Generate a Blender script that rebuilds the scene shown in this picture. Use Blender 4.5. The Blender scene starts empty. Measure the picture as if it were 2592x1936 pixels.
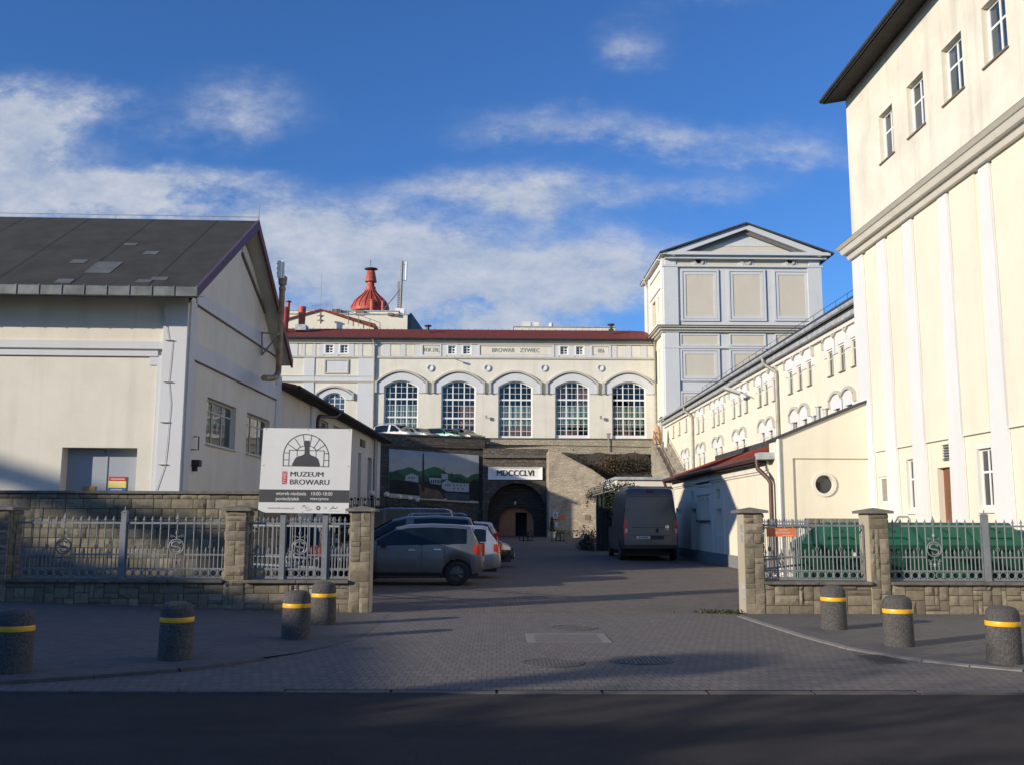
import bpy, bmesh, math, random
from mathutils import Vector, Matrix
random.seed(7)
scene = bpy.context.scene
COL = scene.collection
R = math.radians
# ------------------------------------------------------------------ camera
CF, CCX, CCY, EYE = 2470.0, 1296.0, 968.0, 1.6
_dy = Vector((1260-CCX, 1315-CCY, CF)).normalized()
_up = Vector((0.004, -1.0, 0.0)); _up.z = -(_up.x*_dy.x+_up.y*_dy.y)/_dy.z; _up.normalize()
_dx = _dy.cross(_up)
CAMX = Vector((_dx.x, _dy.x, _up.x)); CAMY = Vector((-_dx.y, -_dy.y, -_up.y)); CAMZ = Vector((-_dx.z, -_dy.z, -_up.z))
cd = bpy.data.cameras.new('camera'); cam = bpy.data.objects.new('camera', cd); COL.objects.link(cam)
cd.sensor_width = 36.0; cd.lens = 36.0*CF/2592.0; cd.clip_start = 0.1; cd.clip_end = 2000
cam.matrix_world = Matrix(((CAMX.x, CAMY.x, CAMZ.x, 0), (CAMX.y, CAMY.y, CAMZ.y, 0), (CAMX.z, CAMY.z, CAMZ.z, EYE), (0, 0, 0, 1)))
scene.camera = cam
def ray(px, py):
    a, b = (px-CCX)/CF, (py-CCY)/CF
    return CAMX*a - CAMY*b - CAMZ
def atY(px, py, Y):
    r = ray(px, py); return r*(Y/r.y)+Vector((0, 0, EYE))
def ground(px, py, z=0.0):
    r = ray(px, py); return r*((z-EYE)/r.z)+Vector((0, 0, EYE))
# ------------------------------------------------------------------ light
SUN_AZ, SUN_EL = R(33.0), R(15.5)          # heading of the light over +X, height of the sun
sd = bpy.data.lights.new('sun', 'SUN'); sun = bpy.data.objects.new('sun', sd); COL.objects.link(sun)
sd.energy = 4.3; sd.angle = R(0.53); sd.color = (1.0, 0.89, 0.72)
sun.rotation_euler = Vector((math.cos(SUN_EL)*math.cos(SUN_AZ), math.cos(SUN_EL)*math.sin(SUN_AZ), -math.sin(SUN_EL))).to_track_quat('-Z', 'Y').to_euler()
sun.location = (-60, -40, 60)
W = bpy.data.worlds.new('World'); scene.world = W; W.use_nodes = True
def build_world():
    nt = W.node_tree; N = nt.nodes; L = nt.links; N.clear()
    out = N.new('ShaderNodeOutputWorld'); bg = N.new('ShaderNodeBackground'); L.new(bg.outputs[0], out.inputs[0])
    sky = N.new('ShaderNodeTexSky'); sky.sky_type = 'NISHITA'; sky.sun_disc = False
    sky.sun_elevation = SUN_EL; sky.sun_rotation = math.atan2(-math.cos(SUN_AZ), -math.sin(SUN_AZ)); sky.air_density = 1.0; sky.dust_density = 0.3; sky.ozone_density = 2.5; sky.altitude = 300
    tint = N.new('ShaderNodeMix'); tint.data_type = 'RGBA'; tint.blend_type = 'MULTIPLY'; tint.inputs[0].default_value = 1.0
    L.new(sky.outputs[0], tint.inputs[6]); tint.inputs[7].default_value = (0.49, 0.87, 1.42, 1)
    bg.inputs[1].default_value = 0.098
    tc = N.new('ShaderNodeTexCoord'); sp = N.new('ShaderNodeSeparateXYZ'); L.new(tc.outputs['Generated'], sp.inputs[0])
    def m(op, a, b=None, clamp=False):
        n = N.new('ShaderNodeMath'); n.operation = op; n.use_clamp = clamp
        for i, v in enumerate((a, b)):
            if v is None: continue
            if isinstance(v, (int, float)): n.inputs[i].default_value = v
            else: L.new(v, n.inputs[i])
        return n.outputs[0]
    ady = m('MAXIMUM', m('ABSOLUTE', sp.outputs[1]), 0.08)
    gx = m('DIVIDE', sp.outputs[0], ady); gz = m('DIVIDE', sp.outputs[2], ady)     # direction, as slopes off +Y
    cv = N.new('ShaderNodeCombineXYZ'); L.new(gx, cv.inputs[0]); L.new(gz, cv.inputs[1]); L.new(m('MULTIPLY', sp.outputs[1], 0.7), cv.inputs[2])
    def noise(scale, detail, sx=1.0, sy=1.0, rot=0.0, rough=0.6):
        mp = N.new('ShaderNodeMapping'); L.new(cv.outputs[0], mp.inputs[0]); mp.inputs['Scale'].default_value = (sx, sy, 1); mp.inputs['Rotation'].default_value = (0, 0, rot)
        n = N.new('ShaderNodeTexNoise'); n.inputs['Scale'].default_value = scale; n.inputs['Detail'].default_value = detail; n.inputs['Roughness'].default_value = rough
        L.new(mp.outputs[0], n.inputs['Vector']); return n.outputs[0]
    n1 = noise(6.0, 7.0, 1.0, 1.7); n2 = noise(17.0, 9.0, 0.8, 1.5, R(12), .68); n3 = noise(4.5, 4.0)
    wx = m('MULTIPLY', m('SUBTRACT', n3, 0.5), 0.16); wz = m('MULTIPLY', m('SUBTRACT', n1, 0.5), 0.12)
    gxw = m('ADD', gx, wx); gzw = m('ADD', gz, wz)
    tot = None
    # cloud banks: centre (px,py in the photograph's directions), half sizes, strength
    for (px, py, rx, ry, s) in ((20, 340, 230, 95, 1.5), (-60, 300, 160, 90, 1.0), (90, 500, 330, 60, 1.5), (420, 495, 300, 48, 1.0), (700, 570, 330, 50, 0.8), (960, 660, 330, 60, 1.0),
                                (1250, 740, 300, 75, 1.15), (1080, 770, 460, 80, 0.9), (1100, 600, 420, 110, 0.4), (1620, 700, 160, 90, .5), (1300, 480, 260, 55, 0.75), (620, 250, 170, 80, 0.5), (285, 265, 85, 38, 0.5),
                                (1400, 310, 220, 60, 0.5), (1700, 345, 220, 35, 0.5), (1900, 390, 200, 40, 0.4), (1610, 110, 110, 65, 0.42), (1500, 640, 160, 60, 0.5),
                                (940, 690, 160, 60, 0.6), (560, 330, 160, 60, 0.35), (1800, 10, 200, 40, 0.3), (1750, 480, 240, 50, 0.35), (2100, 380, 160, 60, .25)):
        r = ray(px, py); cx, cz = r.x/r.y, r.z/r.y
        ax = m('DIVIDE', m('SUBTRACT', gxw, cx), rx/CF); az = m('DIVIDE', m('SUBTRACT', gzw, cz), ry/CF)
        d2 = m('ADD', m('MULTIPLY', ax, ax), m('MULTIPLY', az, az))
        g = m('MULTIPLY', m('POWER', 2.718, m('MULTIPLY', d2, -0.9)), s)
        tot = g if tot is None else m('ADD', tot, g)
    tex = m('ADD', m('MULTIPLY', n1, 0.65), m('MULTIPLY', n2, 0.45))
    dens = m('MULTIPLY', tot, m('MULTIPLY', m('SUBTRACT', tex, 0.30), 3.8), True)
    rp = N.new('ShaderNodeMapRange'); rp.interpolation_type = 'SMOOTHSTEP'; L.new(dens, rp.inputs[0]); rp.inputs[1].default_value = 0.04; rp.inputs[2].default_value = 1.0; rp.inputs[3].default_value = 0; rp.inputs[4].default_value = 0.9
    dark = m('MULTIPLY', m('SUBTRACT', n2, 0.42), 2.2, True)
    cc = N.new('ShaderNodeMix'); cc.data_type = 'RGBA'; L.new(dark, cc.inputs[0]); cc.inputs[6].default_value = (3.5, 4.1, 5.2, 1); cc.inputs[7].default_value = (6.7, 6.6, 6.8, 1)
    mx = N.new('ShaderNodeMix'); mx.data_type = 'RGBA'; L.new(rp.outputs[0], mx.inputs[0]); L.new(tint.outputs[2], mx.inputs[6]); L.new(cc.outputs[2], mx.inputs[7])
    L.new(mx.outputs[2], bg.inputs[0])
build_world()
scene.view_settings.view_transform = 'Standard'; scene.view_settings.look = 'None'; scene.view_settings.exposure = 0.28; scene.view_settings.gamma = 1.0
scene.cycles.max_bounces = 6; scene.cycles.diffuse_bounces = 3; scene.cycles.transparent_max_bounces = 8
# ------------------------------------------------------------------ helpers
def lin(r, g, b):
    f = lambda c: (c/255/12.92) if c/255 <= 0.04045 else ((c/255+0.055)/1.055)**2.4
    return (f(r), f(g), f(b), 1.0)
class Fr:
    """a vertical plane: origin, direction along it (u), outward normal (n), height z"""
    def __init__(s, ox, oy, ux, uy, nx, ny):
        l = math.hypot(ux, uy); s.o = (ox, oy); s.u = (ux/l, uy/l); l = math.hypot(nx, ny); s.n = (nx/l, ny/l)
    def P(s, u, z, n=0.0): return (s.o[0]+u*s.u[0]+n*s.n[0], s.o[1]+u*s.u[1]+n*s.n[1], z)
    def px(s, x, y, n=0.0):
        r = ray(x, y); den = r.x*s.n[0]+r.y*s.n[1]
        t = ((s.o[0])*s.n[0]+(s.o[1])*s.n[1]+n)/den
        p = r*t; return ((p.x-s.o[0])*s.u[0]+(p.y-s.o[1])*s.u[1], p.z+EYE)
    def U(s, x, y=1315, n=0.0): return s.px(x, y, n)[0]
    def Z(s, x, y, n=0.0): return s.px(x, y, n)[1]
class MB:
    def __init__(s): s.v = []; s.f = []; s.mi = []; s.c = []; s.m = 0; s.col = 0.5
    def add(s, pts): i = len(s.v); s.v += [tuple(p) for p in pts]; s.c += [s.col]*len(pts); return i
    def face(s, idx): s.f.append(tuple(idx)); s.mi.append(s.m)
    def poly(s, pts): i = s.add(pts); s.face(range(i, i+len(pts))); return s
    def hexa(s, p):
        i = s.add(p)
        for q in ((0, 3, 2, 1), (4, 5, 6, 7), (0, 1, 5, 4), (1, 2, 6, 5), (2, 3, 7, 6), (3, 0, 4, 7)): s.face([i+k for k in q])
        return s
    def box(s, x0, x1, y0, y1, z0, z1):
        return s.hexa([(x0, y0, z0), (x1, y0, z0), (x1, y1, z0), (x0, y1, z0), (x0, y0, z1), (x1, y0, z1), (x1, y1, z1), (x0, y1, z1)])
    def fbox(s, fr, u0, u1, z0, z1, n0, n1, n1t=None):
        P = fr.P; t = n1 if n1t is None else n1t
        return s.hexa([P(u0, z0, n1), P(u1, z0, n1), P(u1, z0, n0), P(u0, z0, n0), P(u0, z1, t), P(u1, z1, t), P(u1, z1, n0), P(u0, z1, n0)])
    def ext(s, a, b):
        n = len(a); i = s.add(a); j = s.add(b); s.face(range(i, i+n)); s.face(range(j+n-1, j-1, -1))
        for k in range(n): s.face((i+k, j+k, j+(k+1) % n, i+(k+1) % n))
        return s
    def fprism(s, fr, pts, n0, n1): return s.ext([fr.P(u, z, n1) for u, z in pts], [fr.P(u, z, n0) for u, z in pts])
    def slab(s, p, th): return s.ext([(a, b, c) for a, b, c in p], [(a, b, c-th) for a, b, c in p])
    def fwall(s, fr, u0, u1, z0, z1, holes=(), depth=0.25, n=0.0):
        us = sorted({u0, u1, *[min(max(h[k], u0), u1) for h in holes for k in (0, 1)]}); zs = sorted({z0, z1, *[min(max(h[k], z0), z1) for h in holes for k in (2, 3)]})
        for a, b in zip(us, us[1:]):
            run = None
            for c, d in zip(zs, zs[1:]):
                uc, zc = (a+b)/2, (c+d)/2
                if any(h[0] < uc < h[1] and h[2] < zc < h[3] for h in holes):
                    if run: s.poly([fr.P(a, run[0], n), fr.P(b, run[0], n), fr.P(b, run[1], n), fr.P(a, run[1], n)]); run = None
                else: run = [run[0] if run else c, d]
            if run: s.poly([fr.P(a, run[0], n), fr.P(b, run[0], n), fr.P(b, run[1], n), fr.P(a, run[1], n)])
        for h in holes:
            a, b, c, d = h[:4]; q = n-depth
            s.poly([fr.P(a, c, n), fr.P(a, d, n), fr.P(a, d, q), fr.P(a, c, q)]); s.poly([fr.P(b, c, n), fr.P(b, d, n), fr.P(b, d, q), fr.P(b, c, q)])
            s.poly([fr.P(a, c, n), fr.P(b, c, n), fr.P(b, c, q), fr.P(a, c, q)])
            if len(h) < 5 or not h[4]: s.poly([fr.P(a, d, n), fr.P(b, d, n), fr.P(b, d, q), fr.P(a, d, q)])
            else:                                  # arch rise h[4] inside the rectangle
                uc, hw = (a+b)/2, (b-a)/2; K = 12
                cur = [(a+(b-a)*k/K, d-h[4]*((a+(b-a)*k/K-uc)/hw)**2) for k in range(K+1)]
                for (ua, za), (ub, zb) in zip(cur, cur[1:]):
                    s.poly([fr.P(ua, za, n), fr.P(ub, zb, n), fr.P(ub, d, n), fr.P(ua, d, n)]); s.poly([fr.P(ua, za, n), fr.P(ub, zb, n), fr.P(ub, zb, q), fr.P(ua, za, q)])
        return s
    def tube(s, pts, r, k=8, caps=True):
        rs = r if isinstance(r, (list, tuple)) else [r]*len(pts); pts = [Vector(p) for p in pts]; rings = []; prev = None
        for i, p in enumerate(pts):
            d = (pts[min(i+1, len(pts)-1)]-pts[max(i-1, 0)]).normalized()
            if prev is None: a = Vector((0, 0, 1)) if abs(d.z) < 0.9 else Vector((1, 0, 0)); e = d.cross(a).normalized()
            else: e = (prev-d*prev.dot(d)); e = e.normalized() if e.length > 1e-6 else d.orthogonal().normalized()
            prev = e; f = d.cross(e)
            rings.append(s.add([p+(e*math.cos(2*math.pi*j/k)+f*math.sin(2*math.pi*j/k))*rs[i] for j in range(k)]))
        for a, b in zip(rings, rings[1:]):
            for j in range(k): s.face((a+j, a+(j+1) % k, b+(j+1) % k, b+j))
        if caps: s.face([rings[0]+j for j in range(k)][::-1]); s.face([rings[-1]+j for j in range(k)])
        return s
    def lathe(s, prof, c=(0, 0, 0), k=24, axis='z', capb=True, capt=True):
        rings = []
        for r, h in prof:
            pts = []
            for j in range(k):
                a = 2*math.pi*j/k; x, y = r*math.cos(a), r*math.sin(a)
                pts.append((c[0]+x, c[1]+y, c[2]+h) if axis == 'z' else (c[0]+x, c[1]+h, c[2]+y) if axis == 'y' else (c[0]+h, c[1]+x, c[2]+y))
            rings.append(s.add(pts))
        for a, b in zip(rings, rings[1:]):
            for j in range(k): s.face((a+j, a+(j+1) % k, b+(j+1) % k, b+j))
        if capb: s.face([rings[0]+j for j in range(k)][::-1])
        if capt: s.face([rings[-1]+j for j in range(k)])
        return s
    def build(s, name, mats, parent=None, smooth=None, origin=None, bevel=0, fix=True, lab=None):
        me = bpy.data.meshes.new(name); mats = mats if isinstance(mats, (list, tuple)) else [mats]
        wo = Vector((0, 0, 0)); p = parent
        while p is not None: wo = wo+Vector(p.location); p = p.parent
        if origin is not None: wo = wo+Vector(origin)
        me.from_pydata([(a-wo.x, b-wo.y, c-wo.z) for a, b, c in s.v], [], s.f)
        for m_ in mats: me.materials.append(m_)
        if len(mats) > 1: me.polygons.foreach_set('material_index', s.mi)
        if any(c != 0.5 for c in s.c):
            at = me.color_attributes.new('tint', 'FLOAT_COLOR', 'POINT'); at.data.foreach_set('color', [x for c in s.c for x in (c, c, c, 1.0)])
        if fix:
            bm = bmesh.new(); bm.from_mesh(me); bmesh.ops.recalc_face_normals(bm, faces=bm.faces)
            if bevel: bmesh.ops.bevel(bm, geom=bm.edges[:], offset=bevel, segments=2, affect='EDGES', clamp_overlap=True)
            bm.to_mesh(me); bm.free()
        if smooth is not None:
            me.shade_smooth(); me.set_sharp_from_angle(angle=R(smooth))
        o = bpy.data.objects.new(name, me); COL.objects.link(o); o.parent = parent
        if origin is not None: o.location = origin
        if lab: o['label'] = lab
        return o
def tag(o, label=None, cat=None, group=None, kind=None):
    for k, v in (('label', label), ('category', cat), ('group', group), ('kind', kind)):
        if v: o[k] = v
    return o
def thing(name, label, cat, loc=(0, 0, 0), rz=0.0, group=None):
    o = bpy.data.objects.new(name, None); COL.objects.link(o); o.location = loc; o.rotation_euler = (0, 0, rz); o.empty_display_size = 0.2
    return tag(o, label, cat, group)
def kids(o): return [c for c in COL.objects if c.parent == o]
def copy_tree(o, parent=None):
    c = o.copy(); COL.objects.link(c); c.parent = parent
    for ch in list(o.children): copy_tree(ch, c)
    return c
def text(body, size, mat, parent, loc, rot, ax='CENTER', sx=1.0, name='lettering', ext=0.004, bold=0.0):
    cu = bpy.data.curves.new(name, 'FONT'); cu.body = body; cu.size = size; cu.extrude = ext; cu.align_x = ax; cu.align_y = 'CENTER'; cu.resolution_u = 3
    o = bpy.data.objects.new(name, cu); COL.objects.link(o); cu.materials.append(mat); o.parent = parent
    wo = Vector((0, 0, 0)); p = parent
    while p is not None: wo = wo+Vector(p.location); p = p.parent
    o.location = Vector(loc)-wo; o.rotation_euler = rot; o.scale = (sx, 1, 1)
    if bold: o['twice'] = bold
    return o
# ------------------------------------------------------------------ materials
def newmat(name):
    m = bpy.data.materials.new(name); m.use_nodes = True; nt = m.node_tree; b = nt.nodes['Principled BSDF']; return m, nt, b
def objco(nt, scale=(1, 1, 1)):
    tc = nt.nodes.new('ShaderNodeTexCoord'); mp = nt.nodes.new('ShaderNodeMapping'); nt.links.new(tc.outputs['Object'], mp.inputs[0]); mp.inputs['Scale'].default_value = scale; return mp.outputs[0]
def nz(nt, vec, scale, detail=4, rough=0.55):
    n = nt.nodes.new('ShaderNodeTexNoise'); n.inputs['Scale'].default_value = scale; n.inputs['Detail'].default_value = detail; n.inputs['Roughness'].default_value = rough; nt.links.new(vec, n.inputs['Vector']); return n.outputs[0]
def rng(nt, v, a, b, c, d):
    n = nt.nodes.new('ShaderNodeMapRange'); nt.links.new(v, n.inputs[0])
    for i, x in enumerate((a, b, c, d)): n.inputs[i+1].default_value = x
    return n.outputs[0]
def mix(nt, fac, a, b, mode='MIX'):
    n = nt.nodes.new('ShaderNodeMix'); n.data_type = 'RGBA'; n.blend_type = mode
    for i, v in ((0, fac), (6, a), (7, b)):
        if isinstance(v, (int, float)): n.inputs[i].default_value = v
        elif isinstance(v, (tuple, list)): n.inputs[i].default_value = v
        else: nt.links.new(v, n.inputs[i])
    return n.outputs[2]
def bump(nt, b, h, dist=0.01, strength=0.5):
    n = nt.nodes.new('ShaderNodeBump'); n.inputs['Distance'].default_value = dist; n.inputs['Strength'].default_value = strength; nt.links.new(h, n.inputs['Height']); nt.links.new(n.outputs[0], b.inputs['Normal'])
def dk(c, f): return (c[0]*f, c[1]*f, c[2]*f, 1)
def plaster(name, c, dirt=0.25, streak=0.3, rough=0.9, dc=(0.30, 0.27, 0.22, 1)):
    m, nt, b = newmat(name); v = objco(nt); a = nz(nt, v, 0.7, 6, .65); s = nz(nt, objco(nt, (1.6, 1.6, 0.12)), 1.3, 5, .6); f = nz(nt, v, 26, 3)
    c1 = mix(nt, rng(nt, a, .38, .78, 0, dirt), c, dc); c2 = mix(nt, rng(nt, s, .52, .8, 0, streak), c1, dk(dc, .9)); c3 = mix(nt, rng(nt, f, .3, .7, 0, .10), c2, dk(c, .8))
    nt.links.new(c3, b.inputs['Base Color']); b.inputs['Roughness'].default_value = rough; bump(nt, b, f, .006, .5); return m
def simple(name, c, rough=0.6, metal=0.0, var=0.15, scale=8.0, bmp=0.0, spec=0.5, vs=(1, 1, 1)):
    m, nt, b = newmat(name); v = objco(nt, vs); a = nz(nt, v, scale, 5, .6)
    nt.links.new(mix(nt, rng(nt, a, .3, .7, 0, 1), dk(c, 1-var), dk(c, 1+var)), b.inputs['Base Color']); b.inputs['Roughness'].default_value = rough; b.inputs['Metallic'].default_value = metal; b.inputs['Specular IOR Level'].default_value = spec
    if bmp: bump(nt, b, a, bmp, .6)
    return m
def blocks(name, c1, c2, mortar, bw, bh, rough=0.9, warp=0.03, bmp=0.02, rot=(R(90), 0, 0), ms=0.012, moss=0.0, mc=(0.05, 0.06, 0.03, 1)):
    """coursed stone or pavers, irregular"""
    m, nt, b = newmat(name); v0 = objco(nt); mp = nt.nodes.new('ShaderNodeMapping'); nt.links.new(v0, mp.inputs[0]); mp.vector_type = 'POINT'; mp.inputs['Rotation'].default_value = rot
    w = nt.nodes.new('ShaderNodeTexNoise'); w.inputs['Scale'].default_value = 2.5; w.inputs['Detail'].default_value = 3; nt.links.new(v0, w.inputs['Vector'])
    ad = nt.nodes.new('ShaderNodeVectorMath'); ad.operation = 'MULTIPLY_ADD'; nt.links.new(w.outputs['Color'], ad.inputs[0]); ad.inputs[1].default_value = (warp*2, warp*2, 0); nt.links.new(mp.outputs[0], ad.inputs[2])
    br = nt.nodes.new('ShaderNodeTexBrick'); nt.links.new(ad.outputs[0], br.inputs['Vector']); br.inputs['Color1'].default_value = c1; br.inputs['Color2'].default_value = c2; br.inputs['Mortar'].default_value = mortar
    br.inputs['Scale'].default_value = 1.0; br.inputs['Brick Width'].default_value = bw; br.inputs['Row Height'].default_value = bh; br.inputs['Mortar Size'].default_value = ms; br.inputs['Mortar Smooth'].default_value = .4; br.inputs['Bias'].default_value = 0
    f = nz(nt, v0, 9, 6, .65); g = nz(nt, v0, .8, 5, .6)
    c = mix(nt, rng(nt, f, .3, .7, 0, .55), br.outputs['Color'], dk(c2, .55)); c = mix(nt, rng(nt, g, .5, .72, 0, moss), c, mc)
    nt.links.new(c, b.inputs['Base Color']); b.inputs['Roughness'].default_value = rough
    h = nt.nodes.new('ShaderNodeMath'); h.operation = 'MULTIPLY_ADD'; nt.links.new(f, h.inputs[0]); h.inputs[1].default_value = .5
    iv = nt.nodes.new('ShaderNodeMath'); iv.operation = 'SUBTRACT'; iv.inputs[0].default_value = 1; nt.links.new(br.outputs['Fac'], iv.inputs[1]); nt.links.new(iv.outputs[0], h.inputs[2])
    bump(nt, b, h.outputs[0], bmp, .8); return m
def glassmat(name, tint=(0.02, 0.025, 0.03, 1), rough=0.03, spec=0.8):
    m, nt, b = newmat(name); v = objco(nt); a = nz(nt, v, .9, 3)
    nt.links.new(mix(nt, rng(nt, a, .35, .65, 0, 1), dk(tint, .6), dk(tint, 1.5)), b.inputs['Base Color']); b.inputs['Roughness'].default_value = rough; b.inputs['Specular IOR Level'].default_value = spec
    bump(nt, b, nz(nt, v, 1.3, 2), .02, .15); return m
def seeglass(name, alpha=0.35, c=(0.75, 0.85, 0.85, 1)):
    m, nt, b = newmat(name); N = nt.nodes; t = N.new('ShaderNodeBsdfTransparent'); t.inputs[0].default_value = c; g = N.new('ShaderNodeBsdfGlossy'); g.inputs['Roughness'].default_value = .02
    mx = N.new('ShaderNodeMixShader'); mx.inputs[0].default_value = alpha*.22
    nt.links.new(t.outputs[0], mx.inputs[1]); nt.links.new(g.outputs[0], mx.inputs[2]); nt.links.new(mx.outputs[0], N['Material Output'].inputs[0]); N.remove(b); return m
def paint(name, c, dirt=0.3, metal=0.3, rough=0.28, coat=0.5):
    m, nt, b = newmat(name); v = objco(nt); a = nz(nt, v, 3.5, 6, .65); zz = nt.nodes.new('ShaderNodeSeparateXYZ'); nt.links.new(v, zz.inputs[0])
    low = rng(nt, zz.outputs[2], .15, .95, 1, .1); mm = nt.nodes.new('ShaderNodeMath'); mm.operation = 'MULTIPLY'; nt.links.new(low, mm.inputs[0]); nt.links.new(rng(nt, a, .3, .7, .3, 1.3), mm.inputs[1])
    mk = nt.nodes.new('ShaderNodeMath'); mk.operation = 'MULTIPLY'; mk.use_clamp = True; nt.links.new(mm.outputs[0], mk.inputs[0]); mk.inputs[1].default_value = dirt
    nt.links.new(mix(nt, mk.outputs[0], c, (.13, .11, .085, 1)), b.inputs['Base Color']); b.inputs['Metallic'].default_value = metal
    nt.links.new(rng(nt, mk.outputs[0], 0, .5, rough, .75), b.inputs['Roughness']); b.inputs['Coat Weight'].default_value = coat; b.inputs['Coat Roughness'].default_value = .12; return m
def tinted(name, c1, c2, rough=0.9, scale=14, bmp=0.012, moss=None):
    """per-block tint from the mesh, plus grain"""
    m, nt, b = newmat(name); at = nt.nodes.new('ShaderNodeAttribute'); at.attribute_name = 'tint'; v = objco(nt); f = nz(nt, v, scale, 6, .65); g = nz(nt, v, 2.2, 4)
    c = mix(nt, at.outputs['Fac'], c1, c2); c = mix(nt, rng(nt, f, .32, .68, 0, .45), c, dk(c1, .55))
    if moss: c = mix(nt, rng(nt, g, .52, .7, 0, .55), c, moss)
    nt.links.new(c, b.inputs['Base Color']); b.inputs['Roughness'].default_value = rough; bump(nt, b, f, bmp, .7); return m
M = {}
M['cream'] = plaster('cream_plaster', (.73, .69, .59, 1), .22, .22)
M['cream_r'] = plaster('cream_plaster_bright', (.77, .715, .575, 1), .16, .12)
M['cream_dirty'] = plaster('cream_plaster_weathered', (.78, .725, .60, 1), .5, .6, dc=(.40, .36, .29, 1))
M['blue'] = plaster('pale_blue_plaster', (.62, .63, .645, 1), .12, .15)
M['blue_r'] = plaster('pale_blue_plaster_bright', (.70, .705, .695, 1), .10, .10)
M['grey_cream'] = plaster('grey_cream_plaster', (.60, .55, .45, 1), .15, .12)
M['grey_blue'] = plaster('grey_blue_plaster', (.60, .615, .63, 1), .15, .12)
M['cornice'] = plaster('cornice_plaster', (.52, .49, .42, 1), .35, .3)
M['white_cornice'] = plaster('white_cornice_plaster', (.74, .70, .62, 1), .25, .2)
M['groove'] = simple('soft_groove', (.40, .41, .43, 1), .9)
M['line'] = simple('dark_groove', (.16, .15, .15, 1), .9)
M['felt'] = simple('roof_felt', (.036, .035, .033, 1), .95, 0, .3, 1.6, .01)
M['felt_patch'] = simple('felt_patch', (.10, .11, .115, 1), .9, 0, .2, 4)
M['zinc'] = simple('weathered_zinc', (.40, .42, .43, 1), .55, .1, .35, 3)
M['purple'] = simple('purple_fascia_paint', (.085, .050, .10, 1), .7, 0, .25, 6)
M['maroon'] = simple('maroon_fascia_paint', (.13, .035, .035, 1), .6, 0, .2, 6)
M['redroof'] = simple('red_sheet_roof', (.20, .045, .030, 1), .75, 0, .3, 2.5, 0, .2)
M['redmetal'] = simple('red_painted_metal', (.42, .075, .045, 1), .55, 0, .25, 3)
M['darkroof'] = simple('dark_sheet_roof', (.045, .047, .05, 1), .7, 0, .25, 3)
M['soffit'] = simple('dark_soffit_boards', (.032, .029, .027, 1), .85, 0, .3, 5)
M['brownpipe'] = simple('brown_pipe_paint', (.075, .035, .03, 1), .5, 0, .2, 5)
M['pipe'] = simple('grey_pipe', (.33, .31, .27, 1), .55, .3, .2, 4)
M['rusty'] = simple('rusty_flue_steel', (.30, .21, .13, 1), .6, .4, .45, 3)
M['white'] = simple('white_frame_paint', (.78, .78, .76, 1), .5, 0, .05)
M['oldwhite'] = simple('old_frame_paint', (.50, .49, .46, 1), .6, 0, .1)
M['brownframe'] = simple('brown_frame_paint', (.22, .16, .12, 1), .6, 0, .15)
M['glass'] = glassmat('dark_window_glass')
M['bluegl'] = glassmat('bluish_window_glass', (.03, .05, .075, 1))
M['see'] = seeglass('clear_window_glass')
M['curtain'] = simple('pale_curtain', (.34, .36, .30, 1), .9, 0, .25, 5, 0, .2, (6, 1, .4))
M['brick_red'] = simple('plain_brick_red', (.26, .115, .075, 1), .9, 0, .35, 1.2)
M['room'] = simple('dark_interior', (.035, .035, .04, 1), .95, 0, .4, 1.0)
M['iron'] = simple('grey_iron_paint', (.175, .188, .205, 1), .5, .1, .18, 12)
M['black'] = simple('black_iron_paint', (.012, .013, .014, 1), .5, .2, .2, 9)
M['stone'] = tinted('sandstone_blocks', (.155, .128, .090, 1), (.30, .255, .185, 1), moss=(.14, .125, .095, 1))
M['stone_inner'] = tinted('old_sandstone_blocks', (.15, .13, .095, 1), (.29, .255, .185, 1), moss=(.07, .075, .045, 1))
M['mortar'] = simple('stone_mortar', (.085, .075, .06, 1), .95, 0, .2, 20)
M['render'] = plaster('pillar_render', (.40, .35, .26, 1), .3, .3)
M['cap'] = simple('cap_concrete', (.155, .14, .12, 1), .9, 0, .3, 9, .006)
M['coping'] = simple('coping_concrete', (.12, .11, .095, 1), .9, 0, .35, 7, .006)
M['rubble'] = blocks('rubble_retaining_wall', (.17, .145, .115, 1), (.10, .085, .07, 1), (.075, .066, .056, 1), .55, .26, warp=.30, bmp=.05, ms=.03, moss=.8, mc=(.055, .05, .035, 1))
M['palestone'] = blocks('pale_limewashed_masonry', (.62, .54, .42, 1), (.42, .34, .25, 1), (.52, .46, .36, 1), .42, .16, warp=.26, bmp=.05, ms=.03, moss=.8, mc=(.20, .145, .10, 1))
M['parapet'] = blocks('parapet_masonry', (.50, .44, .33, 1), (.38, .33, .24, 1), (.34, .30, .23, 1), .45, .2, warp=.2, bmp=.03, ms=.02, moss=.5, mc=(.17, .15, .11, 1))
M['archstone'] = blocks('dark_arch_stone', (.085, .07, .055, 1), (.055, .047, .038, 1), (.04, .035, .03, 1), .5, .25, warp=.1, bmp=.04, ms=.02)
M['wood'] = simple('brown_door_wood', (.20, .085, .045, 1), .6, 0, .3, 3, .004, .4, (8, 8, .6))
M['gatewood'] = simple('old_gate_wood', (.46, .21, .11, 1), .75, 0, .3, 3, .004, .3, (8, 8, .6))
M['signwhite'] = simple('sign_white', (.62, .62, .61, 1), .5, 0, .04, 3)
M['signdark'] = simple('sign_dark_grey', (.045, .048, .052, 1), .55, 0, .05)
M['signred'] = simple('sign_red', (.45, .03, .035, 1), .5, 0, .05)
M['yellow'] = simple('sign_yellow', (.80, .62, .05, 1), .5, 0, .05)
M['signblue'] = simple('sign_blue', (.03, .14, .42, 1), .5, 0, .05)
M['orange'] = simple('sign_orange', (.62, .17, .05, 1), .6, 0, .1)
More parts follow.
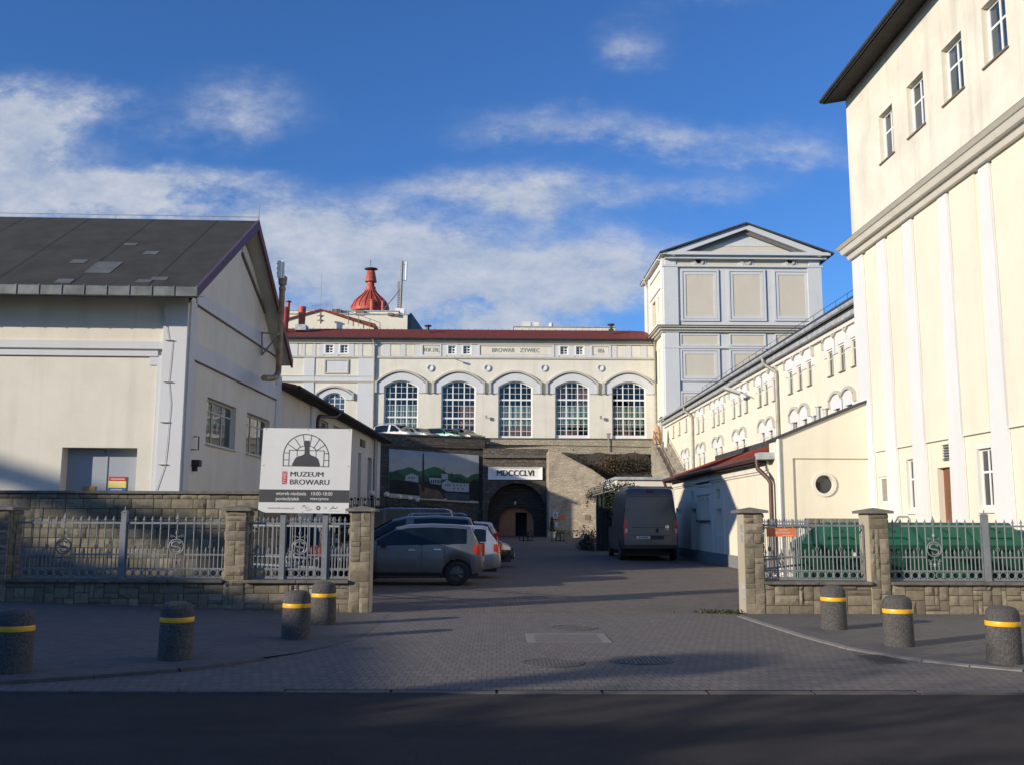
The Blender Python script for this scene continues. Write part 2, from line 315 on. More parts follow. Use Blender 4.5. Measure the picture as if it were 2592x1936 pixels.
M['black_text'] = simple('black_lettering', (.012, .012, .012, 1), .6)
M['greentext'] = simple('grey_green_lettering', (.20, .25, .215, 1), .8)
M['grey_text'] = simple('grey_lettering', (.30, .31, .32, 1), .7)
M['band'] = simple('yellow_reflective_band', (.82, .42, .012, 1), .45, 0, .06)
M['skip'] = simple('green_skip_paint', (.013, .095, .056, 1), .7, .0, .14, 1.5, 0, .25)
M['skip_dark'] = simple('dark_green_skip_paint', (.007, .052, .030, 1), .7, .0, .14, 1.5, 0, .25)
M['steel_door'] = plaster('grey_door_paint', (.33, .37, .43, 1), .2, .3)
M['rubber'] = simple('black_rubber', (.012, .012, .013, 1), .8)
M['plastic'] = simple('black_plastic', (.018, .018, .02, 1), .55)
M['rim'] = simple('dull_wheel_steel', (.10, .10, .105, 1), .45, .6, .3)
M['alloy'] = simple('alloy_wheel', (.42, .43, .44, 1), .35, .8, .1)
M['chrome'] = simple('bright_trim', (.7, .7, .7, 1), .2, .9, .05)
M['carglass'] = glassmat('car_window_glass', (.006, .009, .011, 1), .04, .4)
M['taillight'] = simple('red_light_lens', (.62, .03, .018, 1), .2, 0, .1, 20)
M['headlight'] = simple('headlight_lens', (.55, .55, .52, 1), .12, .3, .1, 20)
M['plate'] = simple('number_plate_white', (.65, .66, .64, 1), .45, 0, .04)
M['globe'] = simple('white_globe_glass', (.72, .72, .70, 1), .25, 0, .04)
M['leaf_dark'] = tinted('dark_evergreen_leaves', (.012, .022, .010, 1), (.035, .055, .020, 1), .7, 6, .0)
M['leaf_dry'] = tinted('dry_shrub_leaves', (.030, .028, .015, 1), (.085, .062, .030, 1), .8, 6, .0)
M['leaf_rust'] = tinted('rusty_leaves', (.09, .045, .02, 1), (.20, .10, .045, 1), .8, 6, .0)
M['bark'] = simple('dark_bark', (.05, .04, .03, 1), .9, 0, .3, 6, .01)
M['tan'] = simple('tan_canvas', (.52, .33, .17, 1), .85, 0, .2, 6)
M['concrete'] = simple('old_concrete', (.33, .30, .25, 1), .9, 0, .25, 4, .01)
M['castiron'] = simple('worn_cast_iron', (.105, .094, .085, 1), .8, .1, .35, 20, .004)
M['soil'] = simple('bank_soil', (.045, .038, .026, 1), .95, 0, .4, 3, .05)
M['greenrail'] = simple('green_rail_paint', (.12, .19, .17, 1), .6)
def bollardmat():
    m, nt, b = newmat('exposed_aggregate_concrete'); v = objco(nt); a = nt.nodes.new('ShaderNodeTexVoronoi'); a.inputs['Scale'].default_value = 70; nt.links.new(v, a.inputs['Vector']); g = nz(nt, v, 4, 4)
    c = mix(nt, rng(nt, a.outputs['Color'], .2, .9, 0, 1), (.055, .052, .050, 1), (.125, .115, .108, 1)); c = mix(nt, rng(nt, g, .4, .7, 0, .5), c, (.07, .062, .057, 1))
    nt.links.new(c, b.inputs['Base Color']); b.inputs['Roughness'].default_value = .9; bump(nt, b, a.outputs['Distance'], .01, .8); return m
M['bollard'] = bollardmat()
def asphalt(name, c, sp=160, patch=.35, c2=None):
    m, nt, b = newmat(name); v = objco(nt); f = nz(nt, v, sp, 2, .7); g = nz(nt, v, .5, 6, .65); h = nz(nt, objco(nt, (.15, 1.2, 1)), 1.0, 5)
    c_ = mix(nt, rng(nt, f, .3, .7, 0, 1), dk(c, .62), dk(c, 1.4)); c_ = mix(nt, rng(nt, g, .42, .66, 0, patch), c_, c2 or dk(c, 1.5)); c_ = mix(nt, rng(nt, h, .5, .75, 0, patch), c_, dk(c, .7))
    vo = nt.nodes.new('ShaderNodeTexVoronoi'); vo.feature = 'DISTANCE_TO_EDGE'; vo.inputs['Scale'].default_value = .45; vw = nt.nodes.new('ShaderNodeVectorMath'); vw.operation = 'MULTIPLY_ADD'; wn = nt.nodes.new('ShaderNodeTexNoise'); wn.inputs['Scale'].default_value = 2.2; wn.inputs['Detail'].default_value = 5; nt.links.new(v, wn.inputs['Vector']); nt.links.new(wn.outputs['Color'], vw.inputs[0]); vw.inputs[1].default_value = (.5, .5, 0); nt.links.new(v, vw.inputs[2]); nt.links.new(vw.outputs[0], vo.inputs['Vector'])
    c_ = mix(nt, rng(nt, vo.outputs['Distance'], .001, .007, .22, 0), c_, dk(c, .4))
    nt.links.new(c_, b.inputs['Base Color']); b.inputs['Roughness'].default_value = .93; b.inputs['Specular IOR Level'].default_value = .25; bump(nt, b, f, .008, .8); return m
M['asphalt'] = asphalt('road_asphalt', (.036, .031, .029, 1), 110, .8)
M['yard'] = blocks('old_yard_setts', (.205, .168, .140, 1), (.135, .112, .096, 1), (.085, .068, .056, 1), .14, .11, warp=.03, bmp=.012, rot=(0, 0, 0), ms=.012, moss=.55, mc=(.085, .066, .052, 1))
M['pavers'] = blocks('concrete_pavers', (.180, .160, .144, 1), (.138, .123, .112, 1), (.065, .057, .052, 1), .10, .20, warp=.004, bmp=.006, rot=(0, 0, 0), ms=.006, moss=.4, mc=(.11, .098, .09, 1))
M['pavers2'] = blocks('sidewalk_pavers', (.148, .138, .130, 1), (.112, .104, .098, 1), (.08, .075, .07, 1), .20, .10, warp=.004, bmp=.006, rot=(0, 0, 0), ms=.006, moss=.3, mc=(.10, .095, .092, 1))
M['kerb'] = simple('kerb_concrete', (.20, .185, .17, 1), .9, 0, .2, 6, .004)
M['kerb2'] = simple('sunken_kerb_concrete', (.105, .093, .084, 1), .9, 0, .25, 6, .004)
M['earth'] = asphalt('ground_base', (.09, .08, .07, 1), 40)
# ------------------------------------------------------------------ ground
def yard_z(y): return 0.0 if y < 40 else min(0.36, (y-40)*0.36/36)
g = MB(); g.poly([(-400, -300, -.30), (400, -300, -.30), (400, 600, -.30), (-400, 600, -.30)]); tag(g.build('ground', M['earth']), kind='structure')
KERB_Y = 9.45
g = MB()
for i in range(20): g.poly([(-80+i*8, -9, -.055), (-72+i*8, -9, -.055), (-72+i*8, KERB_Y, -.014), (-80+i*8, KERB_Y, -.014)])
tag(g.build('road', M['asphalt']), kind='structure')
g = MB(); g.poly([(-30, KERB_Y+.16, .0), (30, KERB_Y+.16, .0), (30, 17.3, .0), (-30, 17.3, .0)]); tag(g.build('forecourt', M['pavers']), kind='structure')
g = MB()
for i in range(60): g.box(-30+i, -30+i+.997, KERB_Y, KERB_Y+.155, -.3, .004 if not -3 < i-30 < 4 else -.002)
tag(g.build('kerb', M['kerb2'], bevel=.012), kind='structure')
g = MB(); ys = [17.3, 40]+[40+4*k for k in range(1, 11)]
for a, b in zip(ys, ys[1:]): g.poly([(-9, a, yard_z(a)), (16, a, yard_z(a)), (16, b, yard_z(b)), (-9, b, yard_z(b))])
tag(g.build('yard', M['yard']), kind='structure')
g = MB(); g.box(-2.2, 4.3, 17.16, 17.36, -.2, .012); tag(g.build('gate_threshold', M['kerb2'], bevel=.01), kind='structure')
S_ = 1.1718
kl = [ground(x*S_, y*S_) for x, y in ((806, 1356), (803, 1363), (785, 1372), (755, 1383), (710, 1396), (640, 1411), (560, 1424), (470, 1437), (380, 1448), (200, 1462), (0, 1475))]
kl = [p for i, p in enumerate(kl) if i == 0 or p.x < min(q.x for q in kl[:i])-.01]
kl += [Vector((-12, 9.75, 0)), Vector((-30, 9.7, 0))]
def lsz(x, y): return .004+.030*max(0, min(1, (-x-2.2)/.9))+max(0, min(1, (y-10)/7))*max(0, -x-3.2)*.030
g = MB(); k2 = MB()
for a, b in zip(kl, kl[1:]):
    for j in range(5):
        t0, t1 = j/5, (j+1)/5
        q = [(p.x, p.y+(17.3-p.y)*t) for p, t in ((a, t0), (b, t0), (b, t1), (a, t1))]
        g.poly([(x, y, lsz(x, y)) for x, y in q])
    if a.x > -2.45: continue
    d = (b-a).normalized(); nn = Vector((d.y, -d.x, 0))
    if nn.y > 0: nn = -nn
    k2.hexa([(*(a+nn*.10).xy, -.1), (*(b+nn*.10).xy, -.1), (b.x, b.y, -.1), (a.x, a.y, -.1), (*(a+nn*.10).xy, lsz(a.x, 9)+.001), (*(b+nn*.10).xy, lsz(b.x, 9)+.001), (b.x, b.y, lsz(b.x, 9)+.003), (a.x, a.y, lsz(a.x, 9)+.003)])
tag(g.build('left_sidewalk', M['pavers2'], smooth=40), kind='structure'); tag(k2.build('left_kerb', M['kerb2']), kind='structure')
kr = [ground(x*S_, y*S_) for x, y in ((1604, 1331), (1660, 1349), (1740, 1374), (1840, 1401), (1920, 1415), (2000, 1427), (2100, 1438), (2212, 1448))]+[Vector((9, 10.4, 0)), Vector((30, 10.0, 0))]
g = MB(); k2 = MB()
for a, b in zip(kr, kr[1:]):
    g.poly([(a.x, a.y, .012), (b.x, b.y, .012), (b.x, 17.3, .012), (a.x, 17.3, .012)])
    d = (b-a).normalized(); nn = Vector((d.y, -d.x, 0))
    if nn.y > 0: nn = -nn
    k2.hexa([(*(a+nn*.09).xy, -.1), (*(b+nn*.09).xy, -.1), (b.x, b.y, -.1), (a.x, a.y, -.1), (*(a+nn*.09).xy, .014), (*(b+nn*.09).xy, .014), (b.x, b.y, .022), (a.x, a.y, .022)])
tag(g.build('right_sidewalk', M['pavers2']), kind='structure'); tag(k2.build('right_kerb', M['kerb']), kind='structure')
# ------------------------------------------------------------------ window helper
def window(par, fr, u0, u1, z0, z1, cols, rows, fmat, gmat, rec=.12, fw=.06, bw=.035, arch=0.0, sill=None, name='window', n=0.0, thick=(), dep=.05, smat=None, panel=0.0, so=.05):
    """frame with bars, pane as its sub-part; thick: column indexes whose bar is a mullion"""
    f = MB(); q = n-rec; uc, hw = (u0+u1)/2, (u1-u0)/2
    top = lambda u: z1-arch*((u-uc)/hw)**2
    f.fbox(fr, u0, u0+fw, z0, top(u0)+ (0 if arch else 0), q-dep, q); f.fbox(fr, u1-fw, u1, z0, top(u1), q-dep, q)
    f.fbox(fr, u0+fw, u1-fw, z0, z0+fw+panel, q-dep, q-.002)
    if arch:
        K = 14
        for k in range(K):
            a, b = u0+(u1-u0)*k/K, u0+(u1-u0)*(k+1)/K
            f.fprism(fr, [(a, top(a)-fw*1.1), (b, top(b)-fw*1.1), (b, top(b)), (a, top(a))], q-dep, q+.003)
    else: f.fbox(fr, u0+fw, u1-fw, z1-fw, z1, q-dep, q-.002)
    zr = z1-arch
    for c in range(1, cols):
        u = u0+(u1-u0)*c/cols; w = fw*.9 if c in thick else bw
        f.fbox(fr, u-w/2, u+w/2, z0+fw+panel, top(u)-fw*.6, q-dep*.9, q-(.004 if c in thick else .012))
    zl = z0+panel
    for r in (rows if isinstance(rows, (list, tuple)) else [(k/rows, bw) for k in range(1, rows)]):
        z = zl+(z1-zl)*r[0]; e = 0.0
        if arch and z > z1-arch: e = hw-hw*math.sqrt(max(0, (z1-z)/arch))
        f.fbox(fr, u0+fw*.5+e, u1-fw*.5-e, z-r[1]/2, z+r[1]/2, q-dep*.85, q-(.006 if r[1] > bw else .016))
    o = f.build(name, fmat, par)
    gl = MB(); K = 14 if arch else 1
    us = [u0+.01+(u1-u0-.02)*k/K for k in range(K+1)]
    gl.poly([fr.P(us[0], z0+.01, q-dep*.6), fr.P(us[-1], z0+.01, q-dep*.6)]+[fr.P(u, top(u)-.01, q-dep*.6) for u in us[::-1]])
    gl.build('pane', gmat, o, fix=False)
    if sill:
        s = MB(); s.fbox(fr, u0-so, u1+so, z0-.035, z0, n-rec, n+sill); s.build('sill', smat or M['zinc'], o)
    return o
# ------------------------------------------------------------------ warehouse on the left
c0 = atY(466, 1000, 24.5)
FL = Fr(c0.x, c0.y, 1, .028, .028, -1); GL = Fr(c0.x, c0.y, .028, 1, 1, -.028)
wh = thing('gabled_warehouse', 'cream gabled warehouse with dark felt roof and purple verge boards behind the stone wall', 'building', (c0.x, c0.y, 0))
GW = GL.U(709, 1000); LW_ = -34.0
zb_ = FL.Z(300, 800)
zE = FL.Z(495, 739, .85); uE = GL.px(495, 742, .5)[0]; uA, zA = GL.px(653.6, 560, .5); uB, zB = GL.px(739, 917, .5)
ZW = zE-.12
# walls
d0, d1 = FL.U(153, 1200), FL.U(344, 1200); dz = FL.Z(250, 1132)
bz0, bz1, bzm = FL.Z(200, 901), FL.Z(200, 863), FL.Z(200, 886)
w = MB(); w.fwall(FL, LW_, 0, 0, ZW+.25, [(d0, d1, 0, dz)], .45)
win1 = (GL.U(523, 1060), GL.U(597, 1060)); win2 = (GL.U(624, 1090), GL.U(682, 1090)); wz0 = GL.Z(521, 1122); wz1 = GL.Z(526, 1004)
holes = [(win1[0], win1[1], wz0, wz1), (win2[0], win2[1], wz0, wz1)]
w.fwall(GL, 0, GW, 0, ZW, holes, .18)
zr_ = lambda u: (ZW+(zA-.33-ZW)*(u-0)/(uA-0)) if u < uA else (zA-.33+(ZW-zA+.33)*(u-uA)/(GW-uA))
w.poly([GL.P(0, ZW, 0), GL.P(GW, ZW, 0), GL.P(uA, zA-.34, 0)])
w.poly([FL.P(LW_, 0, -GW), FL.P(0, 0, -GW), FL.P(0, ZW, -GW), FL.P(LW_, ZW, -GW)]); w.poly([FL.P(LW_, 0, -GW), FL.P(LW_, 0, 0), FL.P(LW_, ZW, 0), FL.P(LW_, ZW, -GW)])
w.build('wall', M['cream'], wh)
# roof
def wp(u, n, z): p = FL.P(u, z, n); return p
hal = -GW/2
ridgeN = -(uA)                                  # along the gable into depth
P1 = GL.P(uE, zE+.05, .5); P2 = GL.P(uA, zA, .5); P3 = GL.P(uB, zB+.05, .5)
off = Vector((FL.u[0], FL.u[1], 0))*LW_
r_ = MB()
r_.slab([P1, P2, Vector(P2)+off, Vector(P1)+off], .14); r_.slab([P2, P3, Vector(P3)+off, Vector(P2)+off], .14)
rf = r_.build('roof', M['felt'], wh)
sl = lambda u, t: tuple(Vector(P1)+(Vector(P2)-Vector(P1))*t+Vector((FL.u[0], FL.u[1], 0))*u+Vector((0, 0, .012)))
for (x, y, wd, ht) in ((735, 480, 1.3, .24), (920, 320, .7, .06), (1060, 382, .75, .08), (565, 435, .8, .08), (465, 572, .8, .08), (1010, 580, .75, .06), (1115, 565, .8, .07)):
    px, py = x/2.754, 500+y/2.754
    r = ray(px, py); a = Vector(P1)-Vector((0, 0, EYE)); nrm = (Vector(P2)-Vector(P1)).cross(Vector((FL.u[0], FL.u[1], 0))); t = a.dot(nrm)/r.dot(nrm); q = r*t-a
    ev = (Vector(P2)-Vector(P1)); tt = q.dot(ev)/ev.length_squared; uu = (q-ev*tt).dot(Vector((FL.u[0], FL.u[1], 0)))
    wd *= .5; ht *= .62; pt = MB(); pt.poly([sl(uu-wd/2, tt-ht/2), sl(uu+wd/2, tt-ht/2), sl(uu+wd/2, tt+ht/2), sl(uu-wd/2, tt+ht/2)]); pt.build('roof_patch', M['felt_patch'], rf)
sm = MB()
for k in range(16):
    u = -1.2-k*1.9; sm.poly([sl(u, .01), sl(u+.012, .01), sl(u+.012, .99), sl(u, .99)])
sm.build('felt_seams', M['black'], rf)
rc = MB(); rc.tube([Vector(P2)+Vector((0, 0, .12)), Vector(P2)+off+Vector((0, 0, .12))], .012, 5)
for k in range(9): q = Vector(P2)+off*(k/8); rc.tube([q, q+Vector((0, 0, .14))], .012, 5)
rc.tube([Vector(P2)+Vector((.02, 0, -.1)), Vector(P2)+Vector((.02, 0, .55))], .014, 5); rc.build('lightning_rod', M['pipe'], rf)
b1 = MB(); b1.fprism(GL, [(uE, zE-.20), (uE, zE+.06), (uA, zA+.02), (uA, zA-.27)], .47, .54); b1.build('verge_board', M['purple'], wh)
b2 = MB(); b2.fprism(GL, [(uA, zA-.27), (uA, zA+.02), (uB, zB+.06), (uB, zB-.2)], .47, .54); b2.build('verge_board', M['maroon'], wh)
so = MB(); so.slab([GL.P(uE, zE-.10, .46), GL.P(uA, zA-.16, .46), GL.P(uA, zA-.16, 0), GL.P(uE, zE-.10, 0)], .03); so.slab([GL.P(uA, zA-.16, .46), GL.P(uB, zB-.10, .46), GL.P(uB, zB-.10, 0), GL.P(uA, zA-.16, 0)], .03)
so.slab([FL.P(LW_, zE-.12, .80), FL.P(.4, zE-.12, .80), FL.P(.4, ZW+.2, 0), FL.P(LW_, ZW+.2, 0)], .03)
so.build('eaves_soffit', M['cornice'], wh)
gt = MB(); NG = -uE+.03; zg = FL.Z(200, 723, NG+.13); zg0 = FL.Z(200, 746, NG+.13)
K = 64
for k in range(K):
    a, b = LW_+(.5-LW_)*k/K, LW_+(.5-LW_)*(k+1)/K
    gt.fprism(FL, [(a+.004, zg0), (b-.004, zg0), (b-.004, zg), (a+.004, zg)], NG, NG+.13)
    gt.fbox(FL, b-.012, b+.012, zg0-.01, zg+.02, NG+.13, NG+.15)
gt.build('gutter', simple('dull_zinc', (.135, .145, .15, 1), .6, .1, .45, 2.5), wh)
# plaster trim, front
t = MB(); pu = FL.U(417, 820); pb = FL.U(395, 1000)
t.fbox(FL, pu, .02, 0, ZW-.02, 0, .09); t.build('pilaster', M['blue'], wh); t = MB(); t.fbox(FL, pb, pu, 0, bz0+.02, 0, .035); t.fbox(FL, LW_, pb, bz0, bzm, 0, .05); t.fbox(FL, LW_, pu, bzm+.035, bz1, 0, .05)
t.fbox(FL, pb-.2, pb, bz0-.22, bz0, 0, .032)
t.build('front_band', M['blue'], wh)
t = MB(); t.fbox(FL, LW_, pu, bzm, bzm+.035, 0, .075); t.fbox(FL, LW_, pb, bz0-.012, bz0, 0, .045); t.build('string_course', M['line'], wh)
# plaster trim, gable
gc = GL.U(495, 780); ge = GL.U(697, 1000)
h1, h2 = GL.Z(497, 775), GL.Z(487, 913)
t = MB(); t.fbox(GL, .09, gc, 0, ZW+.1, 0, .05); t.build('pilaster', M['blue'], wh); t = MB(); t.fbox(GL, ge, GW, 0, ZW-.5, 0, .05); t.build('pilaster', M['blue'], wh)
t = MB(); t.fbox(GL, gc, ge, h1+.03, h1+.42, 0, .045); t.fbox(GL, gc, ge, h2+.03, h2+.50, 0, .045)
t.fprism(GL, [(uA+.1, zA-.55), (uA+.1, zA-.95), (ge, h1+.42), (GW-.02, h1+.42)], 0, .05)
t.build('gable_band', M['blue'], wh)
t = MB(); t.fbox(GL, gc, ge, h1, h1+.03, 0, .07); t.fbox(GL, gc, ge, h2, h2+.03, 0, .07); t.fprism(GL, [(uA+.1, zA-.95), (uA+.1, zA-1.05), (ge-.1, h1+.42), (ge, h1+.42)], 0, .07); t.build('string_course', M['line'], wh)
for i, (a, b) in enumerate((win1, win2)):
    window(wh, GL, a, b, wz0, wz1, 3, [(.74, .04)], M['oldwhite'], M['bluegl'], rec=.13, fw=.07, bw=.06, sill=.08, smat=M['blue'])
# garage doors
gd = MB(); gm = (d0+d1)/2+.06
gd.fbox(FL, d0, gm-.02, 0, dz-.0, -.45, -.38); gd.fbox(FL, gm+.02, d1, 0, dz, -.45, -.38); gd.fbox(FL, gm-.02, gm+.02, 0, dz, -.45, -.36); gd.fbox(FL, d0+.04, gm-.08, dz-.12, dz-.04, -.38, -.365)
door = gd.build('door', M['steel_door'], wh); hd = MB(); hd.fbox(FL, gm-.55, gm-.25, 2.28, 2.40, -.38, -.36); hd.build('name_plate', simple('ochre_plate', (.35, .22, .06, 1), .6), door)
ws_ = MB(); s0, s1 = FL.U(272, 1240, -.3), FL.U(316, 1240, -.3); sz1, szm1, szm2 = FL.Z(290, 1203, -.3), FL.Z(290, 1216, -.3), FL.Z(290, 1233, -.3)
wsg = thing('warning_sign', 'red yellow and blue warning sign on the grey garage door', 'sign', FL.P((s0+s1)/2, szm2, -.36))
for nm, m_, a, b in (('red_field', 'signred', szm1, sz1-.02), ('yellow_field', 'yellow', szm2, szm1), ('blue_field', 'signblue', szm2-.2, szm2)):
    q = MB(); q.fbox(FL, s0, s1, a, b, -.372, -.35); q.build(nm, M[m_], wsg)
q = MB()
for k, (z, m_) in enumerate(((szm1+.04, 0), (szm1-.06, 0), (szm1-.1, 0), (szm2-.06, 0))): q.fbox(FL, s0+.05, s1-.04-.05*(k % 2), z, z+.02, -.35, -.347)
q.build('text_lines', M['signwhite'], wsg)
# small fittings
lp = MB(); u, z = GL.px(488, 1172); lp.fbox(GL, u-.11, u+.11, z-.08, z+.09, 0, .2); lp.fbox(GL, u-.05, u+.05, z-.2, z-.08, 0, .12); lp.build('wall_lamp', M['plastic'], wh)
u, z = GL.px(487, 1124); lp = MB(); lp.tube([GL.P(u-.1, z-.14, .02), GL.P(u, z-.14, .16), GL.P(u, z+.2, .16), GL.P(u, z+.2, .02)], .018, 6); lp.build('bracket', M['brownpipe'], wh)
wr = MB(); pts = [FL.P(*FL.px(417+x, y), .11) for x, y in ((3, 800), (14, 862), (23, 866), (18, 920), (13, 967), (18, 1020), (14, 1070), (10, 1120), (4, 1176), (-18, 1240))]; wr.tube(pts, .006, 5)
for x, y in ((432, 864), (428, 968), (420, 1069), (415, 1175)): u, z = FL.px(x, y); wr.fbox(FL, u-.10, u+.10, z-.008, z+.008, .09, .14)
wr.build('lightning_cable', M['pipe'], wh)
# flue pipe with aerial panels
NF = .75
fp = thing('flue_pipe', 'rusty flue pipe with white aerial panels on top beside the warehouse gable', 'flue pipe', GL.P(GL.U(706, 957, NF), GL.Z(690, 957, NF), NF))
f = MB(); pts = [GL.P(*GL.px(x, y, NF), NF) for x, y in ((668, 957), (690, 957.5), (700, 953), (704.5, 942), (706, 920), (715, 722))]; f.tube(pts, .095, 12); f.build('pipe', M['rusty'], fp, smooth=40)
f = MB(); u, z = GL.px(715.5, 712, NF); f.lathe([(.13, -.12), (.15, .08), (.15, .12), (.1, .16)], GL.P(u, z, NF), 14); f.lathe([(.115, -.3), (.115, -.22)], GL.P(u, z, NF), 14); f.build('cap', M['concrete'], fp, smooth=40)
f = MB()
for a, b in (((674, 842), (674, 900)), ((674, 843), (706, 846)), ((674, 899), (704, 848))): f.tube([GL.P(*GL.px(*a, .2 if a[0] < 700 else NF), .06), GL.P(*GL.px(*b, .2 if b[0] < 700 else NF), .06 if b[0] < 700 else NF)], .03, 6)
f.build('bracket', M['pipe'], fp)
f = MB(); f.tube([GL.P(*GL.px(714, 705, NF), NF), GL.P(*GL.px(714, 660, NF), NF)], .03, 8)
for y in (668, 680, 692): f.tube([GL.P(*GL.px(701, y, NF), NF), GL.P(*GL.px(714, y, NF), NF)], .02, 6)
f.build('mast', M['pipe'], fp)
for x in (699, 706):
    f = MB(); a = GL.px(x-2.2, 703, NF); b = GL.px(x+2.2, 663, NF); f.fbox(GL, a[0], b[0], a[1], b[1], NF+.05, NF+.17); f.build('aerial_panel', M['white'], fp, bevel=.015)
# ------------------------------------------------------------------ low wing behind the warehouse
wg0 = GW; uW1 = GL.U(958, 1200, -.05); zc = GL.Z(713, 962, .5); zc2 = GL.Z(968, 1103, .5)
zc = (zc+zc2)/2
wi = thing('low_wing', 'low cream wing with dark overhanging eaves running back from the warehouse', 'building', GL.P(wg0, 0))
w = MB(); wins = []
for x0, x1, y0, y1 in ((805, 830, 1056, 1120), (843, 865, 1074, 1110)): wins.append((GL.U(x0, y1, -.05), GL.U(x1, y1, -.05), GL.Z((x0+x1)/2, y1, -.05), GL.Z(x0, y0, -.05)))
drs = []
for x0, x1, y0 in ((903, 911, 1142), (927, 938, 1154)): drs.append((GL.U(x0, 1300, -.05), GL.U(x1, 1300, -.05), .2, GL.Z(x0, y0, -.05)))
w.fwall(GL, wg0, uW1, 0, zc, wins+drs, .2, -.05)
w.poly([GL.P(uW1, 0, -.05), GL.P(uW1, zc, -.05), GL.P(uW1, zc, -9), GL.P(uW1, 0, -9)]); w.poly([GL.P(wg0, 0, -9), GL.P(uW1, 0, -9), GL.P(uW1, zc, -9), GL.P(wg0, zc, -9)])
w.build('wall', M['cream'], wi)
r_ = MB(); r_.slab([(-22, 61, 12.8), (-13, 61, 9.2), (-13, 74, 9.2), (-22, 74, 12.8)], .2); r_.slab([(-40, 61, 8), (-22, 61, 12.8), (-22, 74, 12.8), (-40, 74, 8)], .2); r_.box(-39.8, -13.2, 61.2, 73.8, 0, 8); r_.poly([(-13.2, 61.2, 8), (-39.8, 61.2, 8), (-22, 61.2, 12.6), (-13.2, 61.2, 9.1)]); r_.box(-13.3, -13.2, 61.2, 73.8, 8, 9.1); r_.build('unseen_shade_block', M['cream'], wi); r_ = MB()  # unseen block, added to throw shade on the mural wall and yard
r_.slab([GL.P(wg0, zc+.05, .55), GL.P(uW1+1.2, zc+.05, .55), GL.P(uW1+1.2, zc+1.1, -5), GL.P(wg0, zc+1.1, -5)], .13); r_.slab([GL.P(wg0, zc+1.1, -5), GL.P(uW1+1.2, zc+1.1, -5), GL.P(uW1+1.2, zc, -9.5), GL.P(wg0, zc, -9.5)], .13)
rr = r_.build('roof', M['maroon'], wi)
r_ = MB(); r_.slab([GL.P(wg0, zc-.05, .5), GL.P(uW1+1.1, zc-.05, .5), GL.P(uW1+1.1, zc-.02, -.05), GL.P(wg0, zc-.02, -.05)], .06); r_.build('soffit', M['soffit'], wi)
r_ = MB(); r_.tube([GL.P(wg0+.2, zc-.02, .6), GL.P(uW1+1.2, zc-.02, .6)], .075, 8); r_.build('gutter', M['soffit'], wi)
for a, b, c, d in wins: window(wi, GL, a, b, c, d, 2, 1, M['oldwhite'], M['bluegl'], rec=.12, n=-.05, sill=.05)
for a, b, c, d in drs: q = MB(); q.fbox(GL, a, b, c, d, -.25, -.19); q.build('door', M['steel_door'], wi)
t = MB(); t.fbox(GL, GL.U(788, 1050), GL.U(803, 1050), 0, zc-.1, -.05, .04); t.build('pilaster', M['blue'], wi); t = MB(); t.fbox(GL, uW1-1.1, uW1, 0, zc-.1, -.05, .04); t.build('pilaster', M['blue'], wi)
t = MB(); u = GL.U(805, 1050, .1); t.tube([GL.P(u+2.2, zc-.05, .58), GL.P(u+1.7, zc-.3, .5), GL.P(u+.2, zc-.42, .12), GL.P(u, zc-.6, .1), GL.P(u, .1, .1)], .07, 8); t.build('downpipe', M['brownpipe'], wi, smooth=50)
t = MB(); u = GL.U(947, 1200, .1); t.tube([GL.P(u, zc-.1, .1), GL.P(u, .2, .1)], .07, 8); t.build('downpipe', M['pipe'], wi, smooth=50)
t = MB(); a = GL.px(914, 1116, 0); t.fbox(GL, a[0], a[0]+1.3, a[1]-.25, a[1]+.12, -.05, .02); t.build('vent', M['black'], wi)
# ------------------------------------------------------------------ tall building on the right
FR = Fr(11.0, 0, 0, 1, -1, 0)
tb = thing('tall_malthouse', 'tall cream building on the right with pale blue battered pilasters and dark eaves', 'building', (11.0, 20, 0))
UW = [(25.9, 26.86), (23.9, 24.92), (21.78, 22.84), (19.78, 20.8), (17.7, 18.75), (15.6, 16.7)]
LWn = [(25.62, 26.2), (21.62, 22.28), (19.5, 20.1), (17.2, 17.9)]
Y0_, Y1_ = 8.0, 29.37
hol = [(a, b, 11.79, 13.22) for a, b in UW]
w = MB(); w.fwall(FR, Y0_, Y1_, 9.9, 14.97, hol, .22, .0); w.build('upper_wall', M['cream_dirty'], tb)
w = MB(); hl = [(a, b, 1.93, 3.25) for a, b in LWn]+[(23.42, 24.42, .75, 2.93), (27.56, 28.26, 2.12, 2.88)]
w.fwall(FR, Y0_, Y1_, 0, 9.9, hl, .16, -.03)
w.poly([(11.0, Y1_, 0), (22, Y1_, 0), (22, Y1_, 15), (11.0, Y1_, 15)]); w.poly([(22, Y0_, 0), (22, Y1_, 0), (22, Y1_, 15), (22, Y0_, 15)]); w.poly([(11, Y0_, 0), (22, Y0_, 0), (22, Y0_, 15), (11, Y0_, 15)])
w.build('wall', M['cream_r'], tb)
w = MB()
for a, b in zip((22.83+.62, 20.74+.85, 24.84+.84, 26.84, 18.5), (24.84, 22.83, 26.64, 28.3, 20.74)): w.fbox(FR, min(a, b), max(a, b), 3.63, 9.62, -.03, .02)
w.build('wall_panel', M['cream_r'], tb)
r_ = MB(); r_.slab([(10.28, Y0_, 14.95), (10.28, Y1_+.2, 14.95), (16.5, Y1_+.2, 19.2), (16.5, Y0_, 19.2)], .16); r_.slab([(16.5, Y0_, 19.2), (16.5, Y1_+.2, 19.2), (23, Y1_+.2, 14.9), (23, Y0_, 14.9)], .16)
r_.poly([(11, Y1_, 14.9), (22, Y1_, 14.9), (16.5, Y1_, 18.7)]); r_.poly([(11, Y0_, 14.9), (22, Y0_, 14.9), (16.5, Y0_, 18.7)])
r_.build('roof', M['darkroof'], tb)
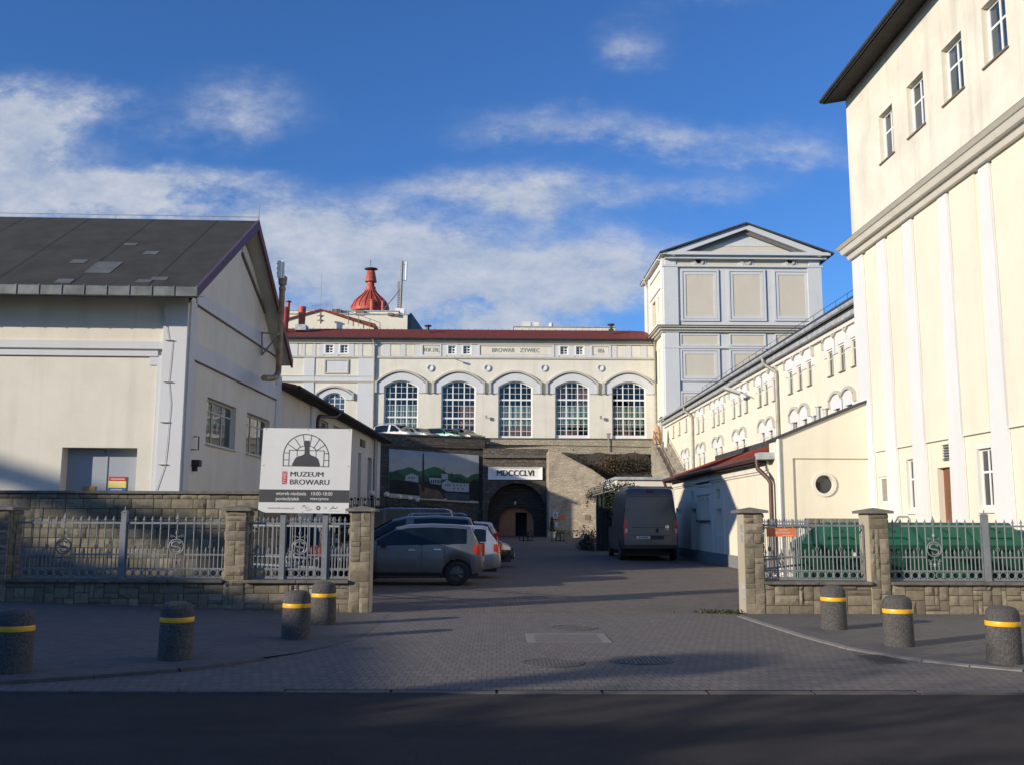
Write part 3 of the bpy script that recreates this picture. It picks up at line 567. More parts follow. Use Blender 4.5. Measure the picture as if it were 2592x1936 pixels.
r_ = MB(); r_.slab([(10.33, Y0_, 14.83), (10.33, Y1_+.17, 14.83), (11.3, Y1_+.17, 15.0), (11.3, Y0_, 15.0)], .05); r_.build('soffit', M['soffit'], tb)
r_ = MB(); r_.tube([(10.26, Y0_, 14.88), (10.26, Y1_+.2, 14.88)], .06, 8); r_.build('gutter', M['darkroof'], tb)
cn = MB()
for z0, z1, n in ((9.90, 9.97, .46), (9.76, 9.90, .34), (9.61, 9.76, .14)): cn.fbox(FR, Y0_, Y1_+.02, z0, z1, -.03, n, n+.09)
for i in range(0): pass
cn.build('cornice', M['white_cornice'], tb)
cn = MB(); cn.fbox(FR, Y0_, Y1_+.05, 9.97, 10.0, 0, .53); cn.build('cornice_flashing', M['darkroof'], tb)
cn = MB(); cn.fbox(FR, Y0_, 28.3, 3.60, 3.63, -.03, .035); cn.build('string_course', M['white_cornice'], tb)
for a, b, c, d in ((28.55, 29.37, 28.3, 29.37), (26.84, 27.41, 26.64, 27.48), (25.02, 25.61, 24.84, 25.68), (22.95, 23.44, 22.83, 23.62), (20.88, 21.33, 20.74, 21.59), (18.85, 19.35, 18.6, 19.5), (16.8, 17.3, 16.6, 17.4), (14.7, 15.2, 14.5, 15.3)):
    q = MB(); P = FR.P; zt, n0, n1 = 9.62, .05, .04
    q.hexa([P(c, 0, n0), P(d, 0, n0), P(d, 0, -.02), P(c, 0, -.02), P(a, zt, n1), P(b, zt, n1), P(b, zt, -.02), P(a, zt, -.02)]); q.build('pilaster', M['blue_r'], tb)
for a, b in UW:
    window(tb, FR, a, b, 11.79, 13.22, 2, [(.62, .06)], M['white'], M['bluegl'], rec=.15, fw=.07, bw=.06, sill=.05, smat=M['brownframe'])
for a, b in LWn:
    window(tb, FR, a, b, 1.93, 3.25, 2, [(.6, .05)], M['white'], M['glass'], rec=.06, fw=.05, bw=.055, n=-.03)
    q = MB(); q.fbox(FR, a-.07, a, 1.86, 3.32, -.03, .0); q.fbox(FR, b, b+.07, 1.86, 3.32, -.03, .0); q.fbox(FR, a, b, 3.25, 3.32, -.03, .0); q.fbox(FR, a-.1, b+.1, 1.80, 1.86, -.03, .02); q.build('window_surround', M['blue_r'], tb)
window(tb, FR, 27.56, 28.26, 2.12, 2.88, 1, 1, M['white'], simple('grey_blind', (.26, .25, .20, 1), .7), rec=.05, fw=.06, n=-.03)
q = MB(); q.fbox(FR, 23.42, 24.2, .75, 2.93, -.19, -.13)
for z in (.9, 1.55, 2.2):
    q.fbox(FR, 23.5, 24.12, z, z+.5, -.13, -.115)
q.fbox(FR, 24.2, 24.42, .75, 2.93, -.19, -.18); q.build('door', M['wood'], tb)
q = MB(); q.fbox(FR, 23.42, 23.98, 3.10, 3.12, -.03, .03); q.fbox(FR, 23.42, 23.98, 3.46, 3.48, -.03, .03)
for k in range(5): q.fbox(FR, 23.44, 23.96, 3.13+k*.066, 3.165+k*.066, -.02, .035, .0)
q.build('louvre_vent', simple('louvre_grey', (.16, .17, .18, 1), .6), tb)
# entrance steps and handrail
st = thing('entrance_steps', 'concrete steps with grey tube handrail below the brown door', 'steps', (10.4, 24.3, 0))
q = MB()
for k in range(4): q.box(9.9, 10.6, 23.3+k*.0, 25.6-k*.32, k*.18, (k+1)*.18)
q.build('treads', M['concrete'], st)
q = MB(); q.tube([(10.0, 25.75, .9), (10.0, 24.45, 1.72), (10.0, 23.9, 1.72), (10.02, 23.82, 1.66), (10.02, 23.75, .8)], .022, 8); q.tube([(10.0, 24.45, 1.72), (10.0, 24.45, .7)], .02, 8); q.tube([(10.0, 25.7, .6), (10.0, 24.45, 1.36)], .018, 8); q.tube([(10.0, 25.75, .9), (10.0, 25.75, 0)], .02, 8); q.build('handrail', M['pipe'], st, smooth=50)
# ------------------------------------------------------------------ lean-to end wall and red-roofed annexe
FE = Fr(0, 28.8, 1, 0, 0, -1); FA = Fr(8.2, 0, 0, 1, -1, 0)
an = thing('red_roofed_annexe', 'low cream annexe with red sheet roof and round window in its end wall', 'building', (8.2, 28.8, 0))
w = MB(); K = 32; cx, cz, rr_ = 9.62, 2.68, .27
x0, x1 = 8.2, 11.0
top = lambda x: 4.0+(x-8.25)*(5.12-4.0)/(11.0-8.25)
# end wall with a round hole: ring of quads to a square, then panels
sq = .6; A = [2*math.pi*k/K for k in range(K)]
ring = [(cx+rr_*math.cos(a), cz+rr_*math.sin(a)) for a in A]
sqr = [(cx+sq*max(-1, min(1, 1.414*math.cos(a))), cz+sq*max(-1, min(1, 1.414*math.sin(a)))) for a in A]
for k in range(K):
    j = (k+1) % K; w.poly([FE.P(*ring[k]), FE.P(*ring[j]), FE.P(*sqr[j]), FE.P(*sqr[k])]); w.poly([FE.P(*ring[k]), FE.P(*ring[j]), FE.P(*ring[j], -.2), FE.P(*ring[k], -.2)])
a, b, c, d = cx-sq, cx+sq, cz-sq, cz+sq
for p in ([(x0, 0), (a, 0), (a, top(a)), (x0, top(x0))], [(b, 0), (x1, 0), (x1, top(x1)), (b, top(b))], [(a, 0), (b, 0), (b, c), (a, c)], [(a, d), (b, d), (b, top(b)), (a, top(a))]): w.poly([FE.P(u, z) for u, z in p])
w.poly([(8.2, 28.8, 0), (8.2, 29.4, 0), (8.2, 29.4, 4.0), (8.2, 28.8, 4.0)]); w.poly([(8.2, 29.4, 3), (11, 29.4, 3), (11, 29.4, 5.12), (8.2, 29.4, 4)])
w.build('end_wall', M['cream_r'], an)
w = MB(); w.fprism(FE, [(8.70, 3.44), (8.70, top(8.7)-.0), (11, top(11)), (11, 3.44)], 0, .06); w.fbox(FE, 8.2, 8.70, 0, 3.44+.0, 0, .06); w.fprism(FE, [(8.2, 3.44), (8.7, 3.44), (8.7, top(8.7)), (8.2, top(8.2))], 0, .0599); w.build('raised_border', M['cream_r'], an)
w = MB(); w.fprism(FE, [(8.12, top(8.12)), (11, top(11)), (11, top(11)+.07), (8.12, top(8.12)+.07)], -.62, .13); w.build('coping', M['darkroof'], an)
w = MB(); w.lathe([(.27, .0), (.27, -.05), (.36, -.05), (.36, .0)], FE.P(cx, cz, 0), 32, 'y', False, False); o_ = w.build('window', M['white_cornice'], an, smooth=30)
w = MB(); w.poly([FE.P(cx+.27*math.cos(a), cz+.27*math.sin(a), -.12) for a in A]); w.build('pane', M['glass'], o_, fix=False)
w = MB(); w.tube([(8.27, 28.7, 4.0), (8.27, 28.7, .05)], .05, 10); w.build('downpipe', M['white'], an, smooth=50)
# annexe long wall
YA = 45.5
w = MB(); fz = 3.45
drs = [(36.0, 36.9, 1.05, 2.05), (40.6, 41.7, 0.1, 2.1), (44.0, 44.6, 1.9, 2.1)]
nich = [(36.15, 36.75, 2.42, 2.78), (41.0, 41.5, 2.45, 2.85)]
bay = [(37.9, 38.5, 1.62, 2.5), (38.7, 39.3, 1.62, 2.5), (39.5, 40.0, 1.62, 2.5)]
w.fwall(FA, 29.4, YA, 0, fz, drs+nich+bay, .3)
w.poly([(8.2, YA, 0), (13, YA, 0), (13, YA, fz), (8.2, YA, fz)]); w.build('wall', M['cream_r'], an)
w = MB()
for a, b, c, d in drs+bay: w.fbox(FA, a, b, c, d, -.34, -.28)
w.build('recess_panel', M['blue_r'], an)
w = MB()
for a, b, c, d in nich: w.fbox(FA, a, b, c, d, -.34, -.28)
w.build('niche_board', simple('ochre_board', (.42, .28, .12, 1), .7), an)
w = MB(); w.fbox(FA, 37.6, 40.3, 2.62, 2.70, 0, .1); w.fbox(FA, 37.7, 40.2, 2.95, 3.2, 0, .05)
for u in (37.72, 38.6, 39.4, 40.12): w.fbox(FA, u-.07, u+.07, 1.62, 2.62, 0, .06)
w.build('window_surround', M['white_cornice'], an)
w = MB()
for a, b, c, d in bay: w.fbox(FA, a-.05, b+.05, 1.57, 1.62, -.1, .12)
w.build('sill', M['darkroof'], an)
w = MB(); w.fbox(FA, 29.4, YA, 3.05, 3.12, 0, .05); w.fbox(FA, 29.4, YA, 3.12, 3.4, 0, .10)
for u in (35.4, 37.35): w.fbox(FA, u, u+.3, .3, 3.05, 0, .05)
w.build('frieze', M['white_cornice'], an)
w = MB(); w.fbox(FA, 29.4, YA, -.02, .42, 0, .06); w.build('plinth', simple('grey_plinth', (.20, .20, .20, 1), .9), an)
r_ = MB(); r_.slab([(7.82, 29.42, 3.52), (7.82, YA+.3, 3.52), (10.3, YA+.3, 4.42), (10.3, 29.42, 4.42)], .12); ro = r_.build('roof', M['redroof'], an)
r_ = MB(); r_.slab([(10.3, 29.42, 4.42), (10.3, YA+.3, 4.42), (13.4, YA+.3, 4.75), (13.4, 29.42, 4.75)], .12); r_.box(10.2, 10.4, 29.45, YA+.3, 4.40, 4.62); r_.build('upper_roof', M['darkroof'], an)
r_ = MB()
for k in range(26): r_.tube([(7.83, 29.7+k*.63, 3.545), (10.28, 29.7+k*.63, 4.44)], .014, 4)
r_.build('roof_seams', M['redroof'], ro)
r_ = MB(); r_.tube([(7.76, 29.3, 3.46), (7.76, YA+.35, 3.46)], .085, 8); r_.build('gutter', M['brownpipe'], an)
r_ = MB(); r_.fbox(FA, 29.4, YA+.3, 3.34, 3.5, .1, .36); r_.build('eaves_board', M['soffit'], an)
r_ = MB(); r_.tube([(7.76, 29.25, 3.40), (7.78, 29.2, 3.15), (8.0, 28.9, 2.85), (8.06, 28.86, 2.7), (8.06, 28.86, .05)], .065, 10); r_.build('downpipe', M['brownpipe'], an, smooth=50)
r_ = MB(); r_.tube([(7.76, YA+.2, 3.40), (7.9, YA+.2, 3.0), (8.1, YA+.2, 2.8), (8.1, YA+.2, .05)], .065, 10); r_.build('downpipe', M['brownpipe'], an, smooth=50)
r_ = MB(); r_.fbox(FE, 7.75, 8.2, 3.42, 3.62, -.6, -.02); r_.build('flashing', M['zinc'], an)
for (x, y, h) in ((10.4, 31.4, .75), (10.4, 30.7, .6), (10.4, 31.9, .5), (10.4, 34.2, .5)):
    q = MB(); q.lathe([(.07, 0), (.07, h), (.11, h+.01), (.11, h+.05)], (x, y, 4.5), 10); q.build('roof_vent', M['zinc'], an, smooth=40)
# ------------------------------------------------------------------ long wing with scalloped window hoods
FW = Fr(13.5, 0, 0, 1, -1, 0)
lw = thing('long_wing', 'long cream wing with rows of small scalloped windows under a dark roof', 'building', (13.5, 54, 0))
UP = [[(36.0, 36.6), (37.35, 37.97), (38.68, 39.3)], [(41.4, 41.99), (42.77, 43.4), (44.15, 44.8)], [(46.82, 47.45), (48.28, 48.9), (49.5, 50.2)], [(52.25, 52.9), (53.7, 54.35), (55.1, 55.72)],
      [(57.75, 58.35), (59.08, 59.7), (60.4, 61.05)], [(63.6, 64.3), (65.1, 65.8)]]
LO = [[(36.75, 37.4), (38.1, 38.75)], [(42.2, 42.85), (43.6, 44.25)], [(47.6, 48.25), (49.05, 49.7)], [(53.0, 53.7), (54.55, 55.25)], [(58.4, 59.1), (59.85, 60.5)], [(63.5, 64.2), (64.95, 65.6)], [(68.9, 69.55), (70.3, 70.95)]]
SMALL = [(69.35, 70.05), (71.95, 72.7), (74.5, 75.25)]
holes = [(a, b, 7.42, 8.42) for g_ in UP for a, b in g_]+[(a, b, 5.15, 6.05) for g_ in LO for a, b in g_]+[(a, b, 7.9, 8.87) for a, b in SMALL]
w = MB(); w.fwall(FW, 29.3, 78.6, 0, 9.6, holes, .12); w.poly([(13.5, 78.6, 0), (20, 78.6, 0), (20, 78.6, 9.6), (13.5, 78.6, 9.6)]); w.poly([(20, 29.3, 0), (20, 78.6, 0), (20, 78.6, 9.6), (20, 29.3, 9.6)]); w.build('wall', M['cream_r'], lw)
for hs, z0, z1 in ((UP, 7.42, 8.42), (LO, 5.15, 6.05), ([SMALL], 7.9, 8.87)):
    for g_ in hs:
        for a, b in g_: window(lw, FW, a, b, z0, z1, 2, [(.7, .05)], M['oldwhite'], M['glass'], rec=.05, fw=.05, bw=.05, sill=.07, smat=M['brownframe'], so=.03)
def hood(par, fr, grp, zs, rise, pitch):
    """scalloped blue field over a group of windows, with a moulded edge"""
    lo, hi = (grp[0][0]+grp[0][1])/2-pitch/2, (grp[-1][0]+grp[-1][1])/2+pitch/2
    for a, b in grp:
        bl = MB(); md = MB()
        c = (a+b)/2; h = pitch/2; K = 10
        arc = [(c-h+2*h*k/K, zs+.42+rise*(1-abs(2*k/K-1)**2.2)) for k in range(K+1)]
        bl.fprism(fr, [(c-h, zs-.22), (a-.06, zs-.22), (a-.06, zs+.08), (b+.06, zs+.08), (b+.06, zs-.22), (c+h, zs-.22)]+arc[::-1], 0, .045)
        for (u0, z0), (u1, z1) in zip(arc, arc[1:]): md.fprism(fr, [(u0, z0-.02), (u1, z1-.02), (u1, z1+.10), (u0, z0+.10)], 0, .13)
        for u in (lo, hi):
            if abs(u-c) < pitch*.6: md.fbox(fr, u-.05, u+.05, zs+.15, zs+.50, 0, .13)
        o = bl.build('window_hood', M['blue_r'], par); md.build('hood_moulding', M['cornice'], o)
for g_ in UP: hood(lw, FW, g_, 8.42, .26, 1.37)
for g_ in LO: hood(lw, FW, g_, 5.95, .28, 1.42)
r_ = MB(); r_.slab([(13.02, 29.3, 9.62), (13.02, 78.6, 9.62), (16.5, 78.6, 12.0), (16.5, 29.3, 12.0)], .12); r_.slab([(16.5, 29.3, 12.0), (16.5, 78.6, 12.0), (20.4, 78.6, 9.5), (20.4, 29.3, 9.5)], .12); rf = r_.build('roof', M['darkroof'], lw)
r_ = MB()
for k in range(30): r_.tube([(16.45, 30+k*1.65, 11.98), (16.45, 30+k*1.65, 12.24)], .014, 4)
r_.tube([(16.45, 30, 12.22), (16.45, 78, 12.22)], .014, 4); r_.build('roof_rail', M['black'], rf)
r_ = MB(); r_.tube([(12.98, 29.5, 9.56), (12.98, 78.6, 9.56)], .10, 8); r_.fbox(FW, 29.4, 78.55, 9.22, 9.5, 0, .35); r_.build('gutter', M['zinc'], lw)
r_ = MB(); r_.fbox(FW, 29.4, 78.55, 9.02, 9.21, 0, .14); r_.build('cornice', M['white_cornice'], lw)
for y0 in (46.35, 66.9):
    r_ = MB(); r_.tube([(12.98, y0+.9, 9.5), (13.0, y0+.8, 9.2), (13.36, y0, 8.7), (13.38, y0, 8.5), (13.38, y0, .5)], .085, 10); r_.build('downpipe', M['pipe'], lw, smooth=50)
fl = thing('floodlight', 'grey floodlight on an arm sticking out from the long wing', 'floodlight', (13.5, 51.5, 8.4))
q = MB(); q.tube([(13.5, 51.0, 8.0), (12.9, 51.6, 8.45)], .04, 6); q.build('arm', M['pipe'], fl)
q = MB(); q.slab([(12.0, 51.5, 8.75), (12.15, 52.2, 8.75), (13.0, 52.0, 8.42), (12.9, 51.3, 8.42)], .16); q.build('head', M['oldwhite'], fl, bevel=.03)
# ------------------------------------------------------------------ pale tower with a pediment
FT = Fr(0, 78.6, 1, 0, 0, -1)
xl, xr = FT.U(1683, 900), FT.U(2086, 900); FTL = Fr(xl, 0, 0, 1, -1, 0); YB = 88.3
tw = thing('pediment_tower', 'grey blue tower with triangular pediment and three large plain panels', 'building', (xl, 78.6, 0))
zt = FT.Z(1880, 652); zf = FT.Z(1880, 676); zlt, zlb = FT.Z(1840, 829), FT.Z(1840, 843)
w = MB(); w.poly([(xl, 78.6, 0), (xr, 78.6, 0), (xr, 78.6, zt+.4), (xl, 78.6, zt+.4)]); w.build('front_wall', M['grey_blue'], tw)
sh = [(83.0, 84.6, FTL.Z(1667, 814), FTL.Z(1667, 750))]
low = [(79.9, 80.35, 19.0, 20.4), (81.1, 81.55, 19.0, 20.4), (79.9, 80.3, 13.2, 16.0), (81.2, 81.6, 13.2, 16.0), (82.5, 82.9, 13.2, 16.0), (80.2, 82.2, 7.35, 10.2)]
zz = FTL.Z(1667, 814)
w = MB(); w.fwall(FTL, 78.6, YB, 0, zt+.4, [(a, b, c, d) for a, b, c, d in sh+low], .3); w.poly([(xl, YB, 0), (xr, YB, 0), (xr, YB, zt+.4), (xl, YB, zt+.4)]); w.poly([(xr, 78.6, 0), (xr, YB, 0), (xr, YB, zt+.4), (xr, 78.6, zt+.4)]); w.build('side_wall', M['cream_r'], tw)
for a, b, c, d in sh+low: window(tw, FTL, a, b, c, d, 2 if b-a > .6 else 1, 3, M['oldwhite'], M['glass'], rec=.2, fw=.06)
for k, (a, b) in enumerate(((78.6, 79.5), (85.4, 86.2), (YB-.9, YB))): q = MB(); q.fbox(FTL, a, b, 0, zt, 0, .14); q.build('pilaster', M['blue_r'], tw)
q = MB(); q.fbox(FTL, 79.5, 85.4, zf+.0, zf+.5, 0, .10); q.fbox(FTL, 79.5, 85.4, 20.9, 21.4, 0, .10); q.build('side_band', M['blue_r'], tw)
q = MB(); q.tube([(xl-.55, 86.3, zt+.1), (xl-.14, 86.0, zt-1.0), (xl-.14, 86.0, 7.5)], .09, 8); q.build('downpipe', M['pipe'], tw)
def panel(a, b, c, d):
    pan = MB(); brd = MB(); grv = MB()
    u0, u1, z1, z0 = FT.U(a, c), FT.U(b, c), FT.Z((a+b)/2, c), FT.Z((a+b)/2, d)
    for k, (m0, m1) in enumerate(((0, .16), (.2, .42))):      # double moulded frame
        for (p0, p1, q0, q1) in ((u0+m0, u1-m0, z1-m1, z1-m0), (u0+m0, u1-m0, z0+m0, z0+m1), (u0+m0, u0+m1, z0+m1, z1-m1), (u1-m1, u1-m0, z0+m1, z1-m1)): brd.fbox(FT, p0, p1, q0, q1, 0, .12-.05*k)
    pan.fbox(FT, u0+.42, u1-.42, z0+.42, z1-.42, 0, .03)
    for p0, p1, q0, q1 in ((u0-.05, u0, z0, z1), (u0, u1, z1, z1+.06), (u1, u1+.05, z0, z1)): grv.fbox(FT, p0, p1, q0, q1, 0, .035)
    for p0, p1, q0, q1 in ((u0+.16, u0+.2, z0+.2, z1-.2), (u0+.2, u1-.2, z1-.2, z1-.16), (u1-.2, u1-.16, z0+.2, z1-.2)): grv.fbox(FT, p0, p1, q0, q1, 0, .035)
    o = pan.build('panel', M['grey_cream'], tw); brd.build('panel_border', M['grey_blue'], o); grv.build('panel_groove', M['groove'], o)
for a, b, c, d in ((1722, 1818, 684, 814), (1841, 1936, 684, 814), (1956, 2049, 685, 814), (1721, 1821, 884, 965), (1845, 1938, 884, 965), (1962, 2060, 884, 965), (1722, 1818, 990, 1080), (1841, 1936, 990, 1080)): panel(a, b, c, d)
for a, b, c, d in ((1721, 1821, 846, 877), (1845, 1938, 846, 877), (1960, 2060, 846, 877)):
    pan = MB(); brd = MB(); grv = MB(); u0, u1, z1, z0 = FT.U(a, c), FT.U(b, c), FT.Z((a+b)/2, c), FT.Z((a+b)/2, d); pan.fbox(FT, u0+.12, u1-.12, z0+.12, z1-.12, 0, .03)
    for p0, p1, q0, q1 in ((u0, u1, z1-.12, z1), (u0, u1, z0, z0+.12), (u0, u0+.12, z0+.12, z1-.12), (u1-.12, u1, z0+.12, z1-.12)): brd.fbox(FT, p0, p1, q0, q1, 0, .09)
    for p0, p1, q0, q1 in ((u0-.05, u0, z0, z1), (u0, u1, z1, z1+.05)): grv.fbox(FT, p0, p1, q0, q1, 0, .03)
    o = pan.build('panel', M['grey_cream'], tw); brd.build('panel_border', M['grey_blue'], o); grv.build('panel_groove', M['groove'], o)
for a, b in ((1683, 1719), (2051, 2086)): q = MB(); q.fbox(FT, FT.U(a, 900), FT.U(b, 900), 0, zlb-.02, 0, .16); q.fbox(FT, FT.U(a, 900), FT.U(b, 900), zlt+.02, zf-.01, 0, .16); q.fbox(FT, FT.U(a, 900)+.15, FT.U(b, 900)-.15, zf+.12, zt-.15, 0, .12); q.build('corner_pilaster', M['grey_blue'], tw)
q = MB(); q.fbox(FT, xl-.1, xr+.1, zf-.08, zf+.08, 0, .22); zz = FT.Z(1800, 881); q.fbox(FT, xl-.02, xr+.02, zz-.08, zz+.08, 0, .19); q.build('string_course', M['grey_blue'], tw)
q = MB()
for z0, z1, n in ((zlb, zlb+.16, .25), (zlb+.16, zlb+.36, .42), (zlb+.36, zlt, .6)): q.box(xl-n, xr+.3, 78.6-n, YB, z0, z1)
q.build('cornice', M['cornice'], tw)
q = MB(); q.box(xl-.66, xr+.3, 78.6-.66, YB, zlt, zlt+.05); q.build('cornice_flashing', M['darkroof'], tw)
q = MB(); q.fbox(FT, FT.U(1719, 900), FT.U(2051, 900), zf+.10, zt-.02, 0, .03); q.build('frieze', M['grey_cream'], tw)
for x in (1767.5, 1887, 1998):
    u, z = FT.px(x, 662.5); q = MB(); q.fbox(FT, u-.62, u+.62, zf+.10, zt-.05, .03, .07); o = q.build('port_surround', M['grey_blue'], tw)
    q = MB(); q.lathe([(.24, -.09), (.24, -.18), (.42, -.18), (.42, -.07)], FT.P(u, z, 0), 20, 'y', False, False); q.build('port_ring', M['cornice'], o, smooth=40)
    q = MB(); q.lathe([(.25, -.085), (.25, -.08)], FT.P(u, z, 0), 20, 'y'); q.build('port', M['black'] if x != 1887 else M['grey_cream'], o)
ua, za = FT.px(1887.6, 563, .9); ul, zl = FT.px(1670, 640, .9); ur, zr = FT.px(2111, 638, .9); zb = FT.Z(1880, 645, .9); zb1 = FT.Z(1880, 637, .9)
zc = (zl+zr)/2; ua = (ul+ur)/2
q = MB(); q.fprism(FT, [(ul+.6, zb1), (ur-.6, zb1), (ua, za-.5)], -.02, .12); q.build('pediment', M['grey_cream'], tw)
q = MB(); cu_ = (za-.6-zb1)/(ua-ul-.6); hz = 1.0; q.fprism(FT, [(ua-hz*3.5, zb1+.65), (ua+hz*3.5, zb1+.65), (ua, zb1+.65+hz*3.5*.36)], .12, .16); q.build('pediment_field', M['blue'], tw)
q = MB(); q.fbox(FT, ul+.25, ur-.25, zb, zb1, 0, .8); q.fbox(FT, ul+.5, ur-.5, zb-.25, zb, 0, .5)
q.fprism(FT, [(ul+.3, zc-.12), (ua, za-.12), (ua, za-.55), (ul+1.2, zc-.28)], .1, .75); q.fprism(FT, [(ur-.3, zc-.12), (ua, za-.12), (ua, za-.55), (ur-1.2, zc-.28)], .1, .75); q.build('pediment_cornice', M['grey_blue'], tw)
q = MB(); q.fprism(FT, [(ua-.01, za-.56), (ul+1.3, zc-.3), (ul+1.9, zc-.3), (ua-.01, za-.86)], .1, .45); q.fprism(FT, [(ua+.01, za-.56), (ur-1.3, zc-.3), (ur-1.9, zc-.3), (ua+.01, za-.86)], .1, .45); q.build('raking_moulding', M['line'], tw)
r_ = MB(); yf, yb = 78.6-.95, YB+.8
r_.slab([(ul, yf, zc), (ua, yf, za), (ua, yb, za), (ul, yb, zc)], .13); r_.slab([(ua, yf, za), (ur, yf, zc), (ur, yb, zc), (ua, yb, za)], .13); r_.poly([(xl, YB, zt), (xr, YB, zt), (ua, YB, za-.2)]); r_.build('roof', M['darkroof'], tw)
r_ = MB(); r_.slab([(ul+.05, yf+.1, zc-.16), (xl+.1, yf+.1, zc-.1), (xl+.1, yb, zc-.1), (ul+.05, yb, zc-.16)], .06); r_.box(xl-.45, xl, 79.2, YB, zt-.15, zc-.22); r_.build('eaves', M['white_cornice'], tw)
# ------------------------------------------------------------------ brewery hall with five arched windows
FH = Fr(0, 83.0, 1, 0, 0, -1)
hl = thing('brewery_hall', 'cream brewery hall with five tall arched windows and red roof above the terrace', 'building', (0, 83, 7.3))
hx0, hx1 = FH.U(560, 1000), FH.U(1690, 1000); TZ = 7.3
ze = FH.Z(1300, 857, .5); zf0, zf1 = FH.Z(1300, 904.5), FH.Z(1300, 871.5); xs = FH.U(951.5, 900)
AR = []
for c in (1015.5, 1160.5, 1304.5, 1448, 1591.5): u = FH.U(c, 1000); AR.append((u-1.46, u+1.46))
az1 = FH.Z(1300, 964.5); az0 = FH.Z(1300, 1116); arise = .52
HO = [(a, b, TZ, az1, arise) for a, b in AR]
lu = FH.U(850, 1000); HO.append((lu-1.05, lu+.82, FH.Z(850, 1075), FH.Z(850, 994), .45))
fz_w = []
for x0, x1 in ((824, 843.5), (861.5, 880.5), (1134.5, 1153), (1172.5, 1191), (1418, 1437.5), (1458, 1476.5)): fz_w.append((FH.U(x0, 885), FH.U(x1, 885), FH.Z(1300, 897), FH.Z(1300, 876.5)))
w = MB(); w.fwall(FH, hx0, hx1, TZ-1, ze-.4, HO+fz_w, .35); w.poly([(hx0, 83, TZ-1), (hx0, 94, TZ-1), (hx0, 94, ze), (hx0, 83, ze)]); w.poly([(hx0, 94, TZ-1), (hx1, 94, TZ-1), (hx1, 94, ze), (hx0, 94, ze)]); w.build('wall', M['cream'], hl)
H9 = [(1/9, .032), (2/9, .032), (1/3, .14), (4/9, .032), (5/9, .032), (2/3, .14), (7/9, .032), (8/9, .032)]
for i, (a, b) in enumerate(AR): window(hl, FH, a, b, TZ if i in (1, 2) else TZ+.1, az1, 6, H9, M['white'], M['see'], rec=.20, fw=.11, bw=.033, arch=arise, thick=(2, 4), panel=az0-TZ+.35)
window(hl, FH, *HO[5][:4], 4, 6, M['white'], M['bluegl'], rec=.2, fw=.09, bw=.05, arch=.45, thick=(2,))
for a, b, c, d in fz_w:
    window(hl, FH, a, b, c, d, 2, 3, M['white'], M['glass'], rec=.12, fw=.07, bw=.06)
    q = MB(); q.fbox(FH, a-.14, a, c-.12, d+.12, 0, .06); q.fbox(FH, b, b+.14, c-.12, d+.12, 0, .06); q.fbox(FH, a, b, d, d+.12, 0, .06); q.fbox(FH, a, b, c-.12, c, 0, .06); q.build('window_surround', M['white'], hl)
# what shows through the arched windows: back wall, curtains, red faces painting in reflected brick buildings
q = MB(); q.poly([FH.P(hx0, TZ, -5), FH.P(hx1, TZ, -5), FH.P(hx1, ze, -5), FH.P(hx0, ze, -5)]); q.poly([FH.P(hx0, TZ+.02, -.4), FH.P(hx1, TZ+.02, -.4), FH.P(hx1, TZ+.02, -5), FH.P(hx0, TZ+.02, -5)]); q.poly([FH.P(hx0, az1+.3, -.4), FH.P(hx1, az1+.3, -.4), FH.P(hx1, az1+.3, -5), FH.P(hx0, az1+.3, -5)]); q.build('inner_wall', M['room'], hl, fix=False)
q = MB(); zt1 = TZ+(az1-TZ)*.665; zt0 = TZ+(az1-TZ)*.36
for i, (s0, s1) in ((0, (0, 1)), (2, (.0, .95)), (3, (0, .97)), (4, (.02, 1))):
    a, b = AR[i]; K = 24
    for k in range(K):
        u0, u1 = a+(b-a)*(s0+(s1-s0)*k/K), a+(b-a)*(s0+(s1-s0)*(k+1)/K); n0, n1 = (-.40-.05*(k % 2)), (-.40-.05*((k+1) % 2)); q.poly([FH.P(u0, zt0, n0), FH.P(u1, zt0, n1), FH.P(u1, zt1, n1), FH.P(u0, zt1, n0)])
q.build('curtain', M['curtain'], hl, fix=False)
q = MB()
for i, s0, s1, a0, a1 in ((1, .55, 1, .36, .66), (2, .0, .95, .06, .40), (3, 0, .4, .7, .98), (3, .6, 1, .66, .9), (3, .1, .5, .1, .33), (4, .1, .6, .15, .36)):
    a, b = AR[i]; q.poly([FH.P(a+(b-a)*s0, TZ+(az1-TZ)*a0, -.5), FH.P(a+(b-a)*s1, TZ+(az1-TZ)*a0, -.5), FH.P(a+(b-a)*s1, TZ+(az1-TZ)*a1, -.5), FH.P(a+(b-a)*s0, TZ+(az1-TZ)*a1, -.5)])
q.build('brick_reflection', M['brick_red'], hl, fix=False)
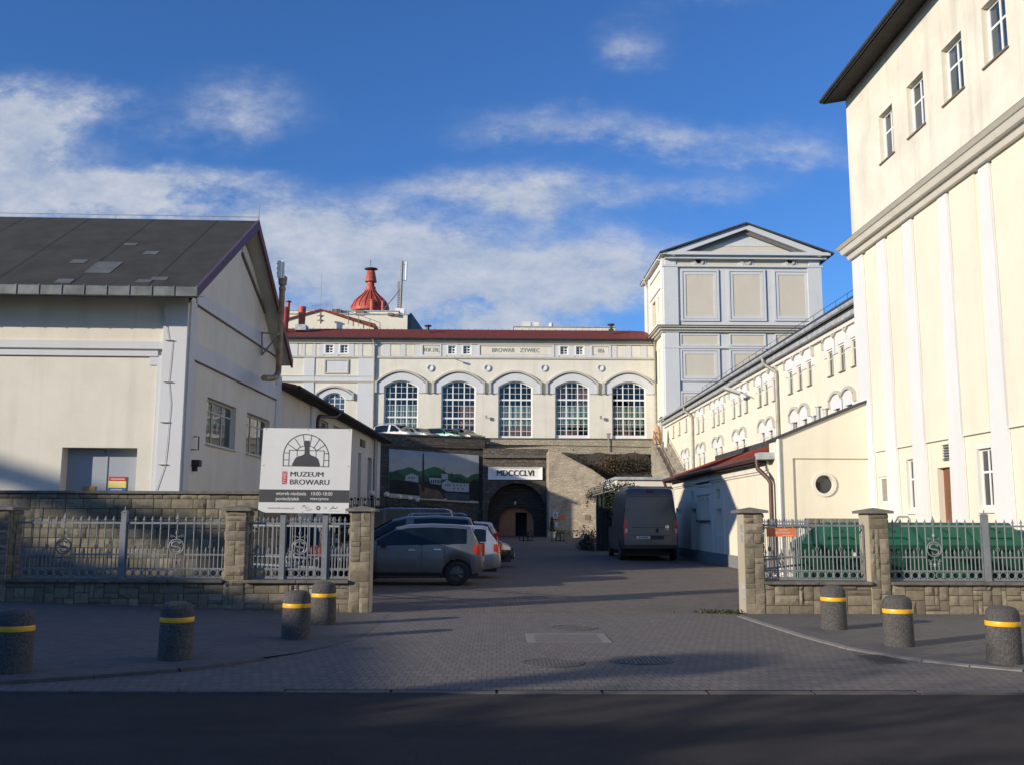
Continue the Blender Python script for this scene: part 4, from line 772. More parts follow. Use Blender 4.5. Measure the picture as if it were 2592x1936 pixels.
# hoods
def hallhood(c, hw, zs, ztop, rise, ih, irise, itop):
    K = 16; outer = [(c-hw+2*hw*k/K, ztop-rise*((2*k/K-1)**2)) for k in range(K+1)]
    b_ = MB(); inner = [(c-ih+2*ih*k/K, itop-irise*((2*k/K-1)**2)) for k in range(K+1)]
    for (o0, o1, i0, i1) in zip(outer, outer[1:], inner, inner[1:]): b_.fprism(FH, [i0, i1, o1, o0], 0, .10)
    for sgn in (0, -1): x_ = outer[sgn]; n_ = inner[sgn]; b_.fprism(FH, [(x_[0], zs), (n_[0], zs), n_, x_], 0, .099)
    o = b_.build('window_hood', M['blue'], hl); m_ = MB()
    for k, (t, n, mt) in enumerate(((.17, .24, 0), (.06, .17, 0))):
        d = .0 if k == 0 else -.30
        oo = [(c-(hw+d)+2*(hw+d)*i/K, ztop+d-rise*((2*i/K-1)**2)) for i in range(K+1)]
        if k == 0:
            for (u0, z0), (u1, z1) in zip(oo, oo[1:]): m_.fprism(FH, [(u0, z0), (u1, z1), (u1, z1+t), (u0, z0+t)], 0, n)
            for s_, e in ((oo[0], -1), (oo[-1], 1)): m_.fbox(FH, min(s_[0], s_[0]+e*t), max(s_[0], s_[0]+e*t), zs, s_[1]+t*.9, 0, n)
    m_.build('hood_moulding', M['cornice'], o)
    m_ = MB()
    oo = [(c-(hw-.22)+2*(hw-.22)*i/K, ztop-.22-rise*((2*i/K-1)**2)) for i in range(K+1)]
    for (u0, z0), (u1, z1) in zip(outer, outer[1:]): m_.fprism(FH, [(u0, z0-.09), (u1, z1-.09), (u1, z1), (u0, z0)], .1, .13)
    m_.build('hood_groove', M['line'], o)
zsp = FH.Z(1300, 996); zht = FH.Z(1300, 943)
for a, b in AR: hallhood((a+b)/2, 2.08, zsp, zht, .95, 1.47, arise, az1)
hallhood((HO[5][0]+HO[5][1])/2, 1.5, FH.Z(850, 1012), FH.Z(850, 981), .6, .94, .45, HO[5][3])
q = MB()
u = None
edges = [FH.U(951, 1000)]+[x for a, b in AR for x in ((a+b)/2-2.08-.17, (a+b)/2+2.08+.17)]+[hx1]
for a, b in zip(edges[0::2], edges[1::2]): q.fbox(FH, a, b, zsp-.05, zsp+.03, 0, .04)
q.build('impost_line', M['cornice'], hl)
# frieze
q = MB(); q.fbox(FH, hx0, hx1, ze-.46, ze-.30, 0, .16); q.fbox(FH, hx0, hx1, ze-.30, ze-.12, 0, .32); q.fbox(FH, hx0, hx1, zf1, ze-.46, 0, .10); q.fbox(FH, hx0, hx1, zf0-.16, zf0, 0, .12); q.build('cornice', M['cornice'], hl)
plain = [(754, 766), (772, 793), (799, 811), (896, 908), (917, 943), (961, 973), (988, 1014), (1027, 1051), (1561, 1585), (1598, 1623), (1637, 1656)]
txt = [(1065.5, 1117.5, 'ROK ZAŁ'), (1210, 1403, 'BROWAR    ŻYWIEC'), (1494.5, 1546.5, '1856')]
q = MB(); pn = MB(); gv = MB(); cells = sorted([(FH.U(a, 888), FH.U(b, 888), 0) for a, b in plain]+[(FH.U(a, 888), FH.U(b, 888), 1) for a, b, _ in txt]+[(a-.14, b+.14, 2) for a, b, c, d in fz_w])
cur = hx0
for a, b, kd in cells:
    q.fbox(FH, cur, a, zf0+.0, zf1, 0, .05); cur = b
    if kd == 0: pn.fbox(FH, a+.05, b-.05, zf0+.08, zf1-.08, 0, .02); gv.fbox(FH, a, a+.05, zf0, zf1, 0, .03); gv.fbox(FH, a+.05, b, zf1-.08, zf1, 0, .03)
    elif kd == 1:
        pn.fbox(FH, a+.22, b-.22, zf0+.24, zf1-.24, 0, .03)
        for p in ((a, a+.16, zf0, zf1), (b-.16, b, zf0, zf1), (a+.16, b-.16, zf1-.16, zf1), (a+.16, b-.16, zf0, zf0+.16)): q.fbox(FH, *p, 0, .10)
        for p in ((a+.16, a+.22, zf0+.16, zf1-.16), (a+.22, b-.22, zf1-.24, zf1-.16)): gv.fbox(FH, *p, 0, .05)
q.fbox(FH, cur, hx1, zf0, zf1, 0, .05)
q.build('frieze', M['blue'], hl); pn.build('frieze_panel', M['cream'], hl); gv.build('panel_groove', M['cornice'], hl)
for a, b, s in txt:
    if s == 'BROWAR    ŻYWIEC':
        for cx_, t in ((1273.5, 'BROWAR'), (1341, 'ZYWIEC')): text(t, .50, M['greentext'], hl, FH.P(FH.U(cx_, 888), (zf0+zf1)/2, .045), (R(90), 0, 0), bold=.018, sx=.92)
    else: text(s, .50, M['greentext'], hl, FH.P(FH.U((a+b)/2, 888), (zf0+zf1)/2, .045), (R(90), 0, 0), bold=.014, sx=.62)
for x in (1089, 1233, 1376.5, 1519.5):
    u, z = FH.px(x, 931.5); q = MB(); q.lathe([(.0, -.0), (.20, -.05), (.21, -.12), (.30, -.12), (.30, .0)], FH.P(u, z, 0), 20, 'y', False, False); q.build('medallion', M['blue'], hl, smooth=35)
# left bay trim
for x0, x1 in ((768, 794), (905, 947)): q = MB(); q.fbox(FH, FH.U(x0, 1000), FH.U(x1, 1000), TZ, zf0-.16, 0, .07); q.build('pilaster', M['blue'], hl)
q = MB()
za_, zb2 = FH.Z(850, 953), FH.Z(850, 964); q.fbox(FH, hx0, FH.U(768, 1000), zb2, za_, 0, .05); q.fbox(FH, FH.U(794, 1000), FH.U(905, 1000), zb2, za_, 0, .05)
a, b, c, d = FH.U(824.5, 930), FH.U(879, 930), FH.Z(850, 943), FH.Z(850, 913); q.build('string_band', M['blue'], hl); q = MB(); q.fbox(FH, a, b, c, d, 0, .03); q.build('bay_panel', M['blue'], hl)
q = MB(); q.fbox(FH, a-.12, a, c-.12, d+.12, 0, .1); q.fbox(FH, b, b+.12, c-.12, d+.12, 0, .1); q.fbox(FH, a, b, d, d+.12, 0, .1); q.fbox(FH, a, b, c-.12, c, 0, .1); q.fbox(FH, hx0, FH.U(947, 1000), zb2-.12, zb2, 0, .13); q.fbox(FH, hx0, FH.U(947, 1000), za_, za_+.05, 0, .1); q.build('panel_border', M['cornice'], hl)
for x, n in ((949.5, .15), (1657.5, .12)): q = MB(); q.tube([FH.P(FH.U(x-4, 860), ze-.05, .55), FH.P(FH.U(x, 880), ze-.7, n), FH.P(FH.U(x, 900), TZ, n)], .09, 8); q.build('downpipe', M['pipe'], hl, smooth=50)
# roof
yr = 88.5; zr_ = atY(1300, 836, yr).z
r_ = MB(); r_.slab([(hx0, 82.45, ze), (hx1-2.2, 82.45, ze), (hx1-2.2, yr, zr_), (hx0, yr, zr_)], .16); r_.slab([(hx0, yr, zr_), (hx1-2.2, yr, zr_), (hx1-2.2, 95, ze), (hx0, 95, ze)], .16); r_.slab([(hx1-2.2, 82.45, ze), (hx1+.2, 82.45, ze), (hx1-1.2, yr, zr_-.05), (hx1-2.2, yr, zr_)], .16)
ro = r_.build('roof', M['redroof'], hl)
r_ = MB(); r_.tube([(hx0, 82.4, ze-.06), (hx1, 82.4, ze-.06)], .09, 8); r_.build('gutter', M['soffit'], hl)
q = MB()
for k in range(60): x = hx0+.4+k*.62; (x < hx1-2.4) and q.box(x-.012, x+.012, yr-.02, yr+.02, zr_, zr_+.12)
q.build('ridge_studs', M['black'], ro)
for x, y in ((1083, 838), (1547, 835)):
    p = atY(x, y, 86); q = MB(); q.box(p.x-.22, p.x+.22, 85.8, 86.2, p.z-.5, p.z+.02); q.lathe([(.14, 0), (.14, .35), (.34, .4), (.30, .5), (.05, .55)], (p.x, 86, p.z), 12); q.build('roof_cowl', M['brownpipe'] if x < 1300 else M['darkroof'], hl)
for x, y, l in ((1145, 907, 1), (1231, 1056, 0), (1520, 1057, 0)):
    u, z = FH.px(x, y); q = MB()
    if l: q.tube([FH.P(u, z, 0), FH.P(u+.25, z-.1, .6)], .03, 6); q.fbox(FH, u+.15, u+.35, z-.2, z-.08, .5, .8)
    else: q.tube([FH.P(u, z, 0), FH.P(u, z, .3)], .025, 6); q.fbox(FH, u-.08, u+.08, z-.12, z+.15, .25, .4)
    q.build('wall_lamp', M['pipe'], hl)
# ------------------------------------------------------------------ things behind the hall roof
FB = Fr(0, 102.0, 1, 0, 0, -1)
bb = thing('rear_brewhouse', 'cream flat-topped brewhouse with small gable behind the red hall roof', 'building', (FB.U(880, 820), 102, 7))
bx0, bx1 = FB.U(640, 800), FB.U(1031, 820); zt0 = FB.Z(880, 786); zt1 = FB.Z(880, 797)
w = MB(); w.box(bx0, bx1, 102, 118, 7, zt1); w.build('wall', M['cream_r'], bb)
w = MB(); w.box(bx0, bx1-1.0, 102.5, 117, zt1, zt0); w.build('parapet', M['cream_r'], bb)
w = MB(); w.slab([(bx0-.1, 101.9, zt1+.12), (bx1+.1, 101.9, zt1+.12), (bx1+.1, 102.6, zt1+.12), (bx0-.1, 102.6, zt1+.12)], .12); w.slab([(bx0, 102.4, zt0+.1), (bx1-.9, 102.4, zt0+.1), (bx1-.9, 117.1, zt0+.1), (bx0, 117.1, zt0+.1)], .1); w.build('flashing', M['zinc'], bb)
w = MB(); w.hexa([(bx1, 102.2, 7), (bx1+.6, 103, 7), (bx1+3.5, 118, 7), (bx1, 118, 7), (bx1, 102.2, zt1), (bx1+.3, 103, zt0), (bx1+1.2, 118, zt0), (bx1, 118, zt0)]); w.build('sheet_wall', M['darkroof'], bb)
FG = Fr(0, 98.0, 1, 0, 0, -1)
a, b, c = FG.px(722, 813), FG.px(812, 787), FG.px(948, 832)
w = MB(); w.fprism(FG, [(a[0], 7), (c[0], 7), c, b, a], -4, 0); w.build('gable', M['cream_r'], bb)
w = MB(); w.fprism(FG, [(a[0]-.1, a[1]), (b[0], b[1]), (b[0], b[1]+.16), (a[0]-.1, a[1]+.16)], -4, .2); w.fprism(FG, [b, (c[0]+.1, c[1]), (c[0]+.1, c[1]+.45), (b[0], b[1]+.16)], -4, .2); w.build('gable_roof', M['redroof'], bb)
w = MB()
for x, y in ((1, 800), (1, 811.5)): u, z = FG.px(811, y); w.lathe([(.12, -.03), (.12, -.12)], FG.P(u, z, 0), 10, 'y'); w.fbox(FG, u-.35, u+.35, z-.03, z+.03, 0, .04); w.fbox(FG, u-.03, u+.03, z-.35, z+.35, 0, .05)
w.build('wall_anchor', M['brownframe'], bb)
for x, y in ((852, 789), (911, 792)): w = MB(); u, z = FB.px(x, y); w.fbox(FB, u-.45, u+.45, z-.3, z+.25, -.5, .08); w.build('window_box', M['brownframe'], bb)
w = MB()
for x, y, x2 in ((982, 797, 995), (1001, 799, 1010)): w.fbox(FB, FB.U(x, y), FB.U(x2, y), FB.Z(x, y+3), FB.Z(x, y-3), .0, .3)
w.build('vent_box', M['brownframe'], bb)
w = MB(); FR2 = Fr(0, 97.7, 1, 0, 0, -1); tops = []
for x, y0, y1 in ((882, 789, 809), (908, 798, 815), (936, 808, 824), (962, 818, 832)):
    u0, z0 = FR2.px(x, y1); u1, z1 = FR2.px(x, y0); tops.append(FR2.P(u1, z1)); w.tube([FR2.P(u0, z0-.5), FR2.P(u1, z1)], .035, 5)
w.tube(tops, .03, 5); w.tube([(x, y, z-.5) for x, y, z in tops], .03, 5); w.build('roof_railing', M['greenrail'], bb)
w = MB()
for x, y0, y1 in ((825.5, 762, 822), (837, 772, 785), (798, 769, 785), (789.5, 774, 786), (841, 772, 785)): w.tube([atY(x, y1+2, 101.5), atY(x, y0, 101.5)], .03, 5)
w.tube([atY(789, 774, 101.5), atY(817, 773, 101.5)], .03, 5); w.tube([atY(811, 788, 101.5), atY(815, 690, 101.5)], .02, 5); w.build('roof_aerials', M['pipe'], bb)
def px2(Y): return lambda x, y: atY(x, y, Y)
# red bell-shaped ventilator
pc = atY(937, 785, 106); k_ = 106/2470
vt = thing('bell_ventilator', 'tall red bell-shaped roof ventilator with flat disc on top', 'ventilator', tuple(pc))
def rz(list_): return [(w_/2*k_, (785-y)*k_) for w_, y in list_]
q = MB(); q.lathe(rz([(100, 792), (98, 785), (92, 774), (80, 764), (64, 756), (46, 748), (34, 742), (28, 736), (26, 730), (25.5, 725)]), pc, 28); q.build('bell', M['redmetal'], vt, smooth=40)
q = MB(); q.lathe(rz([(25.5, 725), (23, 724.8), (19, 722), (18.5, 710)]), pc, 20); q.lathe(rz([(16, 712), (31, 711.5), (20, 684), (18, 683)]), pc, 20); q.build('cowl', M['redmetal'], vt, smooth=40)
q = MB(); q.lathe(rz([(10, 683), (10, 681), (34, 678), (34.5, 676.5), (20, 674.5), (2, 674)]), pc, 24); q.build('disc', M['brownpipe'], vt, smooth=30)
q = MB(); q.tube([atY(938.5, 674, 106), atY(938.5, 658, 106)], .03, 5); q.build('spike', M['black'], vt)
q = MB()
for j in range(10):
    a = -math.pi*(.05+.9*j/9); pr = rz([(99, 784), (93, 774), (81, 764), (65, 756), (47, 748), (35, 742), (29, 736)]); q.tube([(pc.x+r_*1.01*math.cos(a), pc.y+r_*1.01*math.sin(a), pc.z+h+.03) for r_, h in pr], .035, 4)
q.build('bell_seams', M['redmetal'], vt)
for x, w_, y1, y0 in ((942, 12.5, 759, 784), (969, 8.5, 762, 785)):
    p = atY(x, y0, 103.8); k3 = 103.8/2470; q = MB(); q.lathe([(w_/2*k3, -.8), (w_/2*k3, (y0-y1-2)*k3)], p, 14); q.lathe([(w_*.62*k3, (y0-y1-2)*k3), (w_*.62*k3, (y0-y1)*k3)], p, 14); q.build('side_vent', M['redmetal'], vt, smooth=40)
# red chimneys
for (x, wt, wb_, y1, y0, Y, lab) in ((763.5, 20.5, 16.5, 776, 826, 86.5, 'wide red tapered chimney on the hall roof beside the warehouse gable'), (721, 19, 17, 777, 830, 85.5, 'red chimney half hidden behind the warehouse verge'), (729, 9, 8, 765, 800, 95, 'thin red chimney with a flat cap left of the wide chimney')):
    p = atY(x, y0, Y); k3 = Y/2470; t_ = thing('red_chimney', lab, 'chimney', tuple(p), group='red chimneys on the hall roof'); q = MB()
    h = (y0-y1)*k3; q.lathe([(wb_/2*k3, -.6), (wb_/2*k3, 0), (wt/2*k3, h), (wt/2*k3*.8, h), (wt/2*k3*.75, h-.3)], p, 18); q.build('shaft', M['redmetal'], t_, smooth=40)
    if wt < 12: q = MB(); q.lathe([(wt*.85*k3, h+.02), (wt*.85*k3, h+.12), (.05, h+.2)], p, 16); q.build('cap', M['brownpipe'], t_)
    if wt > 20: q = MB(); c = atY(762.5, 831, 86.0); q.box(c.x-.48, c.x+.48, 85.6, 86.9, c.z-.25, c.z+.26); q.build('base_box', M['zinc'], t_)
# lattice mast
ms_ = thing('aerial_mast', 'lattice aerial mast with a white panel right of the red ventilator', 'mast', tuple(atY(1014, 792, 104)))
q = MB(); q.tube([atY(1013, 800, 104), atY(1019, 661, 104)], .11, 6); q.build('pole', M['brownframe'], ms_)
q = MB()
for k in range(26): y = 667+k*4.6; x = 1018.8-(y-661)*6/139; q.tube([atY(x-4, y, 104), atY(x+4, y, 104)], .025, 4)
for k in range(13): y = 715+k*5.6; q.tube([atY(1006-(y-715)*.02, y, 104), atY(1010.5-(y-715)*.02, y+1, 104)], .03, 4)
q.tube([atY(1008, 713, 104), atY(1005.5, 790, 104)], .03, 5); q.tube([atY(1011, 712, 104), atY(1009.5, 790, 104)], .03, 5)
q.build('rungs', M['brownframe'], ms_)
q = MB(); q.tube([atY(1027.5, 710, 104), atY(1029, 664, 104)], .10, 8); q.build('aerial_panel', M['white'], ms_)
q = MB(); q.tube([atY(1018, 671, 104), atY(1028, 671, 104)], .03, 5); q.tube([atY(1016.5, 710, 104), atY(1027, 711, 104)], .04, 5); q.tube([atY(1013, 733, 104), atY(962, 797, 102.8)], .05, 5); q.build('brace', M['brownframe'], ms_)
q = MB(); p = atY(1013, 795, 104); q.box(p.x-.5, p.x+.5, 103.5, 104.5, p.z-1, p.z+.5); q.build('base', M['white'], ms_)
# white roof block
rb = thing('roof_plant_block', 'low white plant block with small vents behind the hall ridge', 'roof block', tuple(atY(1430, 836, 96)))
w = MB(); a, b = atY(1301, 828, 96), atY(1557, 830, 96); w.box(a.x, b.x, 96, 104, b.z-3, b.z); w.build('block', M['white_cornice'], rb)
w = MB(); w.box(a.x-.08, b.x+.08, 95.9, 104, b.z, b.z+.07); w.build('flashing', M['zinc'], rb)
w = MB(); c, d = atY(1323, 827, 98), atY(1363, 818, 98); w.box(c.x, c.x+.8, 97.5, 98.5, c.z-.4, d.z); w.box(c.x+.8, d.x-.7, 97.7, 98.3, c.z-.4, d.z-.05); w.box(d.x-.55, d.x, 97.5, 98.5, c.z-.4, d.z-.02); p = atY(1395, 827, 98); w.lathe([(.28, -.4), (.2, .3), (.14, .36)], p, 10); w.build('vent', M['white_cornice'], rb)
# ------------------------------------------------------------------ terrace, retaining walls, gate
g = MB(); g.poly([(-30, 75.5, 7.58), (4.2, 78.5, 7.58), (14, 78.5, 7.45), (14, 83, 7.45), (-30, 83, 7.58)]); tag(g.build('terrace', M['pavers2']), kind='structure')
YG = 77.0; FG_ = Fr(0, YG, 1, 0, 0, -1)
A_ = atY(930, 1110, 74.3); B_ = atY(1226, 1117, 77.6); FM = Fr(A_.x, A_.y, B_.x-A_.x, B_.y-A_.y, B_.y-A_.y, -(B_.x-A_.x)); ML = math.hypot(B_.x-A_.x, B_.y-A_.y)
rw = thing('retaining_wall', 'dark rubble retaining wall with arched gateway below the terrace', 'wall', (A_.x, A_.y, 0))
zp0, zp1 = 7.18, 8.02
gx0, gx1 = FG_.U(1222, 1200), FG_.U(1393, 1200); ac = FG_.U(1308, 1300); ar = 2.28; asz = 2.2
w = MB(); w.fwall(FM, -8, ML, 0, zp0, [], .3)
w.fwall(FG_, gx0, gx1, 0, zp0, [(ac-ar, ac+ar, 0, asz+ar)], .9) if False else None
# gate block with round arch
K = 20; arc = [(ac-ar*math.cos(math.pi*k/K), asz+ar*math.sin(math.pi*k/K)) for k in range(K+1)]
w.poly([FG_.P(gx0, 0), FG_.P(ac-ar, 0), FG_.P(ac-ar, asz), FG_.P(gx0, asz)]); w.poly([FG_.P(ac+ar, 0), FG_.P(gx1, 0), FG_.P(gx1, asz), FG_.P(ac+ar, asz)])
ztp = zp0
for (u0, z0), (u1, z1) in zip(arc, arc[1:]): w.poly([FG_.P(u0, z0), FG_.P(u1, z1), FG_.P(u1, ztp), FG_.P(u0, ztp)])
w.poly([FG_.P(gx0, asz), FG_.P(ac-ar, asz), FG_.P(ac-ar, ztp), FG_.P(gx0, ztp)]); w.poly([FG_.P(ac+ar, asz), FG_.P(gx1, asz), FG_.P(gx1, ztp), FG_.P(ac+ar, ztp)])
w.poly([FM.P(ML, 0), FG_.P(gx0, 0), FG_.P(gx0, zp0), FM.P(ML, zp0)])
w.poly([(gx1, YG, 0), (gx1, 80, 0), (gx1, 80, zp0), (gx1, YG, zp0)])
w.build('wall', M['rubble'], rw, fix=False)
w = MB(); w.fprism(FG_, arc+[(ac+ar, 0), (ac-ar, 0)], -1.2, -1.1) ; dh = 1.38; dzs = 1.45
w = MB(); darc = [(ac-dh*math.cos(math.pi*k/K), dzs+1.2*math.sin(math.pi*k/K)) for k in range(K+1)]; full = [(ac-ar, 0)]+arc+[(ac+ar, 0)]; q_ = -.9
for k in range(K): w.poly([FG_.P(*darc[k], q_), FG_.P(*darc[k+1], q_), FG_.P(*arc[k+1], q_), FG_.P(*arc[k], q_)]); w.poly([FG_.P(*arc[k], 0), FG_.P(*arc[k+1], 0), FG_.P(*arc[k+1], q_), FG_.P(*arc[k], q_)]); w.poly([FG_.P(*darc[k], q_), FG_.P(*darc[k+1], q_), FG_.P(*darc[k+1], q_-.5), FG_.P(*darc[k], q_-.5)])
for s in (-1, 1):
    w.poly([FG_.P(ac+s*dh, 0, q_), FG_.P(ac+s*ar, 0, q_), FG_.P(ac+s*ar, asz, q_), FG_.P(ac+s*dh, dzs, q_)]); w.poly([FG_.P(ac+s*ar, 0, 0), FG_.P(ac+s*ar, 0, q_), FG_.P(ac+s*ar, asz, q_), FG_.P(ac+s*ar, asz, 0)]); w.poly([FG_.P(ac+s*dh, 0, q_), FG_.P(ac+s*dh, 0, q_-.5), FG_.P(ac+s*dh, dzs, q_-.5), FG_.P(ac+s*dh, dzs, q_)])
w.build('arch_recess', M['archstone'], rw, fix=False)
w = MB(); w.fprism(FM, [(-8, zp0), (ML, zp0), (ML, zp1), (-8, zp1)], -.5, .12); w.fbox(FM, -8, ML, zp1, zp1+.1, -.55, .2); w.build('parapet', M['rubble'], rw)
pp = atY(1224, 1117, 78.6)
FP = Fr(0, 78.6, 1, 0, 0, -1); w = MB(); w.fbox(FP, gx0-.2, FP.U(1662, 1110), zp0-.25, zp1+.05, -.5, .0); w.build('parapet', M['parapet'], rw)
w = MB(); w.fbox(FP, gx0-.3, FP.U(1664, 1110), zp1+.05, zp1+.13, -.56, .08); w.fbox(FP, gx0-.2, FP.U(1662, 1110), zp0-.33, zp0-.25, -.5, .1); w.build('parapet_coping', M['coping'], rw)
w = MB(); w.poly([(gx0-.2, YG, zp0), (gx1, YG, zp0), (gx1, 78.6, zp0+.02), (gx0-.2, 78.6, zp0+.02)]); w.fbox(FG_, gx0, gx1, FG_.Z(1300, 1158), FG_.Z(1300, 1152), 0, .25); w.build('ledge', M['coping'], rw)
# wooden gate in the arch
gt_ = thing('arched_gate', 'brown arched wooden gate with its wicket door open, below the plaque', 'gate', (ac, YG+1.3, .36))
q = MB(); qn = -1.3; o0, o1 = FG_.U(1304.5, 1330, qn), FG_.U(1333.5, 1330, qn); oz = FG_.Z(1318, 1296, qn)
def clipz(u): return .02+dzs+1.2*math.sqrt(max(0, 1-((u-ac)/dh)**2))
us = [ac-dh+.002+(o0-ac+dh-.002)*k/10 for k in range(11)]
q.fprism(FG_, [(us[0], .3)]+[(u, clipz(u)-.01) for u in us]+[(o0, .3)], qn-.08, qn); q.build('left_leaf', M['gatewood'], gt_)
q = MB(); us = [o1+(ac+dh-.002-o1)*k/10 for k in range(11)]; q.fprism(FG_, [(us[0], .3)]+[(u, clipz(u)-.01) for u in us]+[(us[-1], .3)], qn-.08, qn); q.build('right_leaf', M['gatewood'], gt_)
q = MB(); us = [o0+(o1-o0)*k/6 for k in range(7)]; q.fprism(FG_, [(us[0], oz)]+[(u, clipz(u)-.01) for u in us]+[(us[-1], oz)], qn-.08, qn); q.build('transom', M['gatewood'], gt_)
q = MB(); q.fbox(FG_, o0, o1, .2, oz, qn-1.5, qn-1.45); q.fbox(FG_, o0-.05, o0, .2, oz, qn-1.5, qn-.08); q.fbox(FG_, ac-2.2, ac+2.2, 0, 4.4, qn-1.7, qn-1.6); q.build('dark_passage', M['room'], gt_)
lm = thing('arch_lamp', 'small glass lamp hanging over the wooden gate', 'lamp', FG_.P(ac+.0, 2.9, -.6)); q = MB(); p = FG_.P(FG_.U(1304, 1270, -.6), FG_.Z(1304, 1271, -.6), -.6); q.lathe([(.04, -.16), (.10, -.04), (.11, .05), (.04, .10)], p, 10); q.build('globe', M['globe'], lm); q = MB(); q.tube([(p[0], p[1], p[2]+.15), (p[0], p[1]+.35, p[2]+.35)], .025, 5); q.build('arm', M['black'], lm)
# plaque
pl = thing('date_plaque', 'long white framed plaque with black Roman numerals above the arch', 'plaque', FG_.P(FG_.U(1304, 1197), FG_.Z(1304, 1213), .1))
a, b, c, d = FG_.U(1235.5, 1197), FG_.U(1372.5, 1197), FG_.Z(1304, 1213), FG_.Z(1304, 1181)
q = MB(); q.fbox(FG_, a+.25, b-.25, c+.12, d-.12, 0, .05); q.build('panel', M['white'], pl)
q = MB()
for t in (([(a, c), (b, c), (b-.25, c+.14), (a+.25, c+.14)]), ([(a, d), (b, d), (b-.25, d-.14), (a+.25, d-.14)]), ([(a, c), (a+.25, c+.14), (a+.25, d-.14), (a, d)]), ([(b, c), (b-.25, c+.14), (b-.25, d-.14), (b, d)])):
    q.ext([FG_.P(u, z, .16 if (u in (a, b)) else .06) for u, z in t], [FG_.P(u, z, 0) for u, z in t])
q.build('frame', M['white'], pl)
text('MDCCCLVI', .66, M['black_text'], pl, FG_.P((a+b)/2, (c+d)/2-.0, .075), (R(90), 0, 0), bold=.028, sx=.90, ext=.012)
# painted mural board (a plain valley with a chimney and houses)
mu = thing('mural_board', 'large painted landscape board with hills, a chimney and white houses on the dark wall', 'mural', FM.P(FM.U(1098, 1210), FM.Z(1098, 1270), .1))
c4 = [FM.px(985, 1135, .15), FM.px(1212, 1151.5, .15), FM.px(1212, 1273, .15), FM.px(985, 1258, .15)]
def mp(s, t):   # s,t in 0..1, t down
    tp = [c4[0][k]+(c4[1][k]-c4[0][k])*s for k in (0, 1)]; bt = [c4[3][k]+(c4[2][k]-c4[3][k])*s for k in (0, 1)]; return (tp[0]+(bt[0]-tp[0])*t, tp[1]+(bt[1]-tp[1])*t)
def mpx(x, y): return mp((x-640)/1400, (y-(340+(x-640)*.075))/(845-(x-640)*.07))
def skymat():
    m, nt, b = newmat('mural_sky_paint'); tc = nt.nodes.new('ShaderNodeTexCoord'); sp = nt.nodes.new('ShaderNodeSeparateXYZ'); nt.links.new(tc.outputs['Object'], sp.inputs[0]); n = nz(nt, objco(nt, (1, 1, 2)), .9, 4)
    c = mix(nt, rng(nt, sp.outputs[2], 1.8, 4.3, 0, 1), (.58, .50, .37, 1), (.27, .35, .42, 1)); c = mix(nt, rng(nt, n, .45, .7, 0, .5), c, (.55, .52, .52, 1)); nt.links.new(c, b.inputs['Base Color']); b.inputs['Roughness'].default_value = .8; return m
q = MB(); q.fprism(FM, [mp(0, 0), mp(1, 0), mp(1, 1), mp(0, 1)], .02, .15); q.build('board', skymat(), mu)
lay = [0]
def mpoly(nm, pts, mat):
    lay[0] += 1; q = MB(); q.poly([FM.P(*mpx(x, y), .152+.0012*lay[0]) for x, y in pts]); q.build(nm, mat, mu, fix=False)
gm_ = simple('mural_green_paint', (.055, .150, .070, 1), .8, 0, .35, .8); gd_ = simple('mural_dark_green_paint', (.032, .085, .045, 1), .8, 0, .35, .8); dkm = simple('mural_dark_paint', (.022, .024, .022, 1), .8, 0, .4, 1.5); wm = simple('mural_white_paint', (.42, .44, .45, 1), .8, 0, .1); bm_ = simple('mural_brown_paint', (.17, .11, .06, 1), .8, 0, .5, 1.5); bl_ = simple('mural_water_paint', (.06, .085, .11, 1), .8, 0, .3, 1)
mpoly('painted_hills', [(640, 735), (700, 730), (760, 705), (860, 680), (940, 645), (1010, 670), (1090, 715), (1160, 705), (1230, 660), (1340, 628), (1420, 655), (1500, 715), (1560, 735), (1650, 745), (1750, 745), (1860, 800), (1930, 745), (2010, 728), (2040, 732), (2040, 900), (640, 900)], gm_)
mpoly('painted_hills', [(640, 770), (760, 735), (850, 800), (960, 790), (1080, 800), (1200, 790), (1450, 770), (1560, 840), (1720, 790), (1860, 860), (2040, 800), (2040, 960), (640, 960)], gd_)
mpoly('painted_ground', [(640, 880), (760, 870), (900, 890), (1080, 900), (1240, 880), (1440, 900), (1700, 930), (1890, 890), (1960, 820), (2040, 850), (2040, 1160), (640, 1110)], dkm)
mpoly('painted_bank', [(1090, 920), (1180, 980), (1360, 1010), (1430, 1040), (1500, 1160), (1110, 1165), (1100, 1060)], bm_)
mpoly('painted_water', [(1460, 1060), (1600, 1045), (1880, 1060), (1900, 1165), (1540, 1170)], bl_)
mpoly('painted_house', [(890, 800), (985, 750), (1085, 800), (1085, 905), (960, 885), (880, 880)], wm); mpoly('painted_house', [(1250, 815), (1440, 820), (1440, 925), (1270, 910)], wm); mpoly('painted_house', [(1445, 745), (1545, 745), (1545, 835), (1445, 835)], wm)
mpoly('painted_house', [(1450, 900), (1530, 840), (1610, 880), (1880, 890), (1880, 1025), (1530, 1025), (1450, 980)], wm); mpoly('painted_roof', [(1600, 830), (1850, 840), (1895, 892), (1612, 884)], gd_)
for x, y in [(945, 830), (985, 830), (1018, 830), (1510, 925), (1545, 925), (1575, 925), (1640, 920), (1695, 920), (1750, 920), (1810, 920), (1640, 975), (1710, 975), (1780, 975)]: mpoly('painted_window', [(x-8, y-12), (x+8, y-12), (x+8, y+14), (x-8, y+14)], dkm)
for x in (1285, 1320, 1355, 1390, 1422): mpoly('painted_window', [(x-8, 850), (x+8, 850), (x+8, 905), (x-8, 905)], dkm)
